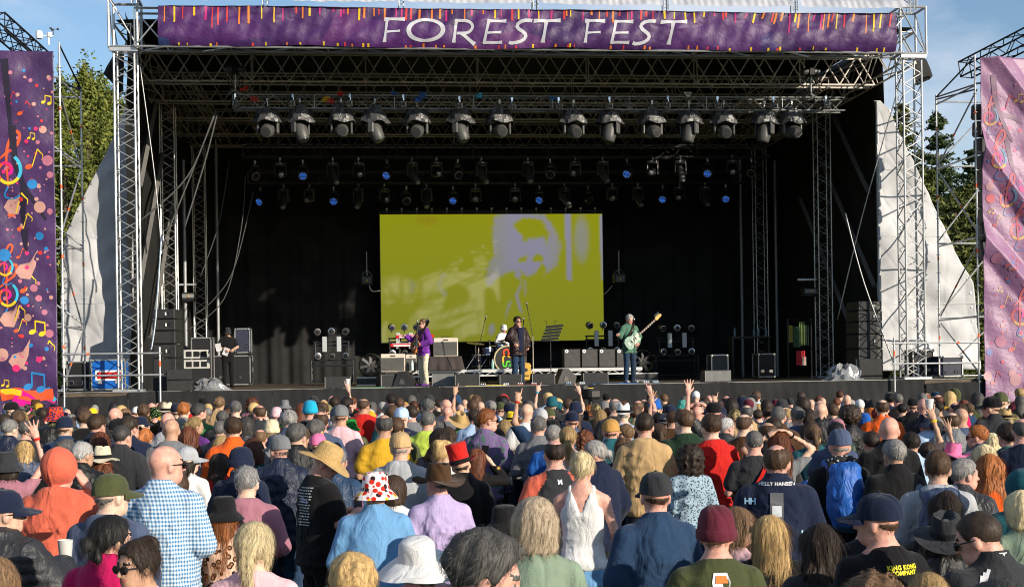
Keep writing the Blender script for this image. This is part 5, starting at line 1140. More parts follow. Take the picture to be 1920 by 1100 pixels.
def cone(g, a, b, ra, rb):
    a = np.array(a, np.float32); d = np.array(b, np.float32) - a; q = g - a; t = np.clip(q @ (d / np.float32(max(d @ d, 1e-9))), 0, 1); q -= t[..., None] * d; return np.sqrt(np.einsum('...i,...i', q, q)) - (np.float32(ra) + np.float32(rb - ra) * t)
def elps(g, c, r):
    r = np.array(r, np.float32); k = (g - np.array(c, np.float32)) / r; return (np.sqrt(np.einsum('...i,...i', k, k)) - 1) * r.min()
def loft(g, zs, A, B, cy):
    z = g[..., 2]; a, b, c = (np.interp(z[0, 0], zs, q_).astype(np.float32) for q_ in (A, B, cy)); d = (np.sqrt((np.abs(g[..., 0]) / a) ** 2.3 + (np.abs(g[..., 1] - c) / b) ** 2.3 + 1e-12) ** (2 / 2.3) - 1) * np.minimum(a, b) * .8
    return np.maximum(d, np.maximum(zs[0] - z, z - zs[-1]))
def wob(g, f, ph, st=(1, 1, 1)):
    x, y, z = g[..., 0] * f * st[0], g[..., 1] * f * st[1], g[..., 2] * f * st[2]
    return np.sin(x + 1.7 * np.sin(y * .8 + ph) + ph) * .5 + np.sin(y * 1.3 + 1.3 * np.sin(z + 2 * ph) + 2.1 * ph) * .3 + np.sin(z * 1.1 + 1.5 * np.sin(x * .9 - ph) + 3.3) * .4

# ---- poses: (elbow, wrist, hand direction, hand kind) for left (-x) and right (+x); the figure faces +y
def sideL(p): return (-p[0], p[1], p[2])
POSE = {
 'down': (((.245, -.03, 1.15), (.235, .08, .91), None, 'relax'),) * 2,
 'fold': (((.25, 0, 1.15), (.09, .20, 1.14), None, 'relax'),) * 2,
 'phone': (((.24, .06, 1.13), (.07, .27, 1.20), None, 'fist'),) * 2,
 'hips': (((.34, -.06, 1.16), (.20, .03, 1.0), None, 'fist'),) * 2,
 'head': (((.36, .02, 1.58), (.11, -.03, 1.73), None, 'relax'),) * 2,
 'ear': (((.245, -.03, 1.15), (.235, .08, .91), None, 'relax'), ((.30, .12, 1.27), (.15, .06, 1.53), None, 'fist')),
 'cam': (((.245, .0, 1.15), (.20, .12, .95), None, 'relax'), ((.33, .18, 1.36), (.14, .22, 1.60), None, 'fist')),
 'up': (((.245, -.03, 1.15), (.235, .08, .91), None, 'relax'), ((.30, .10, 1.60), (.25, .14, 1.86), None, 'point')),
 'upopen': (((.245, -.03, 1.15), (.235, .08, .91), None, 'relax'), ((.33, .06, 1.62), (.26, .08, 1.88), None, 'open')),
 'upl': (((.30, .10, 1.60), (.25, .14, 1.86), None, 'point'), ((.245, -.03, 1.15), (.235, .08, .91), None, 'relax')),
 'uplopen': (((.33, .06, 1.62), (.30, .08, 1.88), None, 'open'), ((.245, -.03, 1.15), (.235, .08, .91), None, 'relax')),
 'cup': (((.245, -.03, 1.15), (.235, .08, .91), None, 'relax'), ((.27, .10, 1.20), (.16, .32, 1.28), None, 'fist')),
 'guitar': (((.30, -.02, 1.16), (.10, .20, 1.06), None, 'relax'), ((.34, .10, 1.18), (.34, .30, 1.30), None, 'fist')),
 'guitar2': (((.32, -.03, 1.17), (.12, .20, 1.02), None, 'relax'), ((.33, .10, 1.17), (.46, .26, 1.22), None, 'fist')),
 'sing': (((.30, -.02, 1.17), (.24, .10, .97), None, 'fist'), ((.30, .05, 1.18), (.22, .26, 1.06), None, 'fist')),
 'paper': (((.27, .05, 1.17), (.10, .28, 1.10), None, 'fist'),) * 2,
 'drum': (((.33, .08, 1.20), (.22, .33, 1.12), None, 'fist'),) * 2,
}
SHO = (.172, -.012, 1.388)
ZS = [.78, .86, .96, 1.06, 1.18, 1.30, 1.40, 1.455, 1.50, 1.53]
BUILD = {
 'm': ([.150, .170, .160, .150, .160, .172, .150, .105, .066, .05], [.10, .115, .110, .102, .108, .115, .10, .078, .058, .05]),
 'f': ([.165, .182, .163, .136, .142, .150, .134, .092, .056, .045], [.112, .122, .110, .094, .102, .118, .095, .070, .052, .045]),
 'h': ([.165, .192, .196, .196, .192, .190, .162, .112, .070, .05], [.12, .140, .150, .155, .148, .138, .112, .082, .060, .05]),
}
CY = [-.01, -.012, 0, .005, 0, -.005, -.015, -.025, -.03, -.03]
def arms_of(pose): 
    (l, r) = POSE[pose]
    return [(tuple((-SHO[0], SHO[1], SHO[2])), sideL(l[0]), sideL(l[1]), l[3], -1), (SHO, r[0], r[1], r[3], 1)]
def hand_mesh(kind, h=.0062):
    k = ('hand', kind, h)
    if k in MATS: return MATS[k]
    bend = {'relax': 35, 'open': 4, 'point': 95, 'fist': 88}[kind]
    def f(g):
        d = elps(g, (0, 0, .05), (.040, .017, .055)); d = smin(d, cone(g, (0, 0, -.02), (0, 0, .02), .026, .028), .02)
        for i, (x, l) in enumerate(((.030, .072), (.010, .08), (-.011, .074), (-.031, .058))):
            b = 3 if (kind == 'point' and i == 0) else bend
            sp = x * (2.2 if kind == 'open' else .6); p = np.array([x, 0, .088]); 
            for s in range(3):
                a = R(b * (.55 + .55 * s)); q = p + np.array([sp * .16, math.sin(a) * l * .36, math.cos(a) * l * .36]); d = smin(d, cone(g, p, q, .0095 - s * .0008, .0088 - s * .0008), .006); p = q
        t0 = np.array([.030, .006, .02]); t1 = t0 + np.array([.034, .012, .028]) if kind == 'open' else t0 + np.array([.022, .020, .03]); t2 = t1 + np.array([.014, .004, .028]) if kind == 'open' else t1 + np.array([-.012, .012, .024])
        return smin(smin(d, cone(g, t0, t1, .013, .0105), .008), cone(g, t1, t2, .0105, .0085), .004)
    MATS[k] = mesh_field(f, (-.075, -.05, -.05), (.09, .085, .20), h); return MATS[k]
def frame_for(d, yref):
    z = np.array(d) / np.linalg.norm(d); y = np.array(yref) - z * np.dot(yref, z); y /= np.linalg.norm(y) + 1e-9; return np.stack([np.cross(y, z), y, z], 1)
def body_field(g, build, pose, sit=False):
    A, B = BUILD[build]; d = loft(g, ZS, A, B, CY)
    d = smin(d, cone(g, (0, -.03, 1.44), (0, -.012, 1.56), .062, .055), .04)
    fr = 1.15 if build == 'h' else (.88 if build == 'f' else 1)
    for s, e, w, hk, sg in arms_of(pose):
        d = smin(d, cone(g, (sg * .05, -.03, 1.460), s, .045, .046 * fr), .04); d = smin(d, cone(g, s, e, .049 * fr, .040 * fr), .025); d = smin(d, cone(g, e, w, .040 * fr, .027), .02)
    for sg in (-1, 1):
        hip, kn, an = LEGS[sit][0], LEGS[sit][1], LEGS[sit][2]; hip = (hip[0] * sg,) + hip[1:]; kn = (kn[0] * sg,) + kn[1:]; an = (an[0] * sg,) + an[1:]
        d = smin(d, cone(g, hip, kn, .085 * fr, .055 * fr), .04); d = smin(d, cone(g, kn, an, .052, .036), .02); d = smin(d, cone(g, (an[0], an[1] - .02, .035), (an[0] + sg * .02, an[1] + .15, .03), .035, .03), .02)
    return d
LEGS = {False: ((.088, -.01, .86), (.10, .02, .48), (.11, -.02, .07)), True: ((.10, .05, .84), (.2, .42, .86), (.2, .40, .42))}
HC = np.array([0, .010, 1.622]); PIV = np.array([0, -.025, 1.53])
def head_field(g, female=False):
    d = elps(g, (0, -.012, .028), (.077, .097, .089)); d = smin(d, elps(g, (0, .024, -.03), (.060, .068, .086)), .03); d = smin(d, elps(g, (0, .044, -.080), (.040 if female else .046, .044, .036)), .03)
    d = smin(d, cone(g, (0, .086, .008), (0, .108, -.030), .008, .0135), .014); d = smin(d, cone(g, (-.034, .080, .024), (.034, .080, .024), .012, .012), .02)
    for s in (-1, 1):
        d = smax(d, -elps(g, (s * .031, .104, .002), (.017, .019, .013)), .012); d = smin(d, elps(g, (s * .079, -.004, -.012), (.011, .021, .033)), .006)
    d = smin(d, cone(g, (-.018, .087, -.061), (.018, .087, -.061), .0085, .0085), .010); d = smin(d, cone(g, (0, -.022, -.05), (0, -.035, -.13), .057, .058), .03); return d
def head_mesh(female=False, h=.0085):
    k = ('head', female, h)
    if k in MATS: return MATS[k]
    P, F = mesh_field(lambda g: head_field(g, female), (-.11, -.135, -.16), (.11, .14, .135), h); c = P[F].mean(1); mi = np.zeros(len(F), int)
    mi[(np.abs(c[:, 0]) < .027) & (np.abs(c[:, 2] + .061) < .010) & (c[:, 1] > .085)] = 1; mi[(np.abs(c[:, 2] - .028) < .006) & (np.abs(np.abs(c[:, 0]) - .032) < .019) & (c[:, 1] > .06)] = 2
    Vs, Fs, Ms = [P], [F], [mi]; o = len(P)
    for s in (-1, 1):
        q = MB().lathe([(0, -.013), (.009, -.0095), (.013, 0), (.0125, .004), (.0062, .0115), (0, .013)], 10, T(s * .031, .0765, .002) @ RX(-90)); v = np.array(q.v); f = [list(x) for x in q.f]; f4 = np.array([x if len(x) == 4 else [x[0], x[1], x[2], x[2]] for x in f if len(x) <= 4])
        m = np.where(v[f4].mean(1)[:, 1] > .0815, 2, 3); Vs.append(v); Fs.append(f4 + o); Ms.append(m); o += len(v)
    MATS[k] = (np.concatenate(Vs), np.concatenate(Fs), np.concatenate(Ms)); return MATS[k]
def head_mat(yaw, pitch, tilt=0):
    """yaw > 0 turns to the figure's right"""
    Rm = Matrix.Rotation(R(-yaw), 4, 'Z') @ Matrix.Rotation(R(pitch), 4, 'X') @ Matrix.Rotation(R(tilt), 4, 'Y')
    return T(*PIV) @ Rm @ T(*(HC - PIV))
def to_mesh(name, P, F, nm=1, mi=None, smooth=True):
    me = bpy.data.meshes.new(name); n = len(F); me.vertices.add(len(P)); me.vertices.foreach_set('co', P.astype(np.float32).ravel())
    F = np.asarray(F); tri = F[:, 2] == F[:, 3]; ln = np.where(tri, 3, 4); tot = int(ln.sum()); st = np.concatenate([[0], np.cumsum(ln)[:-1]])
    keep = np.ones(F.shape, bool); keep[:, 3] = ~tri; flat = F[keep]
    me.loops.add(tot); me.loops.foreach_set('vertex_index', flat.astype(np.int32)); me.polygons.add(n); me.polygons.foreach_set('loop_start', st.astype(np.int32)); me.polygons.foreach_set('loop_total', ln.astype(np.int32))
    for _ in range(nm): me.materials.append(None)
    if mi is not None: me.polygons.foreach_set('material_index', np.asarray(mi, np.int32))
    me.polygons.foreach_set('use_smooth', np.ones(n, bool)); me.update(calc_edges=True); return me
BODIES = {}
def xf(P, M): M = np.array(M); return P @ M[:3, :3].T + M[:3, 3]
def body_core(build, pose, sit, h):
    k = (build, pose, sit, h)
    if k not in BODIES:
        lo, hi = [-.42, -.22, 0], [.42, .36, 1.6]
        for s, e, w, hk, sg in arms_of(pose):
            for p in (e, w):
                for a in range(3): lo[a] = min(lo[a], p[a] - .08); hi[a] = max(hi[a], p[a] + .08)
        if sit: hi[1] = .62
        P, F = mesh_field(lambda g: body_field(g, build, pose, sit), lo, hi, h); Vs, Fs = [P], [F]; o = len(P)
        for s, e, w, hk, sg in arms_of(pose):
            hv, hf = hand_mesh(hk, .0088 if h < .03 or w[2] > 1.4 else .011); d = np.array(w) - np.array(e); ref = (-sg, .25, 0) if abs(d[2]) > .6 * np.linalg.norm(d) else (0, 0, -1)
            if hk in ('open', 'point') and w[2] > 1.6: ref = (0, 1, 0)
            Rm = frame_for(d, ref); v = hv * np.array([-sg if hk in ('open', 'point') else sg, 1, 1]); f = hf if True else hf
            v = v @ Rm.T + np.array(w); 
            if (-sg if hk in ('open', 'point') else sg) < 0: f = f[:, ::-1]
            Vs.append(v); Fs.append(f + o); o += len(v)
        BODIES[k] = (np.concatenate(Vs), np.concatenate(Fs))
    return BODIES[k]
def body_mesh(build, pose, yaw, pitch, tilt, sit, h):
    k = ('bm', build, pose, yaw, pitch, tilt, sit, h)
    if k not in BODIES:
        P, F = body_core(build, pose, sit, h); hp, hf, hm = head_mesh(build == 'f', .0097 if h < .03 else (.0118 if h < .04 else .0145)); hp = xf(hp, head_mat(yaw, pitch, tilt))
        BODIES[k] = to_mesh('person', np.concatenate([P, hp]), np.concatenate([F, hf + len(P)]), 4, np.concatenate([np.zeros(len(F), int), hm]))
    return BODIES[k]
# ---- clothing
def top_field(g, build, pose, style, ph):
    A, B = BUILD[build]; off = {'tee': .015, 'shirt': .020, 'hoodie': .026, 'jacket': .029, 'puffer': .042, 'tank': .015}[style]
    hem = {'tee': .80, 'shirt': .76, 'hoodie': .80, 'jacket': .74, 'puffer': .78, 'tank': .86}[style]
    a = [x + off for x in A]; b = [x + off for x in B]
    if style in ('shirt', 'jacket', 'hoodie', 'puffer', 'tee'):
        for i in range(3): a[i] = max(a[i], a[4] * .97); b[i] = max(b[i], b[4] * 1.0)
    zs = [hem] + ZS[1:] if hem < ZS[1] else [hem, hem + .03] + ZS[2:]
    top = {'tee': 1.495, 'shirt': 1.515, 'hoodie': 1.505, 'jacket': 1.52, 'puffer': 1.53, 'tank': 1.47}[style]
    d = loft(g, zs, a, b, CY); fr = 1.15 if build == 'h' else (.88 if build == 'f' else 1)
    if style != 'tank':
        so = off + (.006 if style in ('hoodie', 'jacket', 'puffer') else .004)
        for s, e, w, hk, sg in arms_of(pose):
            d = smin(d, cone(g, (sg * .05, -.03, 1.456), s, .040 + off * .7, .044 * fr + off), .035)
            if style == 'tee':
                e2 = tuple(s[i] + (e[i] - s[i]) * .62 for i in range(3)); d = smin(d, cone(g, s, e2, .050 * fr + so, .055 * fr + so), .022)
            else:
                wv = np.array(w) - np.array(e); w2 = tuple(np.array(e) + wv * .93); d = smin(d, cone(g, s, e, .050 * fr + so, .045 * fr + so), .022); d = smin(d, cone(g, e, w2, .046 * fr + so, .036 + so), .02)
    z = g[..., 2]; x = g[..., 0]; y = g[..., 1]
    amp = {'tee': .010, 'shirt': .012, 'hoodie': .010, 'jacket': .013, 'puffer': .006, 'tank': .007}[style]
    d = d + amp * .6 * wob(g, 17, ph, (1, 1, .55)) + amp * .35 * wob(g, 46, ph * 1.7, (.8, 1, 1)) * np.clip((1.35 - z) * 3, .25, 1) + amp * .8 * np.sin((z + .35 * np.abs(x) + .05 * np.sin(x * 9 + ph)) * 55) * np.clip((1.05 - z) * 4, 0, 1)
    if style != 'puffer':
        msk = np.clip(wob(g, 9, ph * 1.3) + .35, 0, 1)
        for kx, kz, q_ in ((9, 30, .0), (-16, 24, 1.9), (22, 10, 4.1)): d = d - amp * 1.0 * msk * (1 - np.abs(np.sin(kx * np.abs(x) * 1.3 + kz * z + 1.6 * np.sin(x * 8 + ph + q_) + .9 * np.sin(z * 11 + q_)))) ** 4 * np.clip((1.47 - z) * 8, 0, 1)
    if style == 'puffer': d = d - .010 * np.abs(np.sin(z * 48 + .6 * np.sin(x * 6)))
    if style == 'hoodie': d = smin(d, elps(g, (0, -.085, 1.475), (.12, .055, .062)), .03)
    if style in ('shirt', 'jacket', 'puffer'):
        r = np.sqrt((x / 1.0) ** 2 + ((y + .022) / 1.0) ** 2); d = smin(d, np.maximum(np.abs(r - .066) - .011, np.maximum(1.46 - z, z - (1.535 if style == 'shirt' else 1.555) - .25 * (y + .02) * -1)), .012)
    d = np.maximum(d, z - top - .25 * np.clip(-y, -.05, .2) - (.04 if style in ('jacket', 'puffer', 'shirt') else 0))
    if style == 'tank':
        d = np.maximum(d, 1.40 - 0 * z - 1e3 * (z < 9) if False else -1e3); d = np.maximum(d, np.where(z > 1.33, np.abs(x) - (.135 - .25 * (z - 1.33)), -1)); d = np.maximum(d, np.where((z > 1.29), (z - 1.29) * .40 - np.abs(x), -1) * .8)
        for sg in (-1, 1):
            for q0, q1 in (((sg * .090, -.105, 1.35), (sg * .085, -.045, 1.487)), ((sg * .085, -.045, 1.487), (sg * .085, .10, 1.36))): d = smin(d, cone(g, q0, q1, .021, .019), .012)
    return d
TOPS = {}
def top_mesh(build, pose, style, ph, h):
    k = (build, pose, style, ph, h)
    if k not in TOPS:
        lo, hi = [-.46, -.26, .70], [.46, .40, 1.60]
        for s, e, w, hk, sg in arms_of(pose):
            for p in (e, w):
                for a in range(3): lo[a] = min(lo[a], p[a] - .12); hi[a] = max(hi[a], p[a] + .12)
        P, F = mesh_field(lambda g: top_field(g, build, pose, style, 1.3 + ph * 2.1), lo, hi, h); TOPS[k] = to_mesh(style, P, F)
    return TOPS[k]
def trousers_mesh(build, sit, h, shorts=False):
    k = ('tr', build, sit, h)
    if k not in TOPS:
        A, B = BUILD[build]; fr = 1.15 if build == 'h' else (.95 if build == 'f' else 1)
        def f(g):
            d = np.maximum(loft(g, [.74] + ZS[1:4], [A[0] + .004, A[1] + .010, A[2] + .006, A[3] + .006], [B[0] + .01, B[1] + .012, B[2] + .008, B[3] + .008], CY[:4]), g[..., 2] - 1.0)
            for sg in (-1, 1):
                hip, kn, an = [(p[0] * sg,) + p[1:] for p in LEGS[sit]]; d = smin(d, cone(g, hip, kn, .092 * fr, .070 * fr), .03); d = smin(d, cone(g, kn, (an[0], an[1], an[2] + .0), .070 * fr, .060 * fr), .02)
            z = g[..., 2]; d = d + .006 * wob(g, 26, 2.0, (1, 1, .7)) + .006 * np.sin(z * 60 + 9 * g[..., 0]) * (np.exp(-((z - .48) / .08) ** 2) + np.exp(-((z - .12) / .08) ** 2)); return np.maximum(d, LEGS[sit][2][2] - .02 - z)
        P, F = mesh_field(f, (-.33, -.22, .02), (.33, .58 if sit else .26, 1.02), h); TOPS[k] = to_mesh('trousers', P, F)
    return TOPS[k]
def shoe_mesh():
    k = ('shoe',)
    if k not in TOPS:
        def f(g):
            d = smin(elps(g, (0, 0, .04), (.048, .07, .05)), elps(g, (0, .11, .03), (.050, .10, .042)), .03); return np.maximum(d, .004 - g[..., 2])
        P, F = mesh_field(f, (-.08, -.1, -.02), (.08, .24, .12), .012); TOPS[k] = to_mesh('shoe', P, F)
    return TOPS[k]
# ---- hair, in head coordinates
def strands(P, F, rng, n, length, wid, grav, lift=.004, spread=.4, z0=None):
    """thin tapered ribbons over the hair surface"""
    tri = P[F[:, :3]]; nr = np.cross(tri[:, 1] - tri[:, 0], tri[:, 2] - tri[:, 0]); nr /= np.linalg.norm(nr, axis=1)[:, None] + 1e-9; c = P[F].mean(1)
    ids = rng.integers(0, len(F), n); nn = nr[ids]; g = np.array([0, -.35, -1.0]) * grav + rng.normal(size=(n, 3)) * spread; t = g - nn * (g * nn).sum(1)[:, None]; t /= np.linalg.norm(t, axis=1)[:, None] + 1e-9; sd = np.cross(nn, t)
    l = length * rng.uniform(.5, 1.2, (n, 1)); w = wid * rng.uniform(.6, 1.3, (n, 1)); p = c[ids] + nn * lift; rz = rng.uniform(0, 1.2, (n, 1)); k1 = rng.uniform(-1, 1, (n, 1)); V = np.empty((n, 8, 3))
    for s in range(4):
        u = s / 3; q = p + t * l * u + nn * (.009 * math.sin(3 * u) * rz) + sd * .010 * math.sin(2.2 * u) * k1 + np.array([0, 0, -1]) * grav * .02 * u * u; ww = w * (1 - .8 * u); V[:, 2 * s] = q - sd * ww; V[:, 2 * s + 1] = q + sd * ww
    o = (np.arange(n) * 8)[:, None, None]; Fs = (np.array([[2 * s, 2 * s + 1, 2 * s + 3, 2 * s + 2] for s in range(3)])[None] + o).reshape(-1, 4)
    return np.concatenate([P, V.reshape(-1, 3)]), np.concatenate([F, Fs + len(P)])
HAIR = {}
def hair_mesh(style, seed, fine, under=None):
    k = (style, seed, fine, under)
    if k in HAIR: return HAIR[k]
    ph = 1.1 + 2.3 * seed; rng = np.random.default_rng(seed + 10)
    def skull(g, o): return smin(elps(g, (0, -.014, .03), (.077 + o, .098 + o, .089 + o)), elps(g, (0, .015, -.03), (.058 + o, .06 + o, .08 + o)), .03)
    def hl(g, back=-.080, ear=-.004, front=.078): return np.interp(g[..., 1], [-.12, -.055, -.030, -.005, .028, .048, .075, .11], [back, back + .015, ear, ear + .016, ear + .002, ear + .035, front, front + .03]) - g[..., 2] + .004 * np.sin(g[..., 0] * 160 + ph)
    def strandn(g, a, f=1.0): th = np.arctan2(g[..., 0], g[..., 1] + .02); return a * (np.sin(th * 26 * f + 5 * np.sin(g[..., 2] * 18 + ph) + ph) * .5 + np.sin(th * 11 * f + 3 * np.sin(g[..., 2] * 9 + ph)) * .6)
    tailf = None
    if style in ('short', 'crew', 'fade', 'messy'):
        o = {'short': .0145, 'crew': .006, 'fade': .012, 'messy': .022}[style]
        def f(g):
            oz = o * (np.clip((g[..., 2] + .075) * 8.5, .12, 1.1) if style != 'crew' else 1); d = smax(skull(g, 0) - oz, hl(g), .012); return d + strandn(g, .002 if style != 'crew' else .0006) + (.007 * wob(g, 62, ph) if style == 'messy' else .0025 * wob(g, 60, ph))
        S = (460 if style != 'crew' else 150, .034 if style != 'crew' else .012, .0026, .7, .5)
    elif style == 'balding':
        def f(g): d = smax(skull(g, .008), hl(g), .012); d = smax(d, -elps(g, (0, .015, .122), (.060, .105, .070)), .022); return d + strandn(g, .003)
        S = (260, .03, .0025, .8, .5)
    elif style in ('bob', 'wavybob'):
        def f(g):
            d = skull(g, .030); low = loft(g, [-.16, -.10, -.02, .04], [.085, .112, .112, .10], [.07, .092, .105, .10], [-.045, -.035, -.03, -.02]); d = smin(d, low, .03); face = elps(g, (0, .10, -.05), (.062, .075, .115)); d = smax(d, -face, .015); d = smax(d, np.interp(g[..., 1], [-.1, 0, .06], [-.128, -.118, -.09]) - g[..., 2], .02)
            return d + strandn(g, .0035) + (.006 * wob(g, 40, ph) if style == 'wavybob' else .002 * wob(g, 40, ph))
        S = (620, .034, .003, 1.2, .3)
    elif style in ('long', 'wavy', 'half'):
        wv = style == 'wavy'
        def f(g):
            d = skull(g, .028); low = loft(g, [-.36, -.28, -.15, -.05, .04], [.075, .105 + .02 * wv, .118 + .015 * wv, .108, .095], [.035, .050, .070, .095, .10], [-.105, -.10, -.075, -.04, -.02]); d = smin(d, low, .03); d = smax(d, -elps(g, (0, .105, -.06), (.060, .085, .13)), .015)
            return d + strandn(g, .0045) + (.010 * wob(g, 36, ph, (1, 1, .8)) if wv else .003 * wob(g, 30, ph))
        S = (900, .14, .0034, 2.2, .22)
    elif style == 'curly':
        def f(g): d = elps(g, (0, -.03, .025), (.135, .135, .13)); d = smin(d, elps(g, (0, -.05, -.09), (.13, .10, .12)), .05); d = smax(d, -elps(g, (0, .115, -.045), (.062, .085, .10)), .02); return d + .014 * wob(g, 75, ph) + .008 * wob(g, 120, ph * 2)
        S = (900, .035, .004, .3, 1.2)
    elif style == 'afro':
        def f(g): d = elps(g, (0, -.03, .05), (.14, .145, .13)); d = smax(d, -elps(g, (0, .12, -.06), (.07, .085, .11)), .02); return smax(d, hl(g, -.1, -.07), .03) + .010 * wob(g, 90, ph) + .006 * wob(g, 150, ph * 2)
        S = (900, .025, .004, .1, 1.4)
    elif style in ('pony', 'bun', 'braid', 'lowbun'):
        def f(g):
            d = smax(skull(g, .017), hl(g, -.06, -.02), .012) + strandn(g, .004, 1.4)
            if style == 'pony':
                d = smin(d, elps(g, (0, -.125, .03), (.03, .03, .03)), .02); d = smin(d, cone(g, (0, -.135, .02), (.01, -.155, -.08), .030, .036) + .004 * wob(g, 60, ph), .02); d = smin(d, cone(g, (.01, -.155, -.08), (.015, -.13, -.22), .036, .012) + .004 * wob(g, 60, ph), .02)
            elif style == 'bun': d = smin(d, elps(g, (0, -.085, .10), (.05, .05, .045)) + .006 * wob(g, 70, ph), .012)
            elif style == 'lowbun': d = smin(d, elps(g, (0, -.135, -.01), (.042, .04, .042)) + .005 * wob(g, 70, ph), .012); d = smin(d, elps(g, (0, -.09, -.10), (.07, .03, .06)) + .008 * wob(g, 50, ph), .02) if seed else d
            else:
                d = smin(d, elps(g, (0, -.03, .02), (.098, .105, .10)) + .004 * wob(g, 50, ph), .02); d = smax(d, -elps(g, (0, .11, -.05), (.062, .08, .11)), .015)
                for i in range(8):
                    zz = .03 - .042 * i; yy = -.118 - .01 * math.sin(i * .6) + .012 * max(0, i - 4) * .5
                    for s in (-1, 1): d = smin(d, elps(g, (s * .016 * (1 - i * .06), yy, zz - .02 * (s > 0)), (.027 * (1 - i * .055), .024, .030)) + .002 * wob(g, 150, ph), .006)
                for s in (-1, 1): d = smin(d, cone(g, (s * .08, .0, -.02), (s * .07, -.05, -.16), .022, .008) + .003 * wob(g, 90, ph), .02)
            return d
        S = (600, .06, .0026, 1.0, .3)
    h = .0085 if fine else (.028 if fine is None else .0145)
    lo, hi = (-.2, -.22, -.40), (.2, .15, .2)
    if style in ('short', 'crew', 'fade', 'messy', 'balding'): lo, hi = (-.13, -.15, -.13), (.13, .15, .17)
    P, F = mesh_field(f if under is None else (lambda g: smax(f(g), g[..., 2] - under, .01)), lo, hi, h)
    if S[0] and len(F) and fine is not None: P, F = strands(P, F, rng, int(S[0] * (2.8 if fine else .6)), S[1], S[2] * (.36 if fine else .8), S[3], .002, S[4])
    HAIR[k] = to_mesh('hair', P, F); return HAIR[k]
# ---- hats, in head coordinates
HATS = {}
def hat_mesh(style):
    if style in HATS: return HATS[style]
    q = MB(); n = 28
    def brimmed(prof, brimr, curl, pinch=0, zb=.045, squash=(1, 1.22), droop=0, bend=0, th=.005, fray=0):
        vs = []; rows = [(r, z) for r, z in prof]
        for i, (r, z) in enumerate(rows):
            for k in range(n):
                a = 6.2832 * k / n; x, y = r * math.cos(a) * squash[0], r * math.sin(a) * squash[1] - .012; zz = z
                if pinch and z > zb + .06: zz -= pinch * math.exp(-(x / .03) ** 2) * (1 if r < .07 else .3) ; x *= 1 - .22 * (y > .02) * min(1, (z - zb - .06) * 18)
                vs.append((x, y, zz))
        base = len(rows)
        for j in range(1, 6):
            u = j / 5
            for k in range(n):
                a = 6.2832 * k / n; r = rows[-1][0] + (brimr - rows[-1][0]) * u * (1 + fray * math.sin(k * 7.3) * u); x, y = r * math.cos(a) * squash[0], r * math.sin(a) * (1 + (squash[1] - 1) * (1 - .5 * u)) - .012
                vs.append((x, y, rows[-1][1] + curl * u * u * abs(math.cos(a)) ** 1.5 - droop * u ** 1.2 - bend * u * abs(math.sin(a)) + fray * .3 * math.sin(k * 5.1) * u))
        R_ = base + 5; fs = [(i * n + k, i * n + (k + 1) % n, (i + 1) * n + (k + 1) % n, (i + 1) * n + k) for i in range(R_ - 1) for k in range(n)]; fs.append(tuple(range(n)))
        q.add(vs, fs)
    if style == 'cap':
        vs = []; prof = [(.012, .137), (.045, .130), (.072, .108), (.086, .075), (.091, .035), (.091, .012)]
        q.lathe(prof, n, T(0, -.012, 0), (1, 1.2)); q.lathe([(0, .146), (.009, .142), (.01, .136)], 8, T(0, -.012, 0))
        def vis(u, v): a = R(28 + 124 * u); r0 = .09; r1 = .09 + .082 * math.sin(R(180 * u)) ** .6; r = r0 + (r1 - r0) * v; return (r * math.cos(a) * 1.0, r * math.sin(a) * 1.18 - .012, .022 - .016 * v - .020 * abs(math.cos(a)) * v + .012 * math.sin(R(180 * u)) * (1 - v))
        q.grid(vis, 14, 4); q.grid(lambda u, v: tuple(np.array(vis(1 - u, v)) - np.array([0, 0, .005])), 14, 4)
    elif style == 'bucket': brimmed([(.02, .128), (.062, .124), (.080, .108), (.088, .04), (.092, .012)], .150, 0, 0, 0, (1, 1.15), .062)
    elif style == 'sunhat': brimmed([(.02, .135), (.065, .128), (.084, .10), (.094, .03), (.096, .015)], .215, .02, 0, 0, (1, 1.15), .06, .03)
    elif style in ('fedora', 'trilby'): brimmed([(.02, .135), (.045, .152), (.066, .150), (.079, .120), (.087, .045), (.093, .02)], .155 if style == 'fedora' else .135, .03, .034, .02, (1, 1.22), .008, .012)
    elif style == 'frayed': brimmed([(.02, .135), (.045, .152), (.066, .150), (.079, .120), (.087, .045), (.093, .02)], .165, .01, .034, .02, (1, 1.2), .03, 0, fray=.04)
    elif style in ('cowboy', 'cowboyflat'): brimmed([(.02, .128), (.05, .148), (.072, .146), (.084, .115), (.090, .045), (.095, .02)], .190, .055 if style == 'cowboy' else .02, .036, .02, (1, 1.2), .012, .030)
    elif style == 'tophat': brimmed([(.02, .20), (.088, .20), (.091, .19), (.086, .10), (.090, .03), (.093, .02)], .150, .03, 0, 0, (1, 1.15), 0)
    elif style == 'beanie':
        vs = []; prof = [(.008, .148), (.045, .142), (.075, .118), (.090, .075), (.095, .03), (.098, .0), (.094, -.02)]; q.lathe(prof, n, T(0, -.014, 0), (1, 1.18)); q.lathe([(.096, .03), (.102, .02), (.103, -.015), (.097, -.028)], n, T(0, -.014, 0), (1, 1.18), False)
    elif style == 'scarf': q.lathe([(.01, .137), (.05, .130), (.078, .105), (.091, .06), (.094, .01), (.090, -.03)], n, T(0, -.018, 0), (1, 1.18)); q.lathe([(0, .02), (.03, .01), (.02, -.08), (0, -.09)], 8, T(0, -.125, -.03))
    elif style == 'band': q.lathe([(.094, .055), (.097, .05), (.097, .02), (.094, .015)], n, T(0, -.014, 0), (1, 1.2), False)
    me = q.mesh('hat', [None]); me.polygons.foreach_set('use_smooth', [True] * len(me.polygons)); me.set_sharp_from_angle(angle=R(50)); HATS[style] = me; return me
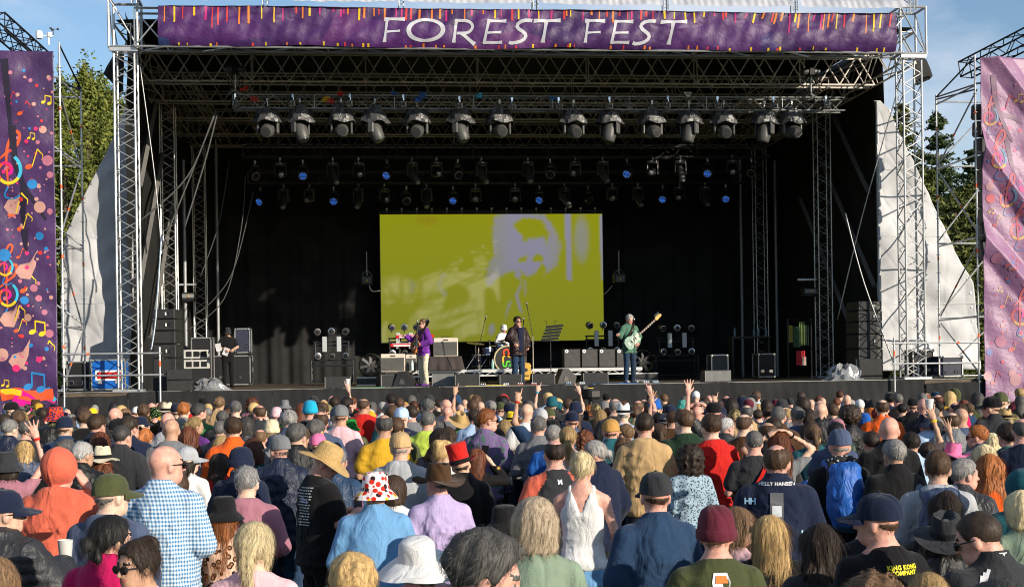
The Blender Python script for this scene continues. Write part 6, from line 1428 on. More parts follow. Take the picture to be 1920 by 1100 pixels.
def hatband_mesh():
    if 'hb' not in HATS:
        q = MB().lathe([(.0905, .058), (.094, .05), (.0965, .028), (.0945, .022)], 28, T(0, -.012, 0), (1, 1.22), False); HATS['hb'] = q.mesh('hat_band', [None])
    return HATS['hb']
def hood_mesh():
    if 'hood' not in HATS:
        def f(g):
            d = elps(g, (0, -.03, .025), (.108, .130, .132)); d = smin(d, elps(g, (0, -.06, -.135), (.115, .085, .045)), .018); d = smax(d, -elps(g, (0, .11, -.01), (.075, .12, .12)), .015); d = d - .006 * np.exp(-(g[..., 0] / .006) ** 2); return d + .0035 * wob(g, 20, 1.0) - .004 * (1 - np.abs(np.sin(g[..., 2] * 30 + 12 * np.abs(g[..., 0])))) ** 4 * np.clip(-g[..., 2] * 12, 0, 1)
        P, F = mesh_field(f, (-.16, -.2, -.24), (.16, .15, .19), .0105); HATS['hood'] = to_mesh('hood', P, F)
    return HATS['hood']
def glasses_mesh(sun=True):
    k = ('gl', sun)
    if k not in HATS:
        q = MB()
        for s in (-1, 1):
            if sun:
                q.lathe([(.026, -.004), (.027, .0), (.024, .005), (0, .007)], 14, T(s * .033, .101, -.002) @ RX(-90) @ RZ(0), (1.05, .85))
            q.tube([(s * .058, .098, .006), (s * .082, .05, .006), (s * .086, -.01, .002)], .0035, 5)
        q.tube([(-.012, .104, .004), (.012, .104, .004)], .003, 5); HATS[k] = q.mesh('sunglasses', [None])
    return HATS[k]
def pack_mesh():
    if 'pack' not in HATS:
        def f(g):
            d = elps(g, (0, -.22, 1.22), (.155, .12, .27)); d = np.maximum(d, -.13 - g[..., 1] * 1.0 - .25) if False else d; d = smin(d, elps(g, (0, -.32, 1.12), (.11, .06, .12)), .03); d = smin(d, elps(g, (0, -.2, 1.45), (.13, .10, .07)), .02)
            for s in (-1, 1): d = smin(d, np.maximum(cone(g, (s * .11, -.13, 1.45), (s * .11, .02, 1.49), .028, .028), 0 * g[..., 0] - 1), .01); d = smin(d, cone(g, (s * .11, .02, 1.49), (s * .13, .14, 1.30), .026, .024), .01); d = smin(d, cone(g, (s * .13, .14, 1.30), (s * .17, -.10, 1.08), .022, .02), .01)
            return d + .005 * wob(g, 30, .7) + .004 * wob(g, 70, .3)
        P, F = mesh_field(f, (-.24, -.42, .88), (.24, .20, 1.58), .016); HATS['pack'] = to_mesh('backpack', P, F)
    return HATS['pack']
# ================================================================== CROWD AND BAND
CN = dict(black='#161618', charcoal='#2e2f33', grey='#6e7074', lightgrey='#a4a7ac', white='#d6d6d6', cream='#d6c6a4', beige='#b4966c', tan='#b08548', brown='#46311f', olive='#454a2e', khaki='#7a7450',
          darkgreen='#1f3426', green='#4c7850', lime='#b4c850', mint='#8fb0a0', teal='#1f5560', aqua='#8fc8cc', turquoise='#1f9cc0', navy='#1a2238', slate='#45506a', denim='#263c58', blue='#2056a4', lightblue='#6897c2',
          paleblue='#a6bedc', lavender='#b2a2cc', purple='#5a2d74', magenta='#b41655', pink='#d8709c', palepink='#d8b0b8', mauve='#9c6a78', maroon='#5a2230', red='#b8221e', orange='#d85a1e', coral='#c8604a', mustard='#c4982a', yellow='#dcb81e', sage='#7d8f7c')
CW = {'lightgrey': 'light grey', 'darkgreen': 'dark green', 'lightblue': 'light blue', 'paleblue': 'pale blue', 'palepink': 'pale pink'}
HCOL = dict(black=(.012, .011, .011), darkbrown=(.030, .019, .013), brown=(.075, .042, .024), lightbrown=(.16, .095, .05), auburn=(.11, .035, .016), ginger=(.30, .10, .028), blond=(.42, .28, .12), paleblond=(.58, .46, .27), greydark=(.085, .08, .075), grey=(.22, .21, .20), silver=(.42, .41, .40), white=(.62, .60, .57), red=(.24, .02, .015), orange=(.45, .12, .02), ash=(.30, .235, .165))
HW = dict(darkbrown='dark brown', lightbrown='light brown', paleblond='pale blond', greydark='dark grey', ash='ash blond')
SKIN = [mat('skin_fair', (.56, .34, .25), .5, 0, .1, 60, .22, 22, spec=.35), mat('skin_pink', (.60, .31, .24), .5, 0, .1, 60, .22, 22, spec=.35), mat('skin_tan', (.45, .26, .175), .5, 0, .1, 60, .22, 22, spec=.35), mat('skin_light', (.63, .42, .32), .5, 0, .1, 60, .2, 22, spec=.35)]
LIPS = mat('lips', (.42, .13, .11), .4); EYED = mat('eye_dark', (.03, .02, .015), .2); EYEW = mat('eye_white', (.42, .40, .38), .25)
def hairmat(c):
    n = 'hair_' + c
    if n in MATS: return MATS[n]
    m, nt, b = _base(n); N, L = nt.nodes, nt.links; col = HCOL[c]
    tc = N.new('ShaderNodeTexCoord'); mp = N.new('ShaderNodeMapping'); mp.inputs['Scale'].default_value = (150, 150, 12); L.new(tc.outputs['Object'], mp.inputs['Vector']); nz = N.new('ShaderNodeTexNoise'); nz.inputs['Scale'].default_value = 1; nz.inputs['Detail'].default_value = 5; L.new(mp.outputs['Vector'], nz.inputs['Vector'])
    rp = N.new('ShaderNodeValToRGB'); rp.color_ramp.elements[0].position = .3; rp.color_ramp.elements[1].position = .72; rp.color_ramp.elements[0].color = (*[x * .45 for x in col], 1); rp.color_ramp.elements[1].color = (*[min(.8, x * 1.45) for x in col], 1)
    if c in ('grey', 'greydark', 'silver'): rp.color_ramp.elements[0].color = (*[x * .35 for x in col], 1)
    gi = N.new('ShaderNodeNewGeometry'); ma = N.new('ShaderNodeMath'); ma.operation = 'MULTIPLY_ADD'; ma.inputs[1].default_value = .45; L.new(gi.outputs['Random Per Island'], ma.inputs[0]); mb = N.new('ShaderNodeMath'); mb.operation = 'MULTIPLY_ADD'; mb.inputs[1].default_value = .75; mb.inputs[2].default_value = -.1; L.new(nz.outputs['Fac'], mb.inputs[0]); L.new(mb.outputs[0], ma.inputs[2]); L.new(ma.outputs[0], rp.inputs['Fac']); L.new(rp.outputs['Color'], b.inputs['Base Color']); b.inputs['Roughness'].default_value = .58; b.inputs['Specular IOR Level'].default_value = .3
    bp = N.new('ShaderNodeBump'); bp.inputs['Strength'].default_value = .4; bp.inputs['Distance'].default_value = .006; L.new(nz.outputs['Fac'], bp.inputs['Height']); L.new(bp.outputs['Normal'], b.inputs['Normal']); MATS[n] = m; return m
def wrinkle(m, amt, sc=11):
    """soft creases in the weave of a garment"""
    N, L = m.node_tree.nodes, m.node_tree.links; b = N['Principled BSDF']; tc = N.new('ShaderNodeTexCoord'); oi = N.new('ShaderNodeObjectInfo'); ad = N.new('ShaderNodeVectorMath'); L.new(tc.outputs['Object'], ad.inputs[0]); L.new(oi.outputs['Random'], ad.inputs[1])
    mp = N.new('ShaderNodeMapping'); mp.inputs['Scale'].default_value = (1.25, 1, .55); mp.inputs['Rotation'].default_value = (0, .35, 0); L.new(ad.outputs[0], mp.inputs['Vector'])
    nz = N.new('ShaderNodeTexNoise'); nz.inputs['Scale'].default_value = sc; nz.inputs['Detail'].default_value = 2.5; nz.inputs['Distortion'].default_value = .7; L.new(mp.outputs[0], nz.inputs['Vector'])
    bp = N.new('ShaderNodeBump'); bp.inputs['Strength'].default_value = amt; bp.inputs['Distance'].default_value = .06; L.new(nz.outputs['Fac'], bp.inputs['Height'])
    if b.inputs['Normal'].is_linked: L.new(b.inputs['Normal'].links[0].from_socket, bp.inputs['Normal'])
    L.new(bp.outputs['Normal'], b.inputs['Normal']); return m
def fab(c, kind='cotton'):
    n = 'fabric_' + kind + '_' + c; sh = kind == 'shell'
    if n in MATS: return MATS[n]
    return wrinkle(mat(n, srgb(CN[c]), .5 if sh else .88, 0, .25 if sh else .35, 70 if sh else 160, .16, 7, sheen=0 if sh else .1, spec=.35 if sh else .12), .6 if sh else .5, 11 if sh else 8)
def pattern(kind):
    n = 'print_' + kind
    if n in MATS: return MATS[n]
    m, nt, b = _base(n); N, L = nt.nodes, nt.links; tc = N.new('ShaderNodeTexCoord'); b.inputs['Roughness'].default_value = .85; b.inputs['Specular IOR Level'].default_value = .2
    def ramp(src, stops, const=True):
        rp = N.new('ShaderNodeValToRGB'); rp.color_ramp.interpolation = 'CONSTANT' if const else 'LINEAR'
        for i, (p, c) in enumerate(stops):
            e = rp.color_ramp.elements[i] if i < 2 else rp.color_ramp.elements.new(p)
            e.position = p; e.color = (*srgb(c), 1)
        L.new(src, rp.inputs['Fac']); return rp.outputs['Color']
    if kind == 'gingham':
        sp = N.new('ShaderNodeSeparateXYZ'); L.new(tc.outputs['Object'], sp.inputs['Vector']); out = []
        ad = N.new('ShaderNodeMath'); ad.operation = 'ADD'; L.new(sp.outputs['X'], ad.inputs[0]); L.new(sp.outputs['Y'], ad.inputs[1])
        for src in (ad.outputs[0], sp.outputs['Z']):
            mu = N.new('ShaderNodeMath'); mu.operation = 'MULTIPLY'; mu.inputs[1].default_value = 42; L.new(src, mu.inputs[0]); fr = N.new('ShaderNodeMath'); fr.operation = 'FRACT'; L.new(mu.outputs[0], fr.inputs[0]); gt = N.new('ShaderNodeMath'); gt.operation = 'GREATER_THAN'; gt.inputs[1].default_value = .5; L.new(fr.outputs[0], gt.inputs[0]); out.append(gt.outputs[0])
        sm = N.new('ShaderNodeMath'); sm.operation = 'ADD'; L.new(out[0], sm.inputs[0]); L.new(out[1], sm.inputs[1]); dv = N.new('ShaderNodeMath'); dv.operation = 'MULTIPLY'; dv.inputs[1].default_value = .45; L.new(sm.outputs[0], dv.inputs[0])
        c = ramp(dv.outputs[0], ((0, '#d2d8de'), (.3, '#93adc6'), (.7, '#42719a')))
    elif kind in ('leopard', 'blueleopard', 'paisley', 'camo', 'redcamo', 'leaf', 'blackleaf', 'blobs', 'dots', 'greendots', 'floral', 'flower', 'tealfloral', 'swirl', 'gooddots', 'tealdots'):
        vo = N.new('ShaderNodeTexVoronoi'); L.new(tc.outputs['Object'], vo.inputs['Vector'])
        nz = N.new('ShaderNodeTexNoise'); nz.inputs['Detail'].default_value = 2; L.new(tc.outputs['Object'], nz.inputs['Vector'])
        if kind == 'leopard': vo.inputs['Scale'].default_value = 19; c = ramp(vo.outputs['Distance'], ((0, '#a87858'), (.22, '#1a1412'), (.40, '#d8b49c')))
        elif kind == 'blueleopard': vo.inputs['Scale'].default_value = 48; c = ramp(vo.outputs['Distance'], ((0, '#16202c'), (.36, '#8fa4b4')))
        elif kind == 'paisley': vo.inputs['Scale'].default_value = 22; c = ramp(vo.outputs['Distance'], ((0, '#d8d4cc'), (.16, '#141416'), (.30, '#d8d4cc'), (.38, '#141416')))
        elif kind == 'camo': nz.inputs['Scale'].default_value = 22; c = ramp(nz.outputs['Fac'], ((0, '#3c3a26'), (.45, '#6a6040'), (.55, '#948660')))
        elif kind == 'redcamo': nz.inputs['Scale'].default_value = 45; c = ramp(nz.outputs['Fac'], ((0, '#2a2a4c'), (.47, '#b82c1c'), (.56, '#d04a24')))
        elif kind == 'leaf': nz.inputs['Scale'].default_value = 50; c = ramp(nz.outputs['Fac'], ((0, '#0c3018'), (.46, '#1f8c38'), (.56, '#0c3018'), (.62, '#2aa048')))
        elif kind == 'blackleaf': nz.inputs['Scale'].default_value = 45; c = ramp(nz.outputs['Fac'], ((0, '#101412'), (.52, '#1c8034')))
        elif kind == 'blobs': vo.inputs['Scale'].default_value = 26; sx = N.new('ShaderNodeSeparateColor'); L.new(vo.outputs['Color'], sx.inputs['Color']); a = ramp(sx.outputs['Red'], ((0, '#c82c20'), (.4, '#e0b020'), (.62, '#c82c20'), (.85, '#301c20'))); bb = ramp(vo.outputs['Distance'], ((0, '#ffffff'), (.47, '#000000'))); mx = N.new('ShaderNodeMixRGB'); L.new(bb, mx.inputs['Fac']); mx.inputs['Color1'].default_value = (*srgb('#e2d8d8'), 1); L.new(a, mx.inputs['Color2']); c = mx.outputs['Color']
        elif kind == 'dots': vo.inputs['Scale'].default_value = 24; sx = N.new('ShaderNodeSeparateColor'); L.new(vo.outputs['Color'], sx.inputs['Color']); a = ramp(sx.outputs['Red'], ((0, '#c83048'), (.25, '#3070b0'), (.5, '#d8a020'), (.7, '#703090'))); bb = ramp(vo.outputs['Distance'], ((0, '#ffffff'), (.3, '#000000'))); mx = N.new('ShaderNodeMixRGB'); L.new(bb, mx.inputs['Fac']); mx.inputs['Color1'].default_value = (*srgb('#e0e0e0'), 1); L.new(a, mx.inputs['Color2']); c = mx.outputs['Color']
        elif kind == 'greendots': vo.inputs['Scale'].default_value = 40; c = ramp(vo.outputs['Distance'], ((0, '#70a848'), (.30, '#121812')))
        elif kind == 'floral': vo.inputs['Scale'].default_value = 9; c = ramp(vo.outputs['Distance'], ((0, '#b09048'), (.16, '#6a5428'), (.24, '#131214')))
        elif kind == 'flower': vo.inputs['Scale'].default_value = 16; c = ramp(vo.outputs['Distance'], ((0, '#7a3c78'), (.2, '#3f6a58'), (.4, '#6a5a80')))
        elif kind == 'tealfloral': vo.inputs['Scale'].default_value = 30; c = ramp(vo.outputs['Distance'], ((0, '#d8d0b0'), (.25, '#2f8078')))
        elif kind == 'swirl': nz.inputs['Scale'].default_value = 14; nz.inputs['Distortion'].default_value = 2; c = ramp(nz.outputs['Fac'], ((0, '#2c2038'), (.46, '#6a4a80'), (.54, '#30483c'), (.6, '#242028')))
        elif kind == 'tealdots': vo.inputs['Scale'].default_value = 34; c = ramp(vo.outputs['Distance'], ((0, '#9cc8c0'), (.2, '#10343c')))
        else: vo.inputs['Scale'].default_value = 30; c = ramp(vo.outputs['Distance'], ((0, '#d0d0d0'), (.3, '#303030')))
    L.new(c, b.inputs['Base Color']); MATS[n] = wrinkle(m, .45, 8); return m
STRAW = {'cream': mat('cream_straw', (.62, .55, .40), .8, 0, .6, 130, .15, 60), 'tan': mat('tan_straw', (.48, .32, .13), .8, 0, .6, 130, .15, 60)}
PATN = dict(gingham='blue and white gingham', leopard='leopard print', blueleopard='blue grey speckled', paisley='black and white paisley', camo='camouflage', redcamo='red and navy mottled', leaf='bright green leaf print', blackleaf='black and green leaf print', blobs='red yellow and white printed', dots='white multicoloured dotted', greendots='black and green spotted', floral='black gold flowered', flower='green and purple flowered', tealfloral='teal flowered', swirl='purple swirled', tealdots='teal dotted')
HATN = dict(cap='cap', bucket='bucket hat', sunhat='floppy sun hat', fedora='fedora', trilby='trilby', frayed='frayed straw fedora', cowboy='cowboy hat', cowboyflat='wide brimmed hat', tophat='top hat', beanie='beanie', scarf='head scarf', band='headband')
STYN = dict(tee='T-shirt', shirt='shirt', hoodie='hoodie', jacket='jacket', puffer='padded jacket', tank='sleeveless top')
HAIRN = dict(short='short', crew='cropped', fade='short faded', messy='tousled', balding='balding', bob='bobbed', wavybob='wavy bobbed', long='long', half='half tied long', wavy='long wavy', curly='big curly', afro='thick curly', pony='ponytailed', bun='pinned up', lowbun='knotted', braid='braided', bald='bald')
HWID = dict(short=.176, crew=.168, fade=.178, messy=.19, balding=.166, bob=.225, wavybob=.235, long=.235, half=.235, wavy=.255, curly=.27, afro=.28, pony=.19, bun=.19, lowbun=.19, braid=.205, bald=.158)
TWID = dict(cap=.190, bucket=.30, sunhat=.42, fedora=.31, trilby=.27, frayed=.33, cowboy=.38, cowboyflat=.38, tophat=.30, beanie=.196, scarf=.19, band=.2, hood=.225)
HTOP = dict(short=.022, crew=.006, fade=.018, messy=.03, balding=.008, bob=.03, wavybob=.032, long=.028, half=.03, wavy=.035, curly=.035, afro=.06, pony=.018, bun=.03, lowbun=.018, braid=.02, bald=0)
TTOP = dict(cap=.03, bucket=.012, sunhat=.018, fedora=.035, trilby=.035, frayed=.035, cowboy=.03, cowboyflat=.03, tophat=.083, beanie=.03, scarf=.02, band=.02, hood=.038)
FEM = {'long', 'half', 'wavy', 'bob', 'wavybob', 'curly', 'pony', 'bun', 'braid'}
REG = {1: (0, 730), 2: (310, 730), 3: (620, 730), 4: (930, 730), 5: (1240, 730), 6: (1550, 730)}; ZK = 2.9727
# (region, x, y of head top, head width) read off the enlarged photograph, then head, top and manner
C = [
 (1, 60, 68, 70, 'cap#black+short/darkbrown', 'jacket#charcoal', dict(y=70)), (1, 45, 98, 85, 'cap#slate+bob/brown', 'jacket#navy', dict(y=35)), (1, 200, 58, 100, 'cowboy#brown+short/brown', 'jacket#olive', dict(y=10)), (1, 238, 98, 62, 'short/darkbrown', 'tee#black', {}),
 (1, 110, 122, 66, 'wavy/brown', 'jacket#brown', {}), (1, 20, 135, 66, 'short/darkbrown', 'jacket#slate', dict(y=40, g=1)), (1, 50, 165, 78, 'fade/grey', 'jacket#navy', dict(y=20)), (1, 143, 172, 78, 'messy/greydark', 'tee#charcoal', {}), (1, 205, 145, 92, 'long/black', 'jacket#black', {}),
 (1, 305, 100, 128, 'bucket@redcamo+short/darkbrown', 'jacket#olive', dict(pose='ear', y=25, hold='phone', pack='black')), (1, 388, 135, 72, 'bob/grey', 'jacket#green', dict(y=45)), (1, 460, 85, 70, 'fade/darkbrown', 'shirt#paleblue', dict(y=60)), (1, 515, 102, 55, 'cap#yellow+short/brown', 'tee#navy', {}),
 (1, 480, 140, 72, 'wavy/auburn', 'jacket#navy', {}), (1, 535, 135, 92, 'short/brown', 'jacket#navy', dict(y=25, g=1)), (1, 618, 145, 68, 'short/greydark', 'tee#charcoal', {}), (1, 638, 102, 70, 'bald/-', 'jacket#charcoal', dict(skin=1, y=30)), (1, 695, 105, 60, 'short/lightbrown', 'tee#brown', {}),
 (1, 622, 182, 72, 'pony/auburn', 'jacket#black', {}), (1, 712, 145, 86, 'short/darkbrown', 'jacket#navy', dict(y=35, g=1, pose='phone')), (1, 778, 150, 66, 'cap#navy+short/brown', 'tee#black', dict(y=60)), (1, 760, 95, 45, 'cap#white+short/brown', 'tee#charcoal', {}), (1, 800, 80, 66, 'messy/brown', 'jacket#brown', {}),
 (1, 860, 100, 90, 'bucket@greendots+short/brown', 'tee#black', {}), (1, 930, 75, 105, 'fedora#cream+short/brown', 'shirt#charcoal', {}), (1, 935, 130, 84, 'bald/-', 'hoodie#lightgrey', dict(skin=1)), (1, 60, 270, 112, 'fedora#tan+wavy/brown', 'jacket#slate', dict(y=-15, band=1)), (1, 135, 285, 112, 'long/blond', 'puffer#slate', {}),
 (1, 35, 352, 185, 'bucket#charcoal+bob/darkbrown', 'tee#mauve', dict(pose='upopen', y=20)), (1, 360, 275, 102, 'messy/greydark', 'jacket#black', dict(y=40, g=1)), (1, 450, 290, 98, 'short/white', 'jacket#black', dict(y=35)), (1, 555, 235, 132, 'long/auburn', 'tee#black', dict(y=8)), (1, 676, 200, 92, 'crew/greydark', 'jacket#charcoal', dict(y=25)),
 (1, 800, 215, 108, 'pony/ginger', 'hoodie#charcoal', dict(y=15)), (1, 572, 318, 185, 'frayed#cream+wavy/auburn', 'shirt@paisley', dict(y=5, band=1)), (1, 905, 315, 148, 'bald/-', 'shirt@gingham', dict(skin=1, y=45, g=1, b='h', pose='fold', by=15)), (1, 330, 325, 182, 'hood#coral', 'hoodie#coral', dict(pose='ear', by=5, y=10)),
 (1, 605, 470, 172, 'cap#olive+crew/grey', 'hoodie#slate', dict(y=40, by=10)), (1, 605, 700, 200, 'lowbun/black', 'jacket#magenta', dict(y=35, sd=1)), (1, 772, 815, 225, 'bun/darkbrown', 'tee#palepink', dict(y=-60, by=-75, g=1, skin=2, p=-4)), (1, 8, 556, 187, 'cap#navy+short/darkbrown', 'puffer#charcoal', dict(y=45, by=25, g=1, pose='cup', hold='cup', b='h')),
 (1, -10, 930, 260, 'wavybob/lightbrown', 'jacket#brown', dict(y=-20)),
 (2, 102, 70, 72, 'messy/ginger', 'tee#charcoal', {}), (2, 70, 120, 68, 'beanie#khaki+short/brown', 'jacket#charcoal', {}), (2, 178, 75, 78, 'short/greydark', 'shirt#green', dict(y=55)), (2, 300, 40, 72, 'messy/lightbrown', 'jacket#beige', {}), (2, 390, 62, 62, 'short/grey', 'tee#black', {}), (2, 350, 85, 50, 'short/black', 'tee#navy', {}),
 (2, 485, 45, 58, 'curly/auburn', 'tee#mauve', {}), (2, 527, 85, 66, 'balding/brown', 'jacket#charcoal', dict(skin=1)), (2, 530, 115, 92, 'fedora#cream+long/brown', 'tee#mustard', dict(tl=14)), (2, 620, 100, 62, 'beanie#palepink+short/brown', 'jacket#grey', {}), (2, 666, 60, 72, 'bucket#grey+short/brown', 'jacket#navy', {}),
 (2, 806, 65, 78, 'beanie#turquoise+short/brown', 'tee#charcoal', {}), (2, 778, 80, 64, 'long/blond', 'jacket#charcoal', {}), (2, 850, 88, 62, 'short/darkbrown', 'tee#maroon', dict(y=40)), (2, 900, 82, 60, 'cap#khaki+short/brown', 'tee#slate', {}), (2, 942, 40, 60, 'short/darkbrown', 'tee#teal', dict(pose='up', hold='drink', y=10)), (2, 965, 90, 76, 'cap#slate+short/brown', 'tee#turquoise', {}),
 (2, 320, 115, 68, 'short/greydark', 'jacket#charcoal', {}), (2, 160, 150, 74, 'pony/blond', 'tee#purple', dict(y=50)), (2, 100, 155, 64, 'messy/grey', 'jacket#black', {}), (2, 375, 150, 90, 'short/brown', 'jacket#orange', {}), (2, 450, 150, 88, 'bob/greydark', 'jacket#charcoal', {}), (2, 305, 175, 76, 'crew/grey', 'jacket#navy', dict(y=20)), (2, 528, 220, 74, 'balding/lightbrown', 'tee#grey', dict(skin=1)),
 (2, 592, 170, 88, 'beanie#cream+long/blond', 'jacket#denim', {}), (2, 680, 150, 100, 'bucket@blackleaf+short/brown', 'tee#black', {}), (2, 690, 112, 84, 'messy/grey', 'jacket#slate', {}), (2, 722, 185, 102, 'short/greydark', 'jacket#black', dict(y=30)), (2, 835, 165, 92, 'messy/greydark', 'tee#charcoal', dict(y=20)), (2, 896, 135, 64, 'bob/silver', 'jacket#grey', {}), (2, 945, 180, 108, 'bucket@dots+short/brown', 'tee#white', {}), (2, 778, 175, 62, 'beanie#black+short/brown', 'tee#black', {}),
 (2, 132, 200, 122, 'wavy/auburn', 'jacket#charcoal', {}), (2, 95, 240, 112, 'long/blond', 'jacket#charcoal', dict(y=40, g=1)), (2, 315, 255, 114, 'bob/blond', 'jacket#red', dict(y=15)), (2, 490, 270, 122, 'bob/auburn', 'shirt@tealdots', dict(y=8)), (2, 645, 253, 112, 'cap#grey+balding/greydark', 'jacket#navy', dict(y=-40, by=5, skin=1, b='h')), (2, 850, 245, 92, 'cap#pink+short/brown', 'tee#brown', {}),
 (2, 860, 290, 262, 'cowboyflat#tan+short/grey', 'tee#black', dict(y=35, by=62, p=-28, pose='phone', hold='phone2', skin=1, b='h', text='tour')), (2, 112, 320, 112, 'cap#lightgrey+long/darkbrown', 'shirt#white', dict(y=55, g=1)), (2, 300, 352, 125, 'long/darkbrown', 'jacket#red', {}), (2, 420, 325, 124, 'beanie#navy+short/brown', 'jacket#navy', dict(b='h')), (2, 447, 424, 140, 'short/silver', 'hoodie#mauve', dict(y=15, strap='black')),
 (2, 322, 600, 215, 'bucket#black+long/ginger', 'shirt@leopard', dict(y=10)), (2, 490, 735, 232, 'braid/paleblond', 'tee#palepink', {}), (2, 945, 325, 112, 'short/grey', 'jacket#denim', dict(y=20)), (2, 62, 455, 110, 'bob/brown', 'shirt@tealdots', {}),
 (3, 22, 38, 52, 'short/darkbrown', 'tee#navy', {}), (3, 86, 42, 80, 'short/darkbrown', 'tee#charcoal', dict(y=50)), (3, 182, 50, 72, 'balding/brown', 'tee#red', dict(y=15, g=1, b='h')), (3, 56, 88, 78, 'cap#grey+short/brown', 'tee#palepink', {}), (3, 108, 168, 110, 'bucket@leaf+short/brown', 'puffer#olive', {}), (3, 335, 25, 68, 'short/darkbrown', 'shirt#lightblue', {}), (3, 382, 45, 52, 'short/brown', 'tee#charcoal', {}),
 (3, 296, 138, 88, 'balding/greydark', 'tee#mustard', dict(y=10)), (3, 365, 195, 132, 'cowboyflat#brown+short/brown', 'tee#brown', dict(p=12)), (3, 330, 105, 64, 'short/greydark', 'jacket#charcoal', {}), (3, 390, 100, 78, 'cap#paleblue+short/brown', 'tee#navy', {}), (3, 462, 80, 64, 'long/lightbrown', 'tee#charcoal', {}), (3, 420, 80, 54, 'bald/-', 'tee#black', dict(skin=2)), (3, 540, 50, 74, 'short/grey', 'jacket#charcoal', {}), (3, 552, 30, 52, 'cap#charcoal+short/brown', 'tee#black', {}),
 (3, 540, 120, 78, 'crew/grey', 'hoodie#lime', {}), (3, 600, 55, 48, 'short/darkbrown', 'tee#grey', {}), (3, 645, 55, 54, 'bald/-', 'tee#slate', dict(skin=1)), (3, 652, 95, 54, 'bald/-', 'tee#grey', dict(skin=1, y=10)), (3, 690, 65, 54, 'beanie#black+short/brown', 'jacket#black', {}), (3, 622, 135, 76, 'wavy/blond', 'tee#red', {}), (3, 720, 128, 120, 'cowboy#tan+short/brown', 'tee#green', dict(p=24)), (3, 790, 55, 58, 'short/brown', 'shirt#white', dict(pose='upl')), (3, 812, 30, 54, 'messy/brown', 'tee#charcoal', {}),
 (3, 800, 108, 66, 'short/darkbrown', 'shirt#paleblue', {}), (3, 862, 105, 84, 'short/ginger', 'shirt@flower', dict(y=65, g=1, by=20)), (3, 886, 60, 54, 'short/grey', 'tee#sage', {}), (3, 842, 75, 48, 'bob/blond', 'tee#charcoal', {}), (3, 605, 213, 132, 'wavy/darkbrown', 'jacket#navy', {}), (3, 622, 275, 112, 'bun/blond', 'tee#white', dict(y=45)), (3, 738, 300, 128, 'tophat#red+short/darkbrown', 'jacket#black', dict(tl=-14, band=1)), (3, 808, 325, 124, 'half/auburn', 'shirt@floral', dict(y=20, pose='cam', by=12, hold='phone')),
 (3, 266, 300, 114, 'bob/paleblond', 'tee#black', {}), (3, 387, 238, 118, 'cap#beige+crew/grey', 'hoodie#lightgrey', dict(y=8)), (3, 345, 475, 120, 'bob/brown', 'tee#white', {}), (3, 245, 466, 250, 'bucket@blobs+crew/brown', 'shirt#lightblue', dict(b='h', skin=2, y=8)), (3, 605, 418, 235, 'cowboy#brown+crew/greydark', 'shirt#lavender', dict(y=-25, skin=1)), (3, 505, 818, 330, 'sunhat#white+bob/lightbrown', 'jacket#palepink', dict(y=-50, tl=-18, by=-20)), (3, 778, 760, 335, 'messy/greydark', 'jacket#navy', dict(y=60, by=35, p=-14, skin=1, b='h')),
 (3, 120, 905, 245, 'messy/blond', 'tee#brown', {}), (3, 965, 650, 190, 'bucket#black+bob/black', 'jacket#black', {}), (3, 930, 210, 108, 'wavy/darkbrown', 'tee@swirl', dict(y=8)),
 (4, 25, 70, 58, 'cap#olive+short/brown', 'tee#charcoal', {}), (4, 95, 65, 52, 'short/brown', 'tee#slate', {}), (4, 55, 100, 84, 'bucket#mint+bob/brown', 'jacket#black', {}), (4, 168, 80, 70, 'bald/-', 'tee#white', dict(y=15)), (4, 90, 125, 112, 'fedora#yellow+long/brown', 'tee#charcoal', {}), (4, 245, 105, 82, 'cap#lightgrey+short/brown', 'jacket#denim', dict(pose='upl')), (4, 140, 165, 98, 'wavy/ginger', 'tee#white', dict(y=10)), (4, 300, 105, 54, 'cap#olive+short/darkbrown', 'jacket#maroon', {}),
 (4, 312, 40, 60, 'beanie#teal+short/brown', 'jacket#charcoal', dict(pose='upl')), (4, 365, 115, 80, 'curly/darkbrown', 'tee#charcoal', {}), (4, 400, 50, 56, 'short/brown', 'tee#charcoal', dict(pose='up')), (4, 440, 70, 70, 'beanie#navy+short/brown', 'jacket#navy', {}), (4, 490, 120, 88, 'fedora#black+long/ginger', 'jacket#charcoal', {}), (4, 520, 85, 66, 'curly/ginger', 'tee#slate', {}), (4, 555, 80, 60, 'cap@camo+short/brown', 'tee#olive', {}), (4, 605, 65, 50, 'short/brown', 'tee#brown', dict(y=20)), (4, 580, 110, 78, 'bob/blond', 'jacket#black', {}), (4, 660, 50, 62, 'balding/grey', 'tee#charcoal', {}),
 (4, 710, 80, 102, 'trilby#white+short/grey', 'tee#paleblue', dict(band=1)), (4, 788, 60, 58, 'balding/lightbrown', 'tee#green', dict(pose='up', skin=1)), (4, 885, 50, 66, 'beanie#blue+short/brown', 'jacket#navy', {}), (4, 770, 100, 64, 'pony/lightbrown', 'tee#lightblue', {}), (4, 575, 170, 76, 'long/lightbrown', 'tee#charcoal', {}), (4, 635, 165, 98, 'cap#tan+short/brown', 'jacket#teal', {}), (4, 727, 190, 84, 'short/lightbrown', 'tee#lightblue', dict(y=-30, skin=1)), (4, 827, 130, 100, 'fade/darkbrown', 'hoodie#beige', dict(y=8)),
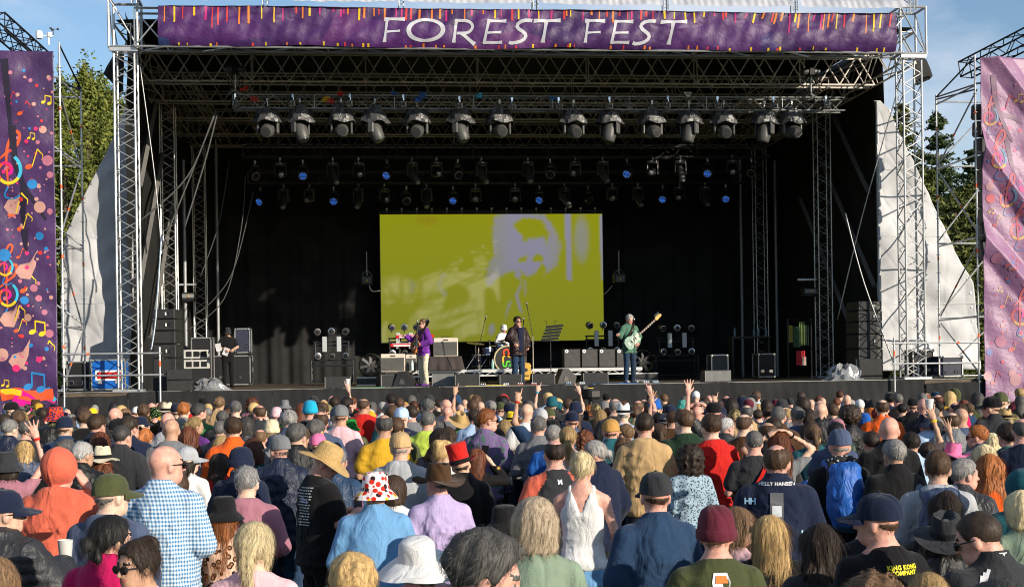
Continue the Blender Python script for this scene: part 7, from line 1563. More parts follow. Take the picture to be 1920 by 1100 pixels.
 (4, 945, 135, 90, 'trilby#grey+short/brown', 'jacket#navy', {}), (4, 905, 130, 58, 'short/black', 'tee#charcoal', {}), (4, 315, 195, 88, 'short/grey', 'tee#blue', {}), (4, 400, 205, 112, 'pony/blond', 'tank#white', {}), (4, 490, 225, 98, 'curly/auburn', 'jacket#charcoal', {}), (4, 325, 280, 112, 'balding/darkbrown', 'tee#charcoal', dict(raglan=1, y=4, b='h')), (4, 562, 280, 116, 'lowbun/grey', 'jacket#navy', dict(y=-55, by=-28, p=-6, skin=1, b='h', sd=0)), (4, 710, 260, 132, 'wavy/brown', 'jacket#navy', {}),
 (4, 478, 338, 140, 'bun/paleblond', 'tank#white', dict(y=5, b='f', trs='lightblue', skin=1)), (4, 210, 600, 262, 'bob/ash', 'shirt#sage', dict(y=10)), (4, 885, 460, 182, 'cap#charcoal+crew/brown', 'shirt#denim', dict(y=8, skin=1, b='h')),
 (5, 510, 30, 54, 'cap#black+short/white', 'tee#black', {}), (5, 556, 65, 56, 'long/brown', 'jacket#charcoal', {}), (5, 592, 95, 60, 'short/brown', 'tee#slate', dict(y=30, g=1)), (5, 475, 85, 66, 'balding/greydark', 'jacket#beige', dict(y=-10)), (5, 670, 55, 66, 'cap#charcoal+short/brown', 'jacket#charcoal', {}), (5, 647, 95, 78, 'crew/greydark', 'jacket#brown', dict(y=20, skin=1)), (5, 705, 105, 64, 'cap#beige+short/grey', 'jacket#grey', {}), (5, 765, 95, 58, 'bun/darkbrown', 'jacket#red', {}), (5, 820, 105, 88, 'bob/darkbrown', 'jacket#charcoal', {}), (5, 885, 75, 64, 'bald/-', 'jacket#black', dict(y=15)), (5, 955, 75, 58, 'short/brown', 'jacket#darkgreen', dict(y=-15)),
 (5, 115, 60, 74, 'bucket@tealfloral+short/brown', 'tee#charcoal', {}), (5, 168, 65, 52, 'short/brown', 'tee#charcoal', {}), (5, 222, 65, 54, 'short/grey', 'tee#slate', {}), (5, 200, 90, 62, 'bald/-', 'tee#charcoal', dict(skin=1, pose='head')), (5, 290, 70, 80, 'cap#black+short/black', 'jacket#charcoal', dict(pose='uplopen')), (5, 405, 110, 74, 'cap@camo+short/brown', 'tee#khaki', dict(pose='upl')), (5, 345, 110, 48, 'bald/-', 'tee#grey', dict(skin=1)), (5, 60, 118, 70, 'short/brown', 'tee#brown', dict(pose='uplopen')), (5, 128, 110, 94, 'short/brown', 'hoodie#darkgreen', {}), (5, 277, 135, 98, 'short/brown', 'hoodie#red', dict(y=10)),
 (5, 355, 155, 78, 'short/silver', 'jacket#charcoal', dict(y=50, skin=1)), (5, 207, 150, 64, 'long/blond', 'tee#palepink', {}), (5, 457, 135, 84, 'balding/brown', 'tee#brown', dict(y=15)), (5, 516, 230, 96, 'crew/grey', 'tee#charcoal', dict(y=12, strap='red')), (5, 655, 232, 130, 'long/auburn', 'tee#grey', dict(pose='head', b='f')), (5, 840, 225, 94, 'bun/blond', 'hoodie#aqua', {}), (5, 832, 170, 112, 'wavy/brown', 'jacket#slate', {}), (5, 155, 305, 160, 'curly/darkbrown', 'shirt@blueleopard', {}), (5, 640, 305, 134, 'balding/brown', 'jacket#navy', dict(y=6, b='h', text='hh')),
 (5, 300, 655, 218, 'beanie#maroon+crew/brown', 'tee#olive', dict(y=8, skin=1, b='h', text='van')), (5, 420, 650, 200, 'long/lightbrown', 'tee#palepink', dict(y=55, by=70, g=1, b='f')), (5, 600, 698, 225, 'long/blond', 'jacket#black', dict(y=4)), (5, 880, 740, 270, 'wavy/darkbrown', 'jacket#black', {}), (5, 812, 508, 125, 'beanie#blue+short/brown', 'jacket#charcoal', dict(lo=1.25)),
 (6, 35, 80, 66, 'short/brown', 'jacket#darkgreen', dict(y=-15)), (6, 125, 85, 122, 'afro/darkbrown', 'jacket#black', {}), (6, 230, 55, 56, 'beanie#charcoal+short/brown', 'jacket#charcoal', {}), (6, 310, 55, 68, 'balding/brown', 'jacket#orange', dict(y=10)), (6, 245, 100, 70, 'long/orange', 'jacket#charcoal', {}), (6, 285, 100, 62, 'bob/red', 'jacket#red', {}), (6, 370, 70, 66, 'long/brown', 'tee#red', {}), (6, 205, 132, 72, 'scarf#blue+long/brown', 'jacket#paleblue', {}), (6, 480, 45, 64, 'cap#black+short/brown', 'jacket#black', {}), (6, 540, 50, 64, 'bald/-', 'tee#charcoal', dict(skin=1)), (6, 560, 72, 58, 'balding/lightbrown', 'tee#slate', dict(skin=1)), (6, 620, 65, 60, 'short/darkbrown', 'tee#brown', {}), (6, 420, 75, 56, 'short/black', 'tee#black', {}), (6, 592, 95, 60, 'short/grey', 'jacket#charcoal', {}),
 (6, 840, 45, 84, 'bucket@camo+short/brown', 'shirt#charcoal', {}), (6, 745, 80, 72, 'short/brown', 'tee#charcoal', {}), (6, 748, 105, 72, 'bald/-', 'tee#slate', {}), (6, 792, 75, 58, 'short/lightbrown', 'jacket#denim', {}), (6, 925, 40, 78, 'cap#black+short/brown', 'jacket#charcoal', dict(y=-50)), (6, 965, 15, 80, 'cap#olive+short/brown', 'jacket@camo', {}), (6, 930, 105, 68, 'balding/brown', 'tee#brown', dict(skin=1)), (6, 992, 110, 88, 'fedora#tan+short/grey', 'jacket#charcoal', {}), (6, 755, 140, 76, 'beanie#magenta+short/brown', 'jacket#denim', {}), (6, 922, 150, 92, 'wavybob/blond', 'jacket#charcoal', dict(y=-30)), (6, 866, 150, 68, 'long/lightbrown', 'tee#charcoal', {}),
 (6, 550, 140, 112, 'bucket#navy+short/brown', 'shirt#paleblue', {}), (6, 612, 150, 70, 'bob/silver', 'jacket#olive', {}), (6, 470, 235, 90, 'short/darkbrown', 'shirt#paleblue', dict(pose='upopen', hold='cup2')), (6, 560, 290, 110, 'long/darkbrown', 'shirt@paisley', dict(pose='upopen', y=40, g=1)), (6, 342, 155, 98, 'bald/-', 'jacket#black', dict(y=18, skin=1)), (6, 375, 275, 120, 'short/grey', 'jacket#black', dict(y=6)), (6, 72, 220, 124, 'cap#slate+short/grey', 'tee#black', dict(y=10, skin=1, pack='blue', scarf='lightgrey')), (6, 248, 230, 92, 'short/darkbrown', 'tee#black', {}), (6, 118, 205, 82, 'long/auburn', 'jacket#charcoal', {}), (6, 55, 165, 60, 'beanie#mauve+short/brown', 'jacket#darkgreen', {}),
 (6, 770, 205, 96, 'wavybob/paleblond', 'jacket#charcoal', dict(y=-60, by=-30, g=1)), (6, 845, 195, 94, 'short/ginger', 'jacket#slate', dict(y=-35, g=1)), (6, 918, 240, 92, 'long/paleblond', 'jacket#charcoal', {}), (6, 690, 298, 165, 'cowboy#pink+long/brown', 'tee#black', dict(tl=10)), (6, 615, 340, 142, 'fade/brown', 'hoodie#lightgrey', dict(y=12, pack='slate')), (6, 748, 380, 128, 'short/grey', 'jacket#charcoal', dict(y=55, by=30, skin=1)), (6, 902, 350, 180, 'wavy/ginger', 'jacket#orange', dict(y=8)), (6, 870, 305, 150, 'long/paleblond', 'tee#grey', {}), (6, 1005, 185, 118, 'lowbun/darkbrown', 'hoodie#teal', dict(y=-10, b='f')), (6, 1088, 160, 94, 'balding/greydark', 'tee#navy', dict(skin=1)), (6, 1095, 225, 90, 'short/brown', 'tee#charcoal', dict(y=-30, g=1)),
 (6, 662, 560, 205, 'wavy/darkbrown', 'tee#black', {}), (6, 300, 578, 205, 'cap#navy+crew/brown', 'tee#black', dict(y=-40, by=-12, skin=1, b='h', text='kkc')), (6, 200, 690, 110, 'short/black', 'tee#charcoal', dict(y=40, lo=1.25)), (6, 655, 692, 335, 'cowboyflat#charcoal+bob/black', 'jacket#black', dict(p=16, band=1)), (6, 900, 670, 205, 'crew/darkbrown', 'jacket#charcoal', dict(y=-35, by=-18, p=-20, g=1, skin=1, b='h', track=1)), (6, 1095, 560, 160, 'bob/paleblond', 'tee#sage', {}), (6, 250, 1020, 285, 'curly/lightbrown', 'tee#navy', {}), (6, 560, 1020, 240, 'pony/blond', 'tee#charcoal', {}), (6, 955, 1060, 220, 'short/greydark', 'tee#navy', {}), (6, 1085, 440, 150, 'hood#teal', 'hoodie#teal', {}),
]
# people between and in front of them whose heads the photograph shows only in part
rnd = random.Random(21)
for k in range(46):
    px = rnd.uniform(6, 1914); py = rnd.uniform(752, 800); hair = rnd.choice(['short/brown', 'short/darkbrown', 'short/grey', 'crew/greydark', 'balding/brown', 'long/brown', 'bob/blond', 'long/darkbrown', 'wavy/lightbrown', 'bald/-', 'cap#navy+short/brown', 'cap#black+short/darkbrown', 'messy/brown', 'pony/brown', 'bob/auburn', 'short/black'])
    C.append((0, px, py, 62 + (py - 752) * .8, hair, rnd.choice(['tee', 'jacket', 'shirt', 'hoodie']) + '#' + rnd.choice(['navy', 'black', 'charcoal', 'grey', 'denim', 'olive', 'maroon', 'brown', 'slate', 'teal', 'white', 'khaki']), dict(y=rnd.choice([-20, 0, 0, 10, 25]))))
def parse(head):
    hat = None; hatc = None; hatp = None; hair = head
    if '+' in head or head.startswith('hood'):
        a, _, hair = head.partition('+')
        if '@' in a: hat, hatp = a.split('@')
        else: hat, hatc = a.split('#')
    hs, hc = (hair.split('/') + ['-'])[:2] if hair else ('bald', '-')
    return hat, hatc, hatp, hs, hc
PEOPLE = []
for i, e in enumerate(C):
    reg, zx, zy, zw, head, top, o = e
    if reg: px, py = REG[reg][0] + zx / ZK, REG[reg][1] + zy / ZK
    else: px, py = zx, zy
    hat, hatc, hatp, hs, hc = parse(head); wid = TWID[hat] if hat else HWID[hs]; s = zw / ZK / wid; ext = (TTOP[hat] if hat else HTOP[hs]) * .99
    fem = hs in FEM or o.get('b') == 'f'; lo, hi = (1.53, 1.74) if fem else (1.66, 1.90); lo = o.get('lo', lo)
    yh = HY - math.tan(ROLL) * (px - CXP); h = CAM.z - (py - yh) / s - ext; hc_ = min(hi, max(lo, h)); s = min(620, max(86, (py - yh) / (CAM.z - hc_ - ext)))
    h = CAM.z - (py - yh) / s - ext
    PEOPLE.append(dict(px=px, py=py, yh=yh, s=s, h=h, ext=ext, lo=lo - .03, hi=hi + .04, hat=hat, hatc=hatc, hatp=hatp, hs=hs, hc=hc, top=top, o=o, fem=fem, i=i))
def pos(p): return deep(p['px'], p['py'], FPX / p['s'])
for it in range(40):                         # nobody stands inside a neighbour: step back or forward along the line of sight
    Q = np.array([pos(p)[:2] for p in PEOPLE]); D = np.hypot(*(Q[:, None] - Q[None]).transpose(2, 0, 1)); prs = np.argwhere(np.triu(D < .42, 1))
    if not len(prs): break
    for a, b in prs:
        A_, B_ = (PEOPLE[a], PEOPLE[b]) if PEOPLE[a]['s'] < PEOPLE[b]['s'] else (PEOPLE[b], PEOPLE[a])
        for p, f in ((A_, .985), (B_, 1.015)):
            s2 = p['s'] * f; h2 = CAM.z - (p['py'] - p['yh']) / s2 - p['ext']
            if p['lo'] <= h2 <= p['hi'] and 84 < s2 < 640: p['s'], p['h'] = s2, h2
def dress(root, build, pose, style, tmat, s, ph, sit=False, trs='navy', shoes=False):
    near = s > 235; mid = s > 140; hh = .0175 if near else (.022 if mid else .031)
    nm = {'tee': 'shirt', 'shirt': 'shirt', 'hoodie': 'hoodie', 'jacket': 'jacket', 'puffer': 'jacket', 'tank': 'sleeveless_top'}[style]
    t = link(nm, top_mesh(build, pose, style, ph, hh), root); setmat(t, tmat)
    tr = link('trousers', trousers_mesh(build, sit, .02), root); setmat(tr, fab(trs))
    return t
def child_at(name, me, root, M, m):
    o = link(name, me, root); o.matrix_local = M; setmat(o, m); return o
def project(me2d, top, y0=-1.0, lift=.006):
    from mathutils.bvhtree import BVHTree
    me = top.data; bv = BVHTree.FromPolygons([v.co[:] for v in me.vertices], [p.vertices[:] for p in me.polygons])
    for v in me2d.vertices:
        hit = bv.ray_cast(Vector((v.co.x, y0, v.co.z)), Vector((0, 1, 0)))
        v.co.y = (hit[0].y if hit[0] is not None else -.12) - lift
    return me2d
def text_mesh(txt, size, x, z, spacing=1.0, bold=.0):
    cu = bpy.data.curves.new('lettering', 'FONT'); cu.body = txt; cu.size = size; cu.align_x = 'CENTER'; cu.space_character = spacing; cu.offset = bold; cu.resolution_u = 2
    ob = bpy.data.objects.new('lettering', cu); COL.objects.link(ob); dg = bpy.context.evaluated_depsgraph_get(); me = bpy.data.meshes.new_from_object(ob.evaluated_get(dg)); bpy.data.objects.remove(ob); bpy.data.curves.remove(cu)
    bm = bmesh.new(); bm.from_mesh(me); bmesh.ops.subdivide_edges(bm, edges=[e for e in bm.edges if e.calc_length() > size * .5], cuts=2); bm.to_mesh(me); bm.free()
    for v in me.vertices: v.co = Vector((v.co.x + x, 0, v.co.y + z))
    return me
def decal(root, top, me, m, name):
    me.materials.clear(); me.materials.append(m); return link(name, project(me, top), root)
def flat(polys):
    q = MB()
    for P in polys: q.add([(x, 0, z) for x, z in P], [tuple(range(len(P)))])
    return q
def nudge(me): return me
BASE_SKIN = {}
for p in PEOPLE:
    o = p['o']; rnd = random.Random(p['i'] * 7 + 1); s = p['s']; hs = p['hs']; build = o.get('b') or ('f' if p['fem'] else rnd.choice('mmmh')); pose = o.get('pose') or rnd.choice(['down', 'fold'])
    yaw = o.get('y', rnd.choice([-25, -12, 0, 0, 12, 25])); by = o.get('by', rnd.uniform(-16, 16) + .25 * yaw); yaw = 5 * round(yaw / 5) ; pitch = o.get('p', 0); tilt = o.get('tl', 0)
    bh = .0255 if s > 235 else (.032 if s > 140 else .041); yaw = yaw if s > 235 else (20 * round(yaw / 20) if s > 140 else 25 * round(yaw / 25))
    me = body_mesh(build, pose, yaw, pitch, tilt, False, bh); root = link('person', me); P = pos(p); k = (p['h'] + .004) / 1.739
    root.matrix_world = Matrix.Translation((P.x, P.y, 0)) @ Matrix.Rotation(-R(by), 4, 'Z') @ Matrix.Diagonal((k, k, k, 1))
    skin = SKIN[o['skin']] if 'skin' in o else rnd.choice(SKIN); hm = hairmat(p['hc']) if p['hc'] != '-' else MATS['skin_pink']
    for i_, m_ in enumerate((skin, LIPS, hm if p['hc'] != '-' else EYED, EYEW)): setmat(root, m_, i_)
    p['root'] = root; HM = head_mat(yaw, pitch, tilt)
    # top
    if '@' in p['top']: st_, pn = p['top'].split('@'); tm = pattern(pn); topw = PATN[pn] + ' ' + STYN[st_]
    else: st_, cn = p['top'].split('#'); tm = fab(cn, 'shell' if st_ in ('puffer',) or (st_ == 'jacket' and p['i'] % 3 == 0) else 'cotton'); topw = CW.get(cn, cn) + ' ' + STYN[st_]
    trs = o.get('trs') or rnd.choice(['navy', 'black', 'denim', 'charcoal', 'denim', 'khaki'])
    t = dress(root, build, pose, st_, tm, s, p['i'] % (3 if s > 235 else (2 if s > 140 else 1)), False, trs)
    # hair and hat
    fine = s > 260; hat = p['hat']
    if hs != 'bald' and hat != 'hood':
        eff = hs
        if hat in ('cap', 'bucket', 'fedora', 'trilby', 'cowboy', 'cowboyflat', 'tophat', 'beanie', 'scarf', 'sunhat', 'frayed'):
            eff = {'short': 'crew', 'messy': 'crew', 'fade': 'crew'}.get(hs, hs)
        hmsh = hair_mesh(eff, o.get('sd', p['i'] % 2), fine, None if not hat or hat == 'band' else (-.03 if hat in ('bucket', 'sunhat', 'frayed', 'cowboyflat', 'beanie', 'scarf') else .0))
        hobj = child_at('hair', hmsh, root, HM if eff == hs or eff == 'crew' else HM, hm)
        if hat and eff in ('long', 'wavy', 'bob', 'wavybob', 'half', 'balding'): hobj.matrix_local = HM @ Matrix.Diagonal((.94, .94, 1, 1))
    hatw = ''
    if hat == 'hood': child_at('hood', hood_mesh(), root, HM, tm); hatw = f"{p['hatc']} hood up"
    elif hat:
        hmat_ = pattern(p['hatp']) if p['hatp'] else (STRAW[p['hatc']] if p['hatc'] in STRAW and hat in ('fedora', 'frayed', 'cowboy', 'cowboyflat') and p['hatc'] != 'brown' else fab(p['hatc']))
        nm = {'cap': 'cap', 'beanie': 'beanie', 'scarf': 'head_scarf'}.get(hat, 'hat'); ho = child_at(nm, hat_mesh(hat), root, HM @ Matrix.Translation((0, -.002, .006)) @ Matrix.Diagonal((1.05, 1.07, 1.03, 1)), hmat_); hatw = (PATN[p['hatp']] if p['hatp'] else CW.get(p['hatc'], p['hatc'])) + ' ' + HATN[hat]
        if o.get('band') or hat in ('fedora', 'trilby', 'frayed') : child_at('hat_band', hatband_mesh(), ho, Matrix.Identity(4), fab('black' if p['hatc'] != 'black' else 'charcoal'))
    if o.get('g'): child_at('sunglasses', glasses_mesh(), root, HM, mat('shades', (.012, .012, .014), .12, 0, 0, 1, 0, spec=.6))
    extra = ''
    if o.get('pack'): b_ = child_at('backpack', pack_mesh(), root, Matrix.Identity(4), fab(o['pack'], 'shell')); extra = f" and a {o['pack']} backpack"
    if o.get('strap'):
        M0 = [(-.13, -.02, 1.49), (-.10, -.115, 1.44), (-.02, -.15, 1.32), (.06, -.158, 1.20), (.14, -.150, 1.06), (.19, -.08, .96)] if o['strap'] == 'black' else [(.12, -.02, 1.50), (.11, -.115, 1.45), (.05, -.150, 1.33), (-.03, -.155, 1.20), (-.10, -.15, 1.06)]
        q = MB(); w = .022; A = [Vector(v) + Vector((-w, -.012, 0)) for v in M0] + [Vector(v) + Vector((w, -.012, .012)) for v in M0]; n = len(M0); me2 = q.add(A, [(a, a + 1, n + a + 1, n + a) for a in range(n - 1)]).mesh('strap', [None])
        so_ = link('bag_strap', me2, root); setmat(so_, fab(o['strap'])); md = so_.modifiers.new('thick', 'SOLIDIFY'); md.thickness = .006; extra = f" and a {o['strap']} bag strap"
    if o.get('scarf'):
        q = MB(); n = 30
        for r_, z in ((.0, 0),):
            q.tube([(.095 * math.cos(6.2832 * a / n), -.02 + .095 * math.sin(6.2832 * a / n), 1.50 - .03 * math.sin(6.2832 * a / n) + .008 * math.sin(a * 3)) for a in range(n + 1)], .032, 8)
        q.tube([(-.09, -.10, 1.5), (-.11, -.16, 1.4), (-.10, -.17, 1.25)], [.03, .035, .03], 8); so_ = q.build('neck_scarf', [None], root, 180); setmat(so_, pattern('gooddots')); extra += ', checked scarf'
    if o.get('text') == 'kkc':
        for j, tx in enumerate(('KING KONG', 'COMPANY')): decal(root, t, text_mesh(tx, .030, .03, 1.405 - .026 * j, 1.08, .0012), mat('yellow_print', srgb('#e8d81c'), .6), 'lettering')
        extra = ' with yellow lettering'
    if o.get('text') == 'hh':
        decal(root, t, text_mesh('HELLY HANSEN', .032, 0, 1.485, 1.05, .0006), WHITE, 'lettering'); decal(root, t, text_mesh('HH', .055, -.17, 1.365, .9, .002), mat('pale_blue_print', srgb('#9cc4e0'), .6), 'lettering'); decal(root, t, text_mesh('HH', .055, .19, 1.16, .9, .002), MATS['pale_blue_print'], 'lettering')
        q = MB().box((0, 0, 1.35), (.085, .01, .17)); nn = q.mesh('patch', [None]); pt = link('back_patch', project(flat([[(-.042, 1.44 - .02 * k_), (.042, 1.44 - .02 * k_), (.042, 1.42 - .02 * k_), (-.042, 1.42 - .02 * k_)] for k_ in range(9)]).mesh('patch', [mat('patch_grey', (.10, .10, .11), .6)]), t, lift=.009), root); l2 = link('patch_print', project(flat([[(-.03, 1.36), (.03, 1.36), (.03, 1.29), (-.03, 1.29)]]).mesh('pp', [mat('patch_light', (.55, .57, .6), .6)]), t, lift=.012), root); extra = ' lettered on the collar'
    if o.get('text') == 'tour':
        for j, tx in enumerate(('lorem', '', '', '')): pass
        rr = random.Random(4); polys = []
        for row in range(14):
            x = -.02 - rr.uniform(0, .05); z = 1.42 - .022 * row
            while x < .10: w = rr.uniform(.012, .03); polys.append([(x, z), (x + w, z), (x + w, z - .009), (x, z - .009)]); x += w + .008
        link('shirt_print', project(flat(polys).mesh('print', [mat('grey_print', (.5, .5, .52), .7)]), t), root); decal(root, t, text_mesh('llica', .06, .04, 1.30, 1, .001), mat('lilac_print', srgb('#b8b0d0'), .6), 'lettering'); extra = ' with printed back'
    if o.get('text') == 'van':
        P1 = [(-.045, 1.35), (.035, 1.35), (.045, 1.40), (.03, 1.445), (-.04, 1.445), (-.052, 1.40)]; link('van_print', project(flat([P1]).mesh('van', [WHITE]), t, lift=.006), root); link('van_print', project(flat([[(-.035, 1.395), (.03, 1.395), (.024, 1.432), (-.03, 1.432)]]).mesh('van2', [mat('van_orange', srgb('#d87828'), .6)]), t, lift=.009), root)
        for xx in (-.03, .02): link('van_print', project(flat([[(xx - .012 + .012 * math.cos(a_ * .785), 1.343 + .012 * math.sin(a_ * .785)) for a_ in range(8)]]).mesh('van3', [WHITE]), t, lift=.007), root)
        extra = ' with white van print'
    if o.get('raglan'):
        t.data = t.data.copy(); t.data.materials.append(None); cx_ = np.empty(len(t.data.polygons) * 3, np.float32); t.data.polygons.foreach_get('center', cx_); cx_ = cx_.reshape(-1, 3); t.data.polygons.foreach_set('material_index', (np.abs(cx_[:, 0]) > .09 + .55 * (1.47 - cx_[:, 2]).clip(0, .2)).astype(np.int32)); setmat(t, tm); setmat(t, fab('coral'), 1)
        decal(root, t, text_mesh('M', .05, 0, 1.40, 1, .002), WHITE, 'crest'); extra = ' with red shoulder panels'
    if o.get('track'):
        for j in range(3):
            polys = [[(-.13 - .02 * k_ - .0 + j * .018, 1.46 - .028 * k_ + j * .014), (-.15 - .02 * k_ + j * .018, 1.432 - .028 * k_ + j * .014), (-.142 - .02 * k_ + j * .018, 1.428 - .028 * k_ + j * .014), (-.122 - .02 * k_ + j * .018, 1.456 - .028 * k_ + j * .014)] for k_ in range(6)]; link('sleeve_stripe', project(flat(polys).mesh('ss', [WHITE]), t, lift=.008), root)
        q = MB().lathe([(.074, 1.475), (.072, 1.52), (.066, 1.555)], 20, T(0, -.028, 0), (1, 1.05), False); q.build('collar', WHITE, root, 180); extra = ' with white stripes and collar'
    p['desc'] = (hatw if hatw else ('bald head' if hs == 'bald' else f"{HAIRN[hs]} {HW.get(p['hc'], p['hc'])} hair")); p['hairw'] = '' if hs == 'bald' or not hatw or hat == 'hood' else f"{HW.get(p['hc'], p['hc'])} hair"
    p['topw'] = topw + extra
    root['category'] = 'person'; root['group'] = 'festival crowd'
    for l_ in arms_of(pose):
        if l_[2][2] > 1.45 and p['i'] % 3:
            d_ = (Vector(l_[2]) - Vector(l_[1])).normalized(); q_ = MB().lathe([(.030, -.012), (.033, -.006), (.033, .006), (.030, .012)], 14, Matrix.Translation(Vector(l_[2]) - d_ * .02) @ d_.to_track_quat('Z', 'Y').to_matrix().to_4x4(), (1, 1), False); q_.build('wristband', [fab(['red', 'black', 'yellow', 'turquoise'][p['i'] % 4])], root, 180)
    # things held
    if o.get('hold'):
        l_, r_ = arms_of(pose); W_ = root.matrix_world @ Vector(r_[2]); E_ = root.matrix_world @ Vector(r_[1]); d_ = (W_ - E_).normalized(); hp = W_ + d_ * .09; hk = o['hold']
        if hk in ('phone', 'phone2'):
            ph_ = thing('mobile_phone', 'purple cased phone held to the ear below the red mottled bucket hat' if 'redcamo' in str(p['hatp']) else ('pink cased phone read by the person in the tan hat' if hk == 'phone2' else 'black phone raised by the woman in the gold flowered top'), 'phone', hp + Vector((0, .02, .02)))
            if hk == 'phone2': ph_.location = root.matrix_world @ Vector((.0, .33, 1.235))
            Mr = RX(-50) if hk == 'phone2' else RX(10) @ RY(10); MB().box((0, 0, 0), (.075, .010, .15), Mr, .004).build('case', mat('phone_case_' + hk + str(p['i']), srgb('#7a4aa0' if p['hatp'] else ('#b04878' if hk == 'phone2' else '#18181c')), .4), ph_); MB().box(Mr @ Vector((0, -.0062, 0)), (.068, .002, .14), Mr).build('screen', mat('phone_glass', (.01, .01, .012), .08), ph_)
        else:
            cp_ = thing('plastic_cup', {'cup': 'clear plastic beer cup held by the person in the black padded jacket', 'cup2': 'white paper cup raised high in the crowd on the right', 'drink': 'small clear drink cup raised in front of the stage'}[hk], 'cup', hp + Vector((0, .03, -.03)))
            MB().lathe([(.03, 0), (.034, .02), (.045, .15), (.043, .15), (.031, .012), (0, .012)], 18).build('cup_wall', mat('cup_' + hk, (.6, .6, .62) if hk != 'cup' else (.55, .54, .52), .25, 0, 0, 1, .05), cp_, 40)
            if hk != 'cup2': MB().lathe([(0, .09), (.039, .09), (.040, .1), (0, .102)], 16).build('drink', mat('beer', (.35, .16, .03), .15), cp_)
# labels that single each person out
from collections import Counter
def base_label(p): return f"person with {p['desc']} in {'a ' if True else ''}{p['topw']}".replace('a olive', 'an olive').replace('a orange', 'an orange').replace('a aqua', 'an aqua').replace('with bald head', 'with bald head')
for p in PEOPLE: p['lab'] = base_label(p)
cnt = Counter(p['lab'] for p in PEOPLE)
dc = Counter(p['desc'] for p in PEOPLE); uniq = [p for p in PEOPLE if dc[p['desc']] == 1]
ANC = [(55, 'left banner'), (150, 'left scaffold'), (245, 'left truss tower'), (318, 'left speaker stack'), (430, 'stage hand'), (620, 'left light rack'), (735, 'cream amps'), (800, 'purple guitarist'), (880, 'draped table'), (945, 'drum kit'), (985, 'singer'), (1035, 'music stand'), (1120, 'bass cabinets'), (1182, 'bass player'), (1270, 'right light rack'), (1345, 'lone right monitor'), (1440, 'right flight case'), (1545, 'middle right tower'), (1630, 'right speaker stack'), (1712, 'right truss tower'), (1785, 'right scaffold'), (1880, 'right banner')]
for p in PEOPLE:
    if cnt[p['lab']] > 1 and p['hairw']:
        p['lab'] = p['lab'].replace(' in ', f" and {p['hairw']} in ", 1)
cnt = Counter(p['lab'] for p in PEOPLE); taken = set(p['lab'] for p in PEOPLE if cnt[p['lab']] == 1)
for p in PEOPLE:
    if cnt[p['lab']] > 1:
        for q_ in sorted(uniq, key=lambda u: math.hypot(u['px'] - p['px'], (u['py'] - p['py']) * 2)):
            if q_ is p: continue
            side = 'left of' if p['px'] < q_['px'] - 4 else ('right of' if p['px'] > q_['px'] + 4 else 'behind'); l_ = f"{p['lab']} {side} the {q_['desc']}"
            if l_ not in taken and len(l_.split()) <= 16: p['lab'] = l_; taken.add(l_); break
for p in PEOPLE:
    if p['s'] < 135 and len(p['lab'].split()) <= 12: p['lab'] += ' below the ' + min(ANC, key=lambda a: abs(a[0] - p['px']))[1]
for p in PEOPLE: p['root']['label'] = ' '.join(p['lab'].split()[:16])

# the farthest rows, packed head behind head: one mass
def arrs(me):
    n = len(me.vertices); v = np.empty(n * 3, np.float32); me.vertices.foreach_get('co', v); f = np.array([list(q.vertices) + ([q.vertices[-1]] if len(q.vertices) == 3 else []) for q in me.polygons]); return v.reshape(-1, 3), f
PK = []
for build, hs_ in (('m', 'short'), ('f', 'long'), ('m', 'crew'), ('f', 'bob'), ('h', 'balding'), ('m', 'messy'), ('m', 'bald')):
    bp_, bf_ = (0, 0); tv, tf = arrs(top_mesh(build, 'down', 'jacket', 0, .085)); hv, hf = arrs(hair_mesh(hs_, 0, None)) if hs_ != 'bald' else (np.zeros((0, 3)), np.zeros((0, 4), int)); kv, kf, km = head_mesh(build == 'f', .023); M_ = head_mat(0, 0)
    kv = xf(kv, M_); hv = xf(hv, M_) if len(hv) else hv; tf = tf[tv[tf].mean(1)[:, 2] > 1.1]; PK.append([(kv, kf[:, :4], 0), (tv, tf, 1), (hv, hf, 2)])
FM = [SKIN[0], SKIN[1]] + [fab(c_) for c_ in ('navy', 'black', 'charcoal', 'grey', 'denim', 'maroon', 'olive', 'white', 'red', 'paleblue', 'mustard', 'teal')] + [hairmat(c_) for c_ in ('brown', 'darkbrown', 'grey', 'blond', 'greydark', 'auburn', 'black')]
rng = np.random.default_rng(8); Qx = [tuple(pos(p)[:2]) for p in PEOPLE]; Vs, Fs, Ms = [], [], []; o_ = 0; made = 0
for tr_ in range(4000):
    if made >= 190: break
    px = rng.uniform(5, 1915); s_ = 84 + 34 * rng.uniform() ** 1.2; P = deep(px, 760, FPX / s_)
    if P.y > -3.4 or min(math.hypot(P.x - a, P.y - b) for a, b in Qx) < .40: continue
    Qx.append((P.x, P.y)); made += 1; kk = rng.uniform(.89, 1.06); an = rng.uniform(-.5, .5); ca, sa = math.cos(an) * kk, math.sin(an) * kk; Rm = np.array([[ca, -sa, 0], [sa, ca, 0], [0, 0, kk]]); pk = PK[rng.integers(len(PK))]; ids = (rng.integers(2), 2 + rng.integers(12), 14 + rng.integers(7))
    if rng.uniform() < .28 and len(pk[2][1]): ids = (ids[0], ids[1], 2 + rng.integers(12))
    for (v_, f_, mi_) in pk:
        if not len(f_): continue
        u_, inv = np.unique(f_, return_inverse=True); Vs.append(v_[u_] @ Rm.T + np.array([P.x, P.y, 0])); Fs.append(inv.reshape(f_.shape) + o_); Ms.append(np.full(len(f_), ids[mi_])); o_ += len(u_)
me = to_mesh('far_crowd', np.concatenate(Vs), np.concatenate(Fs), 0, None)
for m_ in FM: me.materials.append(m_)
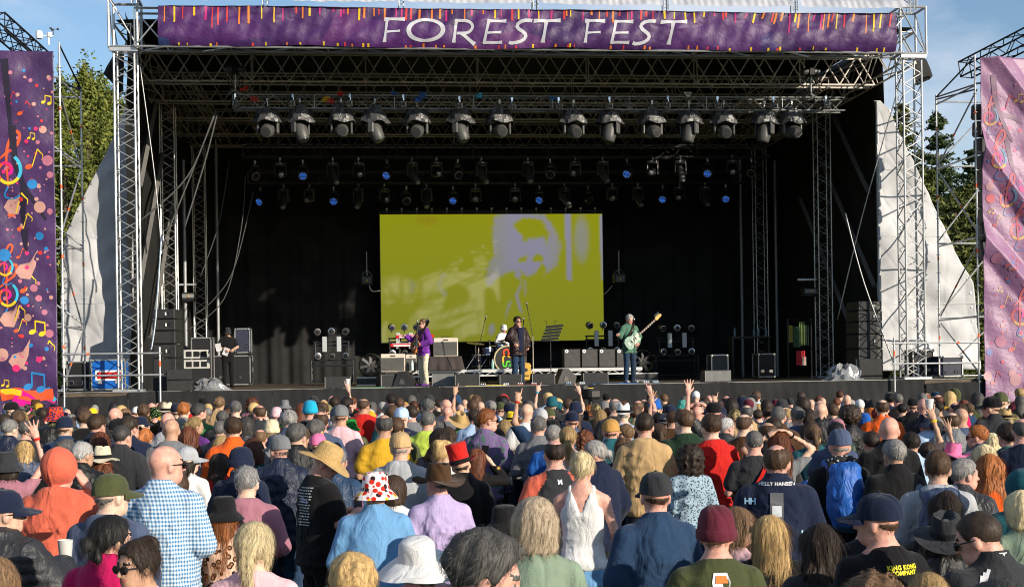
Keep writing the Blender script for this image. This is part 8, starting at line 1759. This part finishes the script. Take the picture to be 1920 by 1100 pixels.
me.polygons.foreach_set('material_index', np.concatenate(Ms).astype(np.int32)); fc = link('far_crowd', me); tag(fc, 'dense far rows of the crowd pressed up to the stage', 'crowd', kind='stuff')
# ------------------------------------------------------------------ the band and the crew on stage
def performer(label, px, py_feet, py_top, Y, face, build, pose, style, tmat, trs, hair, hc, skin, yaw=0, pitch=0, glasses=False, z0=DZ, sit=False, hat=None, shoes='black', hh=None):
    """face: direction the body looks, degrees clockwise from straight at the audience turned to image right"""
    P = at(px, py_feet, Y); top = at(px, py_top, Y).z; k = ((top - z0) / (1.739 + .02)) if hh is None else hh / 1.739
    me = body_mesh(build, pose, yaw, pitch, 0, sit, .02); root = link('person', me); root.matrix_world = Matrix.Translation((P.x, Y, z0)) @ Matrix.Rotation(R(180 - face), 4, 'Z') @ Matrix.Diagonal((k, k, k, 1))
    for i_, m_ in enumerate((SKIN[skin], LIPS, hairmat(hc), EYEW)): setmat(root, m_, i_)
    HM = head_mat(yaw, pitch, 0); t = link({'tee': 'shirt', 'jacket': 'jacket', 'shirt': 'shirt', 'hoodie': 'jumper'}[style], top_mesh(build, pose, style, 1, .018), root); setmat(t, tmat); tr = link('trousers', trousers_mesh(build, sit, .018), root); setmat(tr, fab(trs))
    if hair: child_at('hair', hair_mesh(hair, 0, True), root, HM, hairmat(hc))
    if hat: child_at('cap', hat_mesh(hat[0]), root, HM @ Matrix.Translation((0, 0, .004)), fab(hat[1]))
    if glasses: child_at('sunglasses', glasses_mesh(), root, HM, mat('shades', (.012, .012, .014), .12, 0, 0, 1, 0, spec=.6))
    if shoes:
        for sg in (-1, 1):
            an = LEGS[sit][2]; s_ = link('shoe', shoe_mesh(), root); s_.matrix_local = T(an[0] * sg, an[1] - .01, an[2] - .066) @ RZ(-8 * sg); setmat(s_, fab(shoes))
    tag(root, label, 'person', 'people on stage'); return root, t
CN['cordcream'] = '#c8bfa8'; CN['violet'] = '#6d2f94'; CN['jeans'] = '#233850'; CN['jadegreen'] = '#4a6f5c'; CN['leather'] = '#2a1c1c'; CN['ink'] = '#1c2038'
g1, _ = performer('guitarist in a purple jumper and cream trousers singing to the left', 795, 721, 597, 1.6, 62 + 180 - 180 + 0, 'm', 'guitar', 'hoodie', fab('violet'), 'cordcream', 'short', 'lightbrown', 1, 0, 0, True, shoes='purple')
g1.matrix_world = g1.matrix_world @ Matrix.Identity(4)
s1, _ = performer('singer in a dark leather jacket, sunglasses and jeans at centre stage', 972, 716, 593, 2.0, -22, 'h', 'sing', 'jacket', fab('leather', 'shell'), 'jeans', 'messy', 'darkbrown', 1, 0, 0, True, shoes='black')
b1, _ = performer('bass player in a green shirt and jeans with a pale bass', 1181, 714, 588, 1.7, -20, 'm', 'guitar2', 'shirt', fab('jadegreen'), 'jeans', 'short', 'silver', 1, 0, -14, False, shoes='lightgrey')
d1, _ = performer('drummer in a white jumper and white cap behind the kit', 945, 690, 608, 7.1, -35, 'm', 'drum', 'hoodie', fab('white'), 'charcoal', None, 'black', 2, 0, -10, False, z0=rzt - .42 + .05, sit=True, hat=('beanie', 'white'), hh=1.72)
c1, _ = performer('stage hand in black clothes and cap reading papers in the left wing', 428, 716, 613, 6.0, -15, 'm', 'paper', 'tee', fab('black'), 'black', 'crew', 'darkbrown', 0, 0, -18, False, hat=('cap', 'charcoal'))
# open shirt front of the singer
MB().grid(lambda u, v: ((u - .5) * (.16 - .05 * v), .168 + .012 * math.cos((u - .5) * 3) + (.02 if v < .5 else .012), 1.47 - .62 * v), 6, 8).build('undershirt', fab('ink'), s1, 180)
MB().grid(lambda u, v: ((u - .5) * .07 * (1 - v), .15 + .02 * v, 1.50 - .12 * v), 3, 3).build('open_collar', SKIN[1], s1, 180)
for nm, px_, dx, dz, rz in (('sheet_of_paper', 410, -.02, 0, -14), ('sheet_of_paper', 424, 0, -.1, 22)):
    p = at(px_, 651 if dz == 0 else 659, 5.7); t = MB().grid(lambda u, v: ((u - .5) * .17, .01 * math.sin(3 * u), (.5 - v) * .23), 4, 4).build('sheet_of_paper', mat('grey_paper', (.42, .42, .44), .8)); t.matrix_world = T(p.x, 5.66, p.z) @ RY(rz) @ RZ(20); tag(t, 'white sheet of paper in the stage hand left hand' if dz == 0 else 'second white sheet of paper held lower by the stage hand', 'paper', 'papers of the stage hand')
# electric guitars, built flat (x along the neck, y thickness, z across) and hung on their players
def egt(name, label, M, bodycol, neckcol, headcol, bass=False, guard=None):
    t = thing(name, label, 'guitar'); t.matrix_world = M; L_ = 1.0 if bass else .82
    out = [(-.02, .0), (-.01, .10), (.06, .16), (.16, .165), (.24, .125), (.30, .12), (.38, .16), (.46, .15), (.455, .10), (.40, .06), (.39, 0), (.38, -.06), (.42, -.11), (.40, -.15), (.34, -.145), (.27, -.11), (.20, -.12), (.12, -.16), (.04, -.15), (-.01, -.09)]
    MB().prism([(x - .2, z) for x, z in out], .045).build('body', bodycol, t)
    if guard: MB().prism([(x * .62 - .02, z * .6 - .02) for x, z in out], .006, T(0, -.027, 0)).build('pickguard', guard, t)
    MB().box((.2 + L_ * .33, -.012, 0), (L_ * .72, .024, .05)).build('neck', neckcol, t)
    for k in range(9): MB().box((.24 + L_ * .072 * k, -.027, 0), (.006, .004, .05)).build('fret', CHROME, t)
    hx_ = .2 + L_ * .69; MB().prism([(hx_, -.03), (hx_ + .04, -.045), (hx_ + .2, -.03), (hx_ + .22, .01), (hx_ + .16, .05), (hx_ + .04, .05), (hx_, .03)], .02, T(0, -.008, 0)).build('headstock', headcol, t)
    for k in range(4): MB().lathe([(.008, 0), (.008, .03), (.018, .035), (.014, .05), (0, .05)], 8, T(hx_ + .045 + .042 * k, -.008, .05) @ RX(0)).build('tuning_peg', CHROME, t, 40)
    for x in (-.02, .06, .12): MB().box((x, -.028, 0), (.035, .014, .08)).build('pickup', BLKP, t)
    MB().box((-.12, -.027, 0), (.04, .014, .085)).build('bridge', CHROME, t)
    for k in range(2): MB().lathe([(.016, 0), (.014, .014), (0, .014)], 10, T(-.1 + .05 * k, -.024, -.10) @ RX(90)).build('knob', CHROME, t)
    return t
def hang(root, loc, tiltdeg, yawdeg): return root.matrix_world @ T(*loc) @ RZ(180 + yawdeg) @ RY(tiltdeg)
bz = hang(b1, (.06, .225, 1.06), -38, 0); egt('bass_guitar', 'pale sea green electric bass with wooden headstock held by the bass player', bz, mat('seafoam', srgb('#7f9c8e'), .25), mat('rosewood', (.06, .03, .02), .4), mat('maple', (.55, .3, .07), .3), True, mat('mint_guard', srgb('#a8b8a8'), .35))
gz = hang(g1, (.04, .225, 1.06), -40, 0); egt('electric_guitar', 'sunburst electric guitar held by the purple guitarist', gz, mat('sunburst', (.45, .13, .03), .2, 0, 0, 1, .6, 5), MATS['rosewood'], BLKP, False, mat('cream_guard', (.55, .5, .4), .4))
for root, m_ in ((b1, fab('brown')), (g1, fab('black'))):
    MB().tube([(.14, .17, 1.0), (.10, .165, 1.2), (-.04, .15, 1.42), (-.11, .03, 1.51), (-.10, -.12, 1.42), (.06, -.16, 1.2), (.18, -.02, 1.05)], .016, 6).build('guitar_strap', m_, root, 180)
for sg in (-1, 1):
    w = d1.matrix_world @ Vector((.22 * sg, .36, 1.13)); e = d1.matrix_world @ Vector((.10 * sg, .70, 1.20)); tag(MB().tube([w, e], [.009, .006], 6).build('drumstick', mat('hickory', (.55, .4, .22), .5)), f"drumstick in the drummer's {'right' if sg > 0 else 'left'} hand", 'drumstick', 'drumsticks')
# covered broadcast camera in the pit
p = at(1107, 738, -2.4); t = thing('broadcast_camera', 'black covered television camera in front of the stage', 'camera', (p.x, -2.4, 0)); zc = p.z
MB().box((0, 0, zc), (.34, .55, .26), RZ(20), .06).build('rain_cover', BLKP, t); MB().lathe([(.10, -.18), (.12, .0), (.12, .12), (.085, .14)], 18, T(.13, .28, zc) @ RX(-75) @ RY(0)).build('lens_hood', BLKP, t, 40); MB().tube([(0, 0, .3), (0, 0, zc - .1)], .05, 10).build('pedestal', BLKM, t, 40)
for k in range(3): MB().tube([(0, 0, .5), (.45 * math.cos(k * 2.1), .45 * math.sin(k * 2.1), .02)], .025, 6).build('leg', BLKM, t)
MB().box((-.14, -.1, zc + .16), (.14, .05, .1), RZ(20), .01).build('viewfinder', BLKP, t); MB().box((-.02, .02, zc + .135), (.20, .06, .015), RZ(20)).build('yellow_tape', mat('yellow_tape', srgb('#d8b020'), .5), t)
# folded camp chair in the foreground
p = deep(572, 1055, FPX / 300); t = thing('camp_chair', 'folded green and white camp chair standing behind the man with the phone', 'chair', (p.x, p.y, 0)); 
for k, (x, c) in enumerate(((-.09, 'white'), (0, 'green'), (.08, 'darkgreen'))): MB().grid(lambda u, v, x=x: (x - .045 + .09 * u, .03 * math.sin(5 * u + 2 * v), 1.02 - .62 * v), 6, 10).build('fabric_panel', fab(c), t, 180)
for x in (-.14, .13): MB().tube([(x, .02, 0), (x, 0, 1.05)], .012, 8).build('leg', BLKM, t, 40); MB().tube([(x, .1, 0), (-x * .6, .06, .95)], .012, 8).build('leg', BLKM, t, 40)
# crowd barrier in front of the stage
BAR_ = mat('barrier_steel', (.35, .35, .35), .5, .6)
for k in range(20):
    x = -12 + 1.2 * k; t = thing('crowd_barrier', f"{k + 1}th steel barrier panel from the left along the pit" if k > 2 else f"{('first', 'second', 'third')[k]} steel barrier panel from the left along the pit", 'barrier', (x, -2.9, 0), 0, 'pit barrier'); MB().tube([(0, 0, 0), (0, 0, 1.15), (1.15, 0, 1.15), (1.15, 0, 0)], .02, 6).build('frame', BAR_, t); MB().box((.575, .01, .6), (1.12, .006, .95)).build('mesh_panel', mat('barrier_panel', (.12, .12, .12), .6, .4), t); MB().box((.575, .35, .01), (1.1, .8, .02)).build('step_plate', BAR_, t)
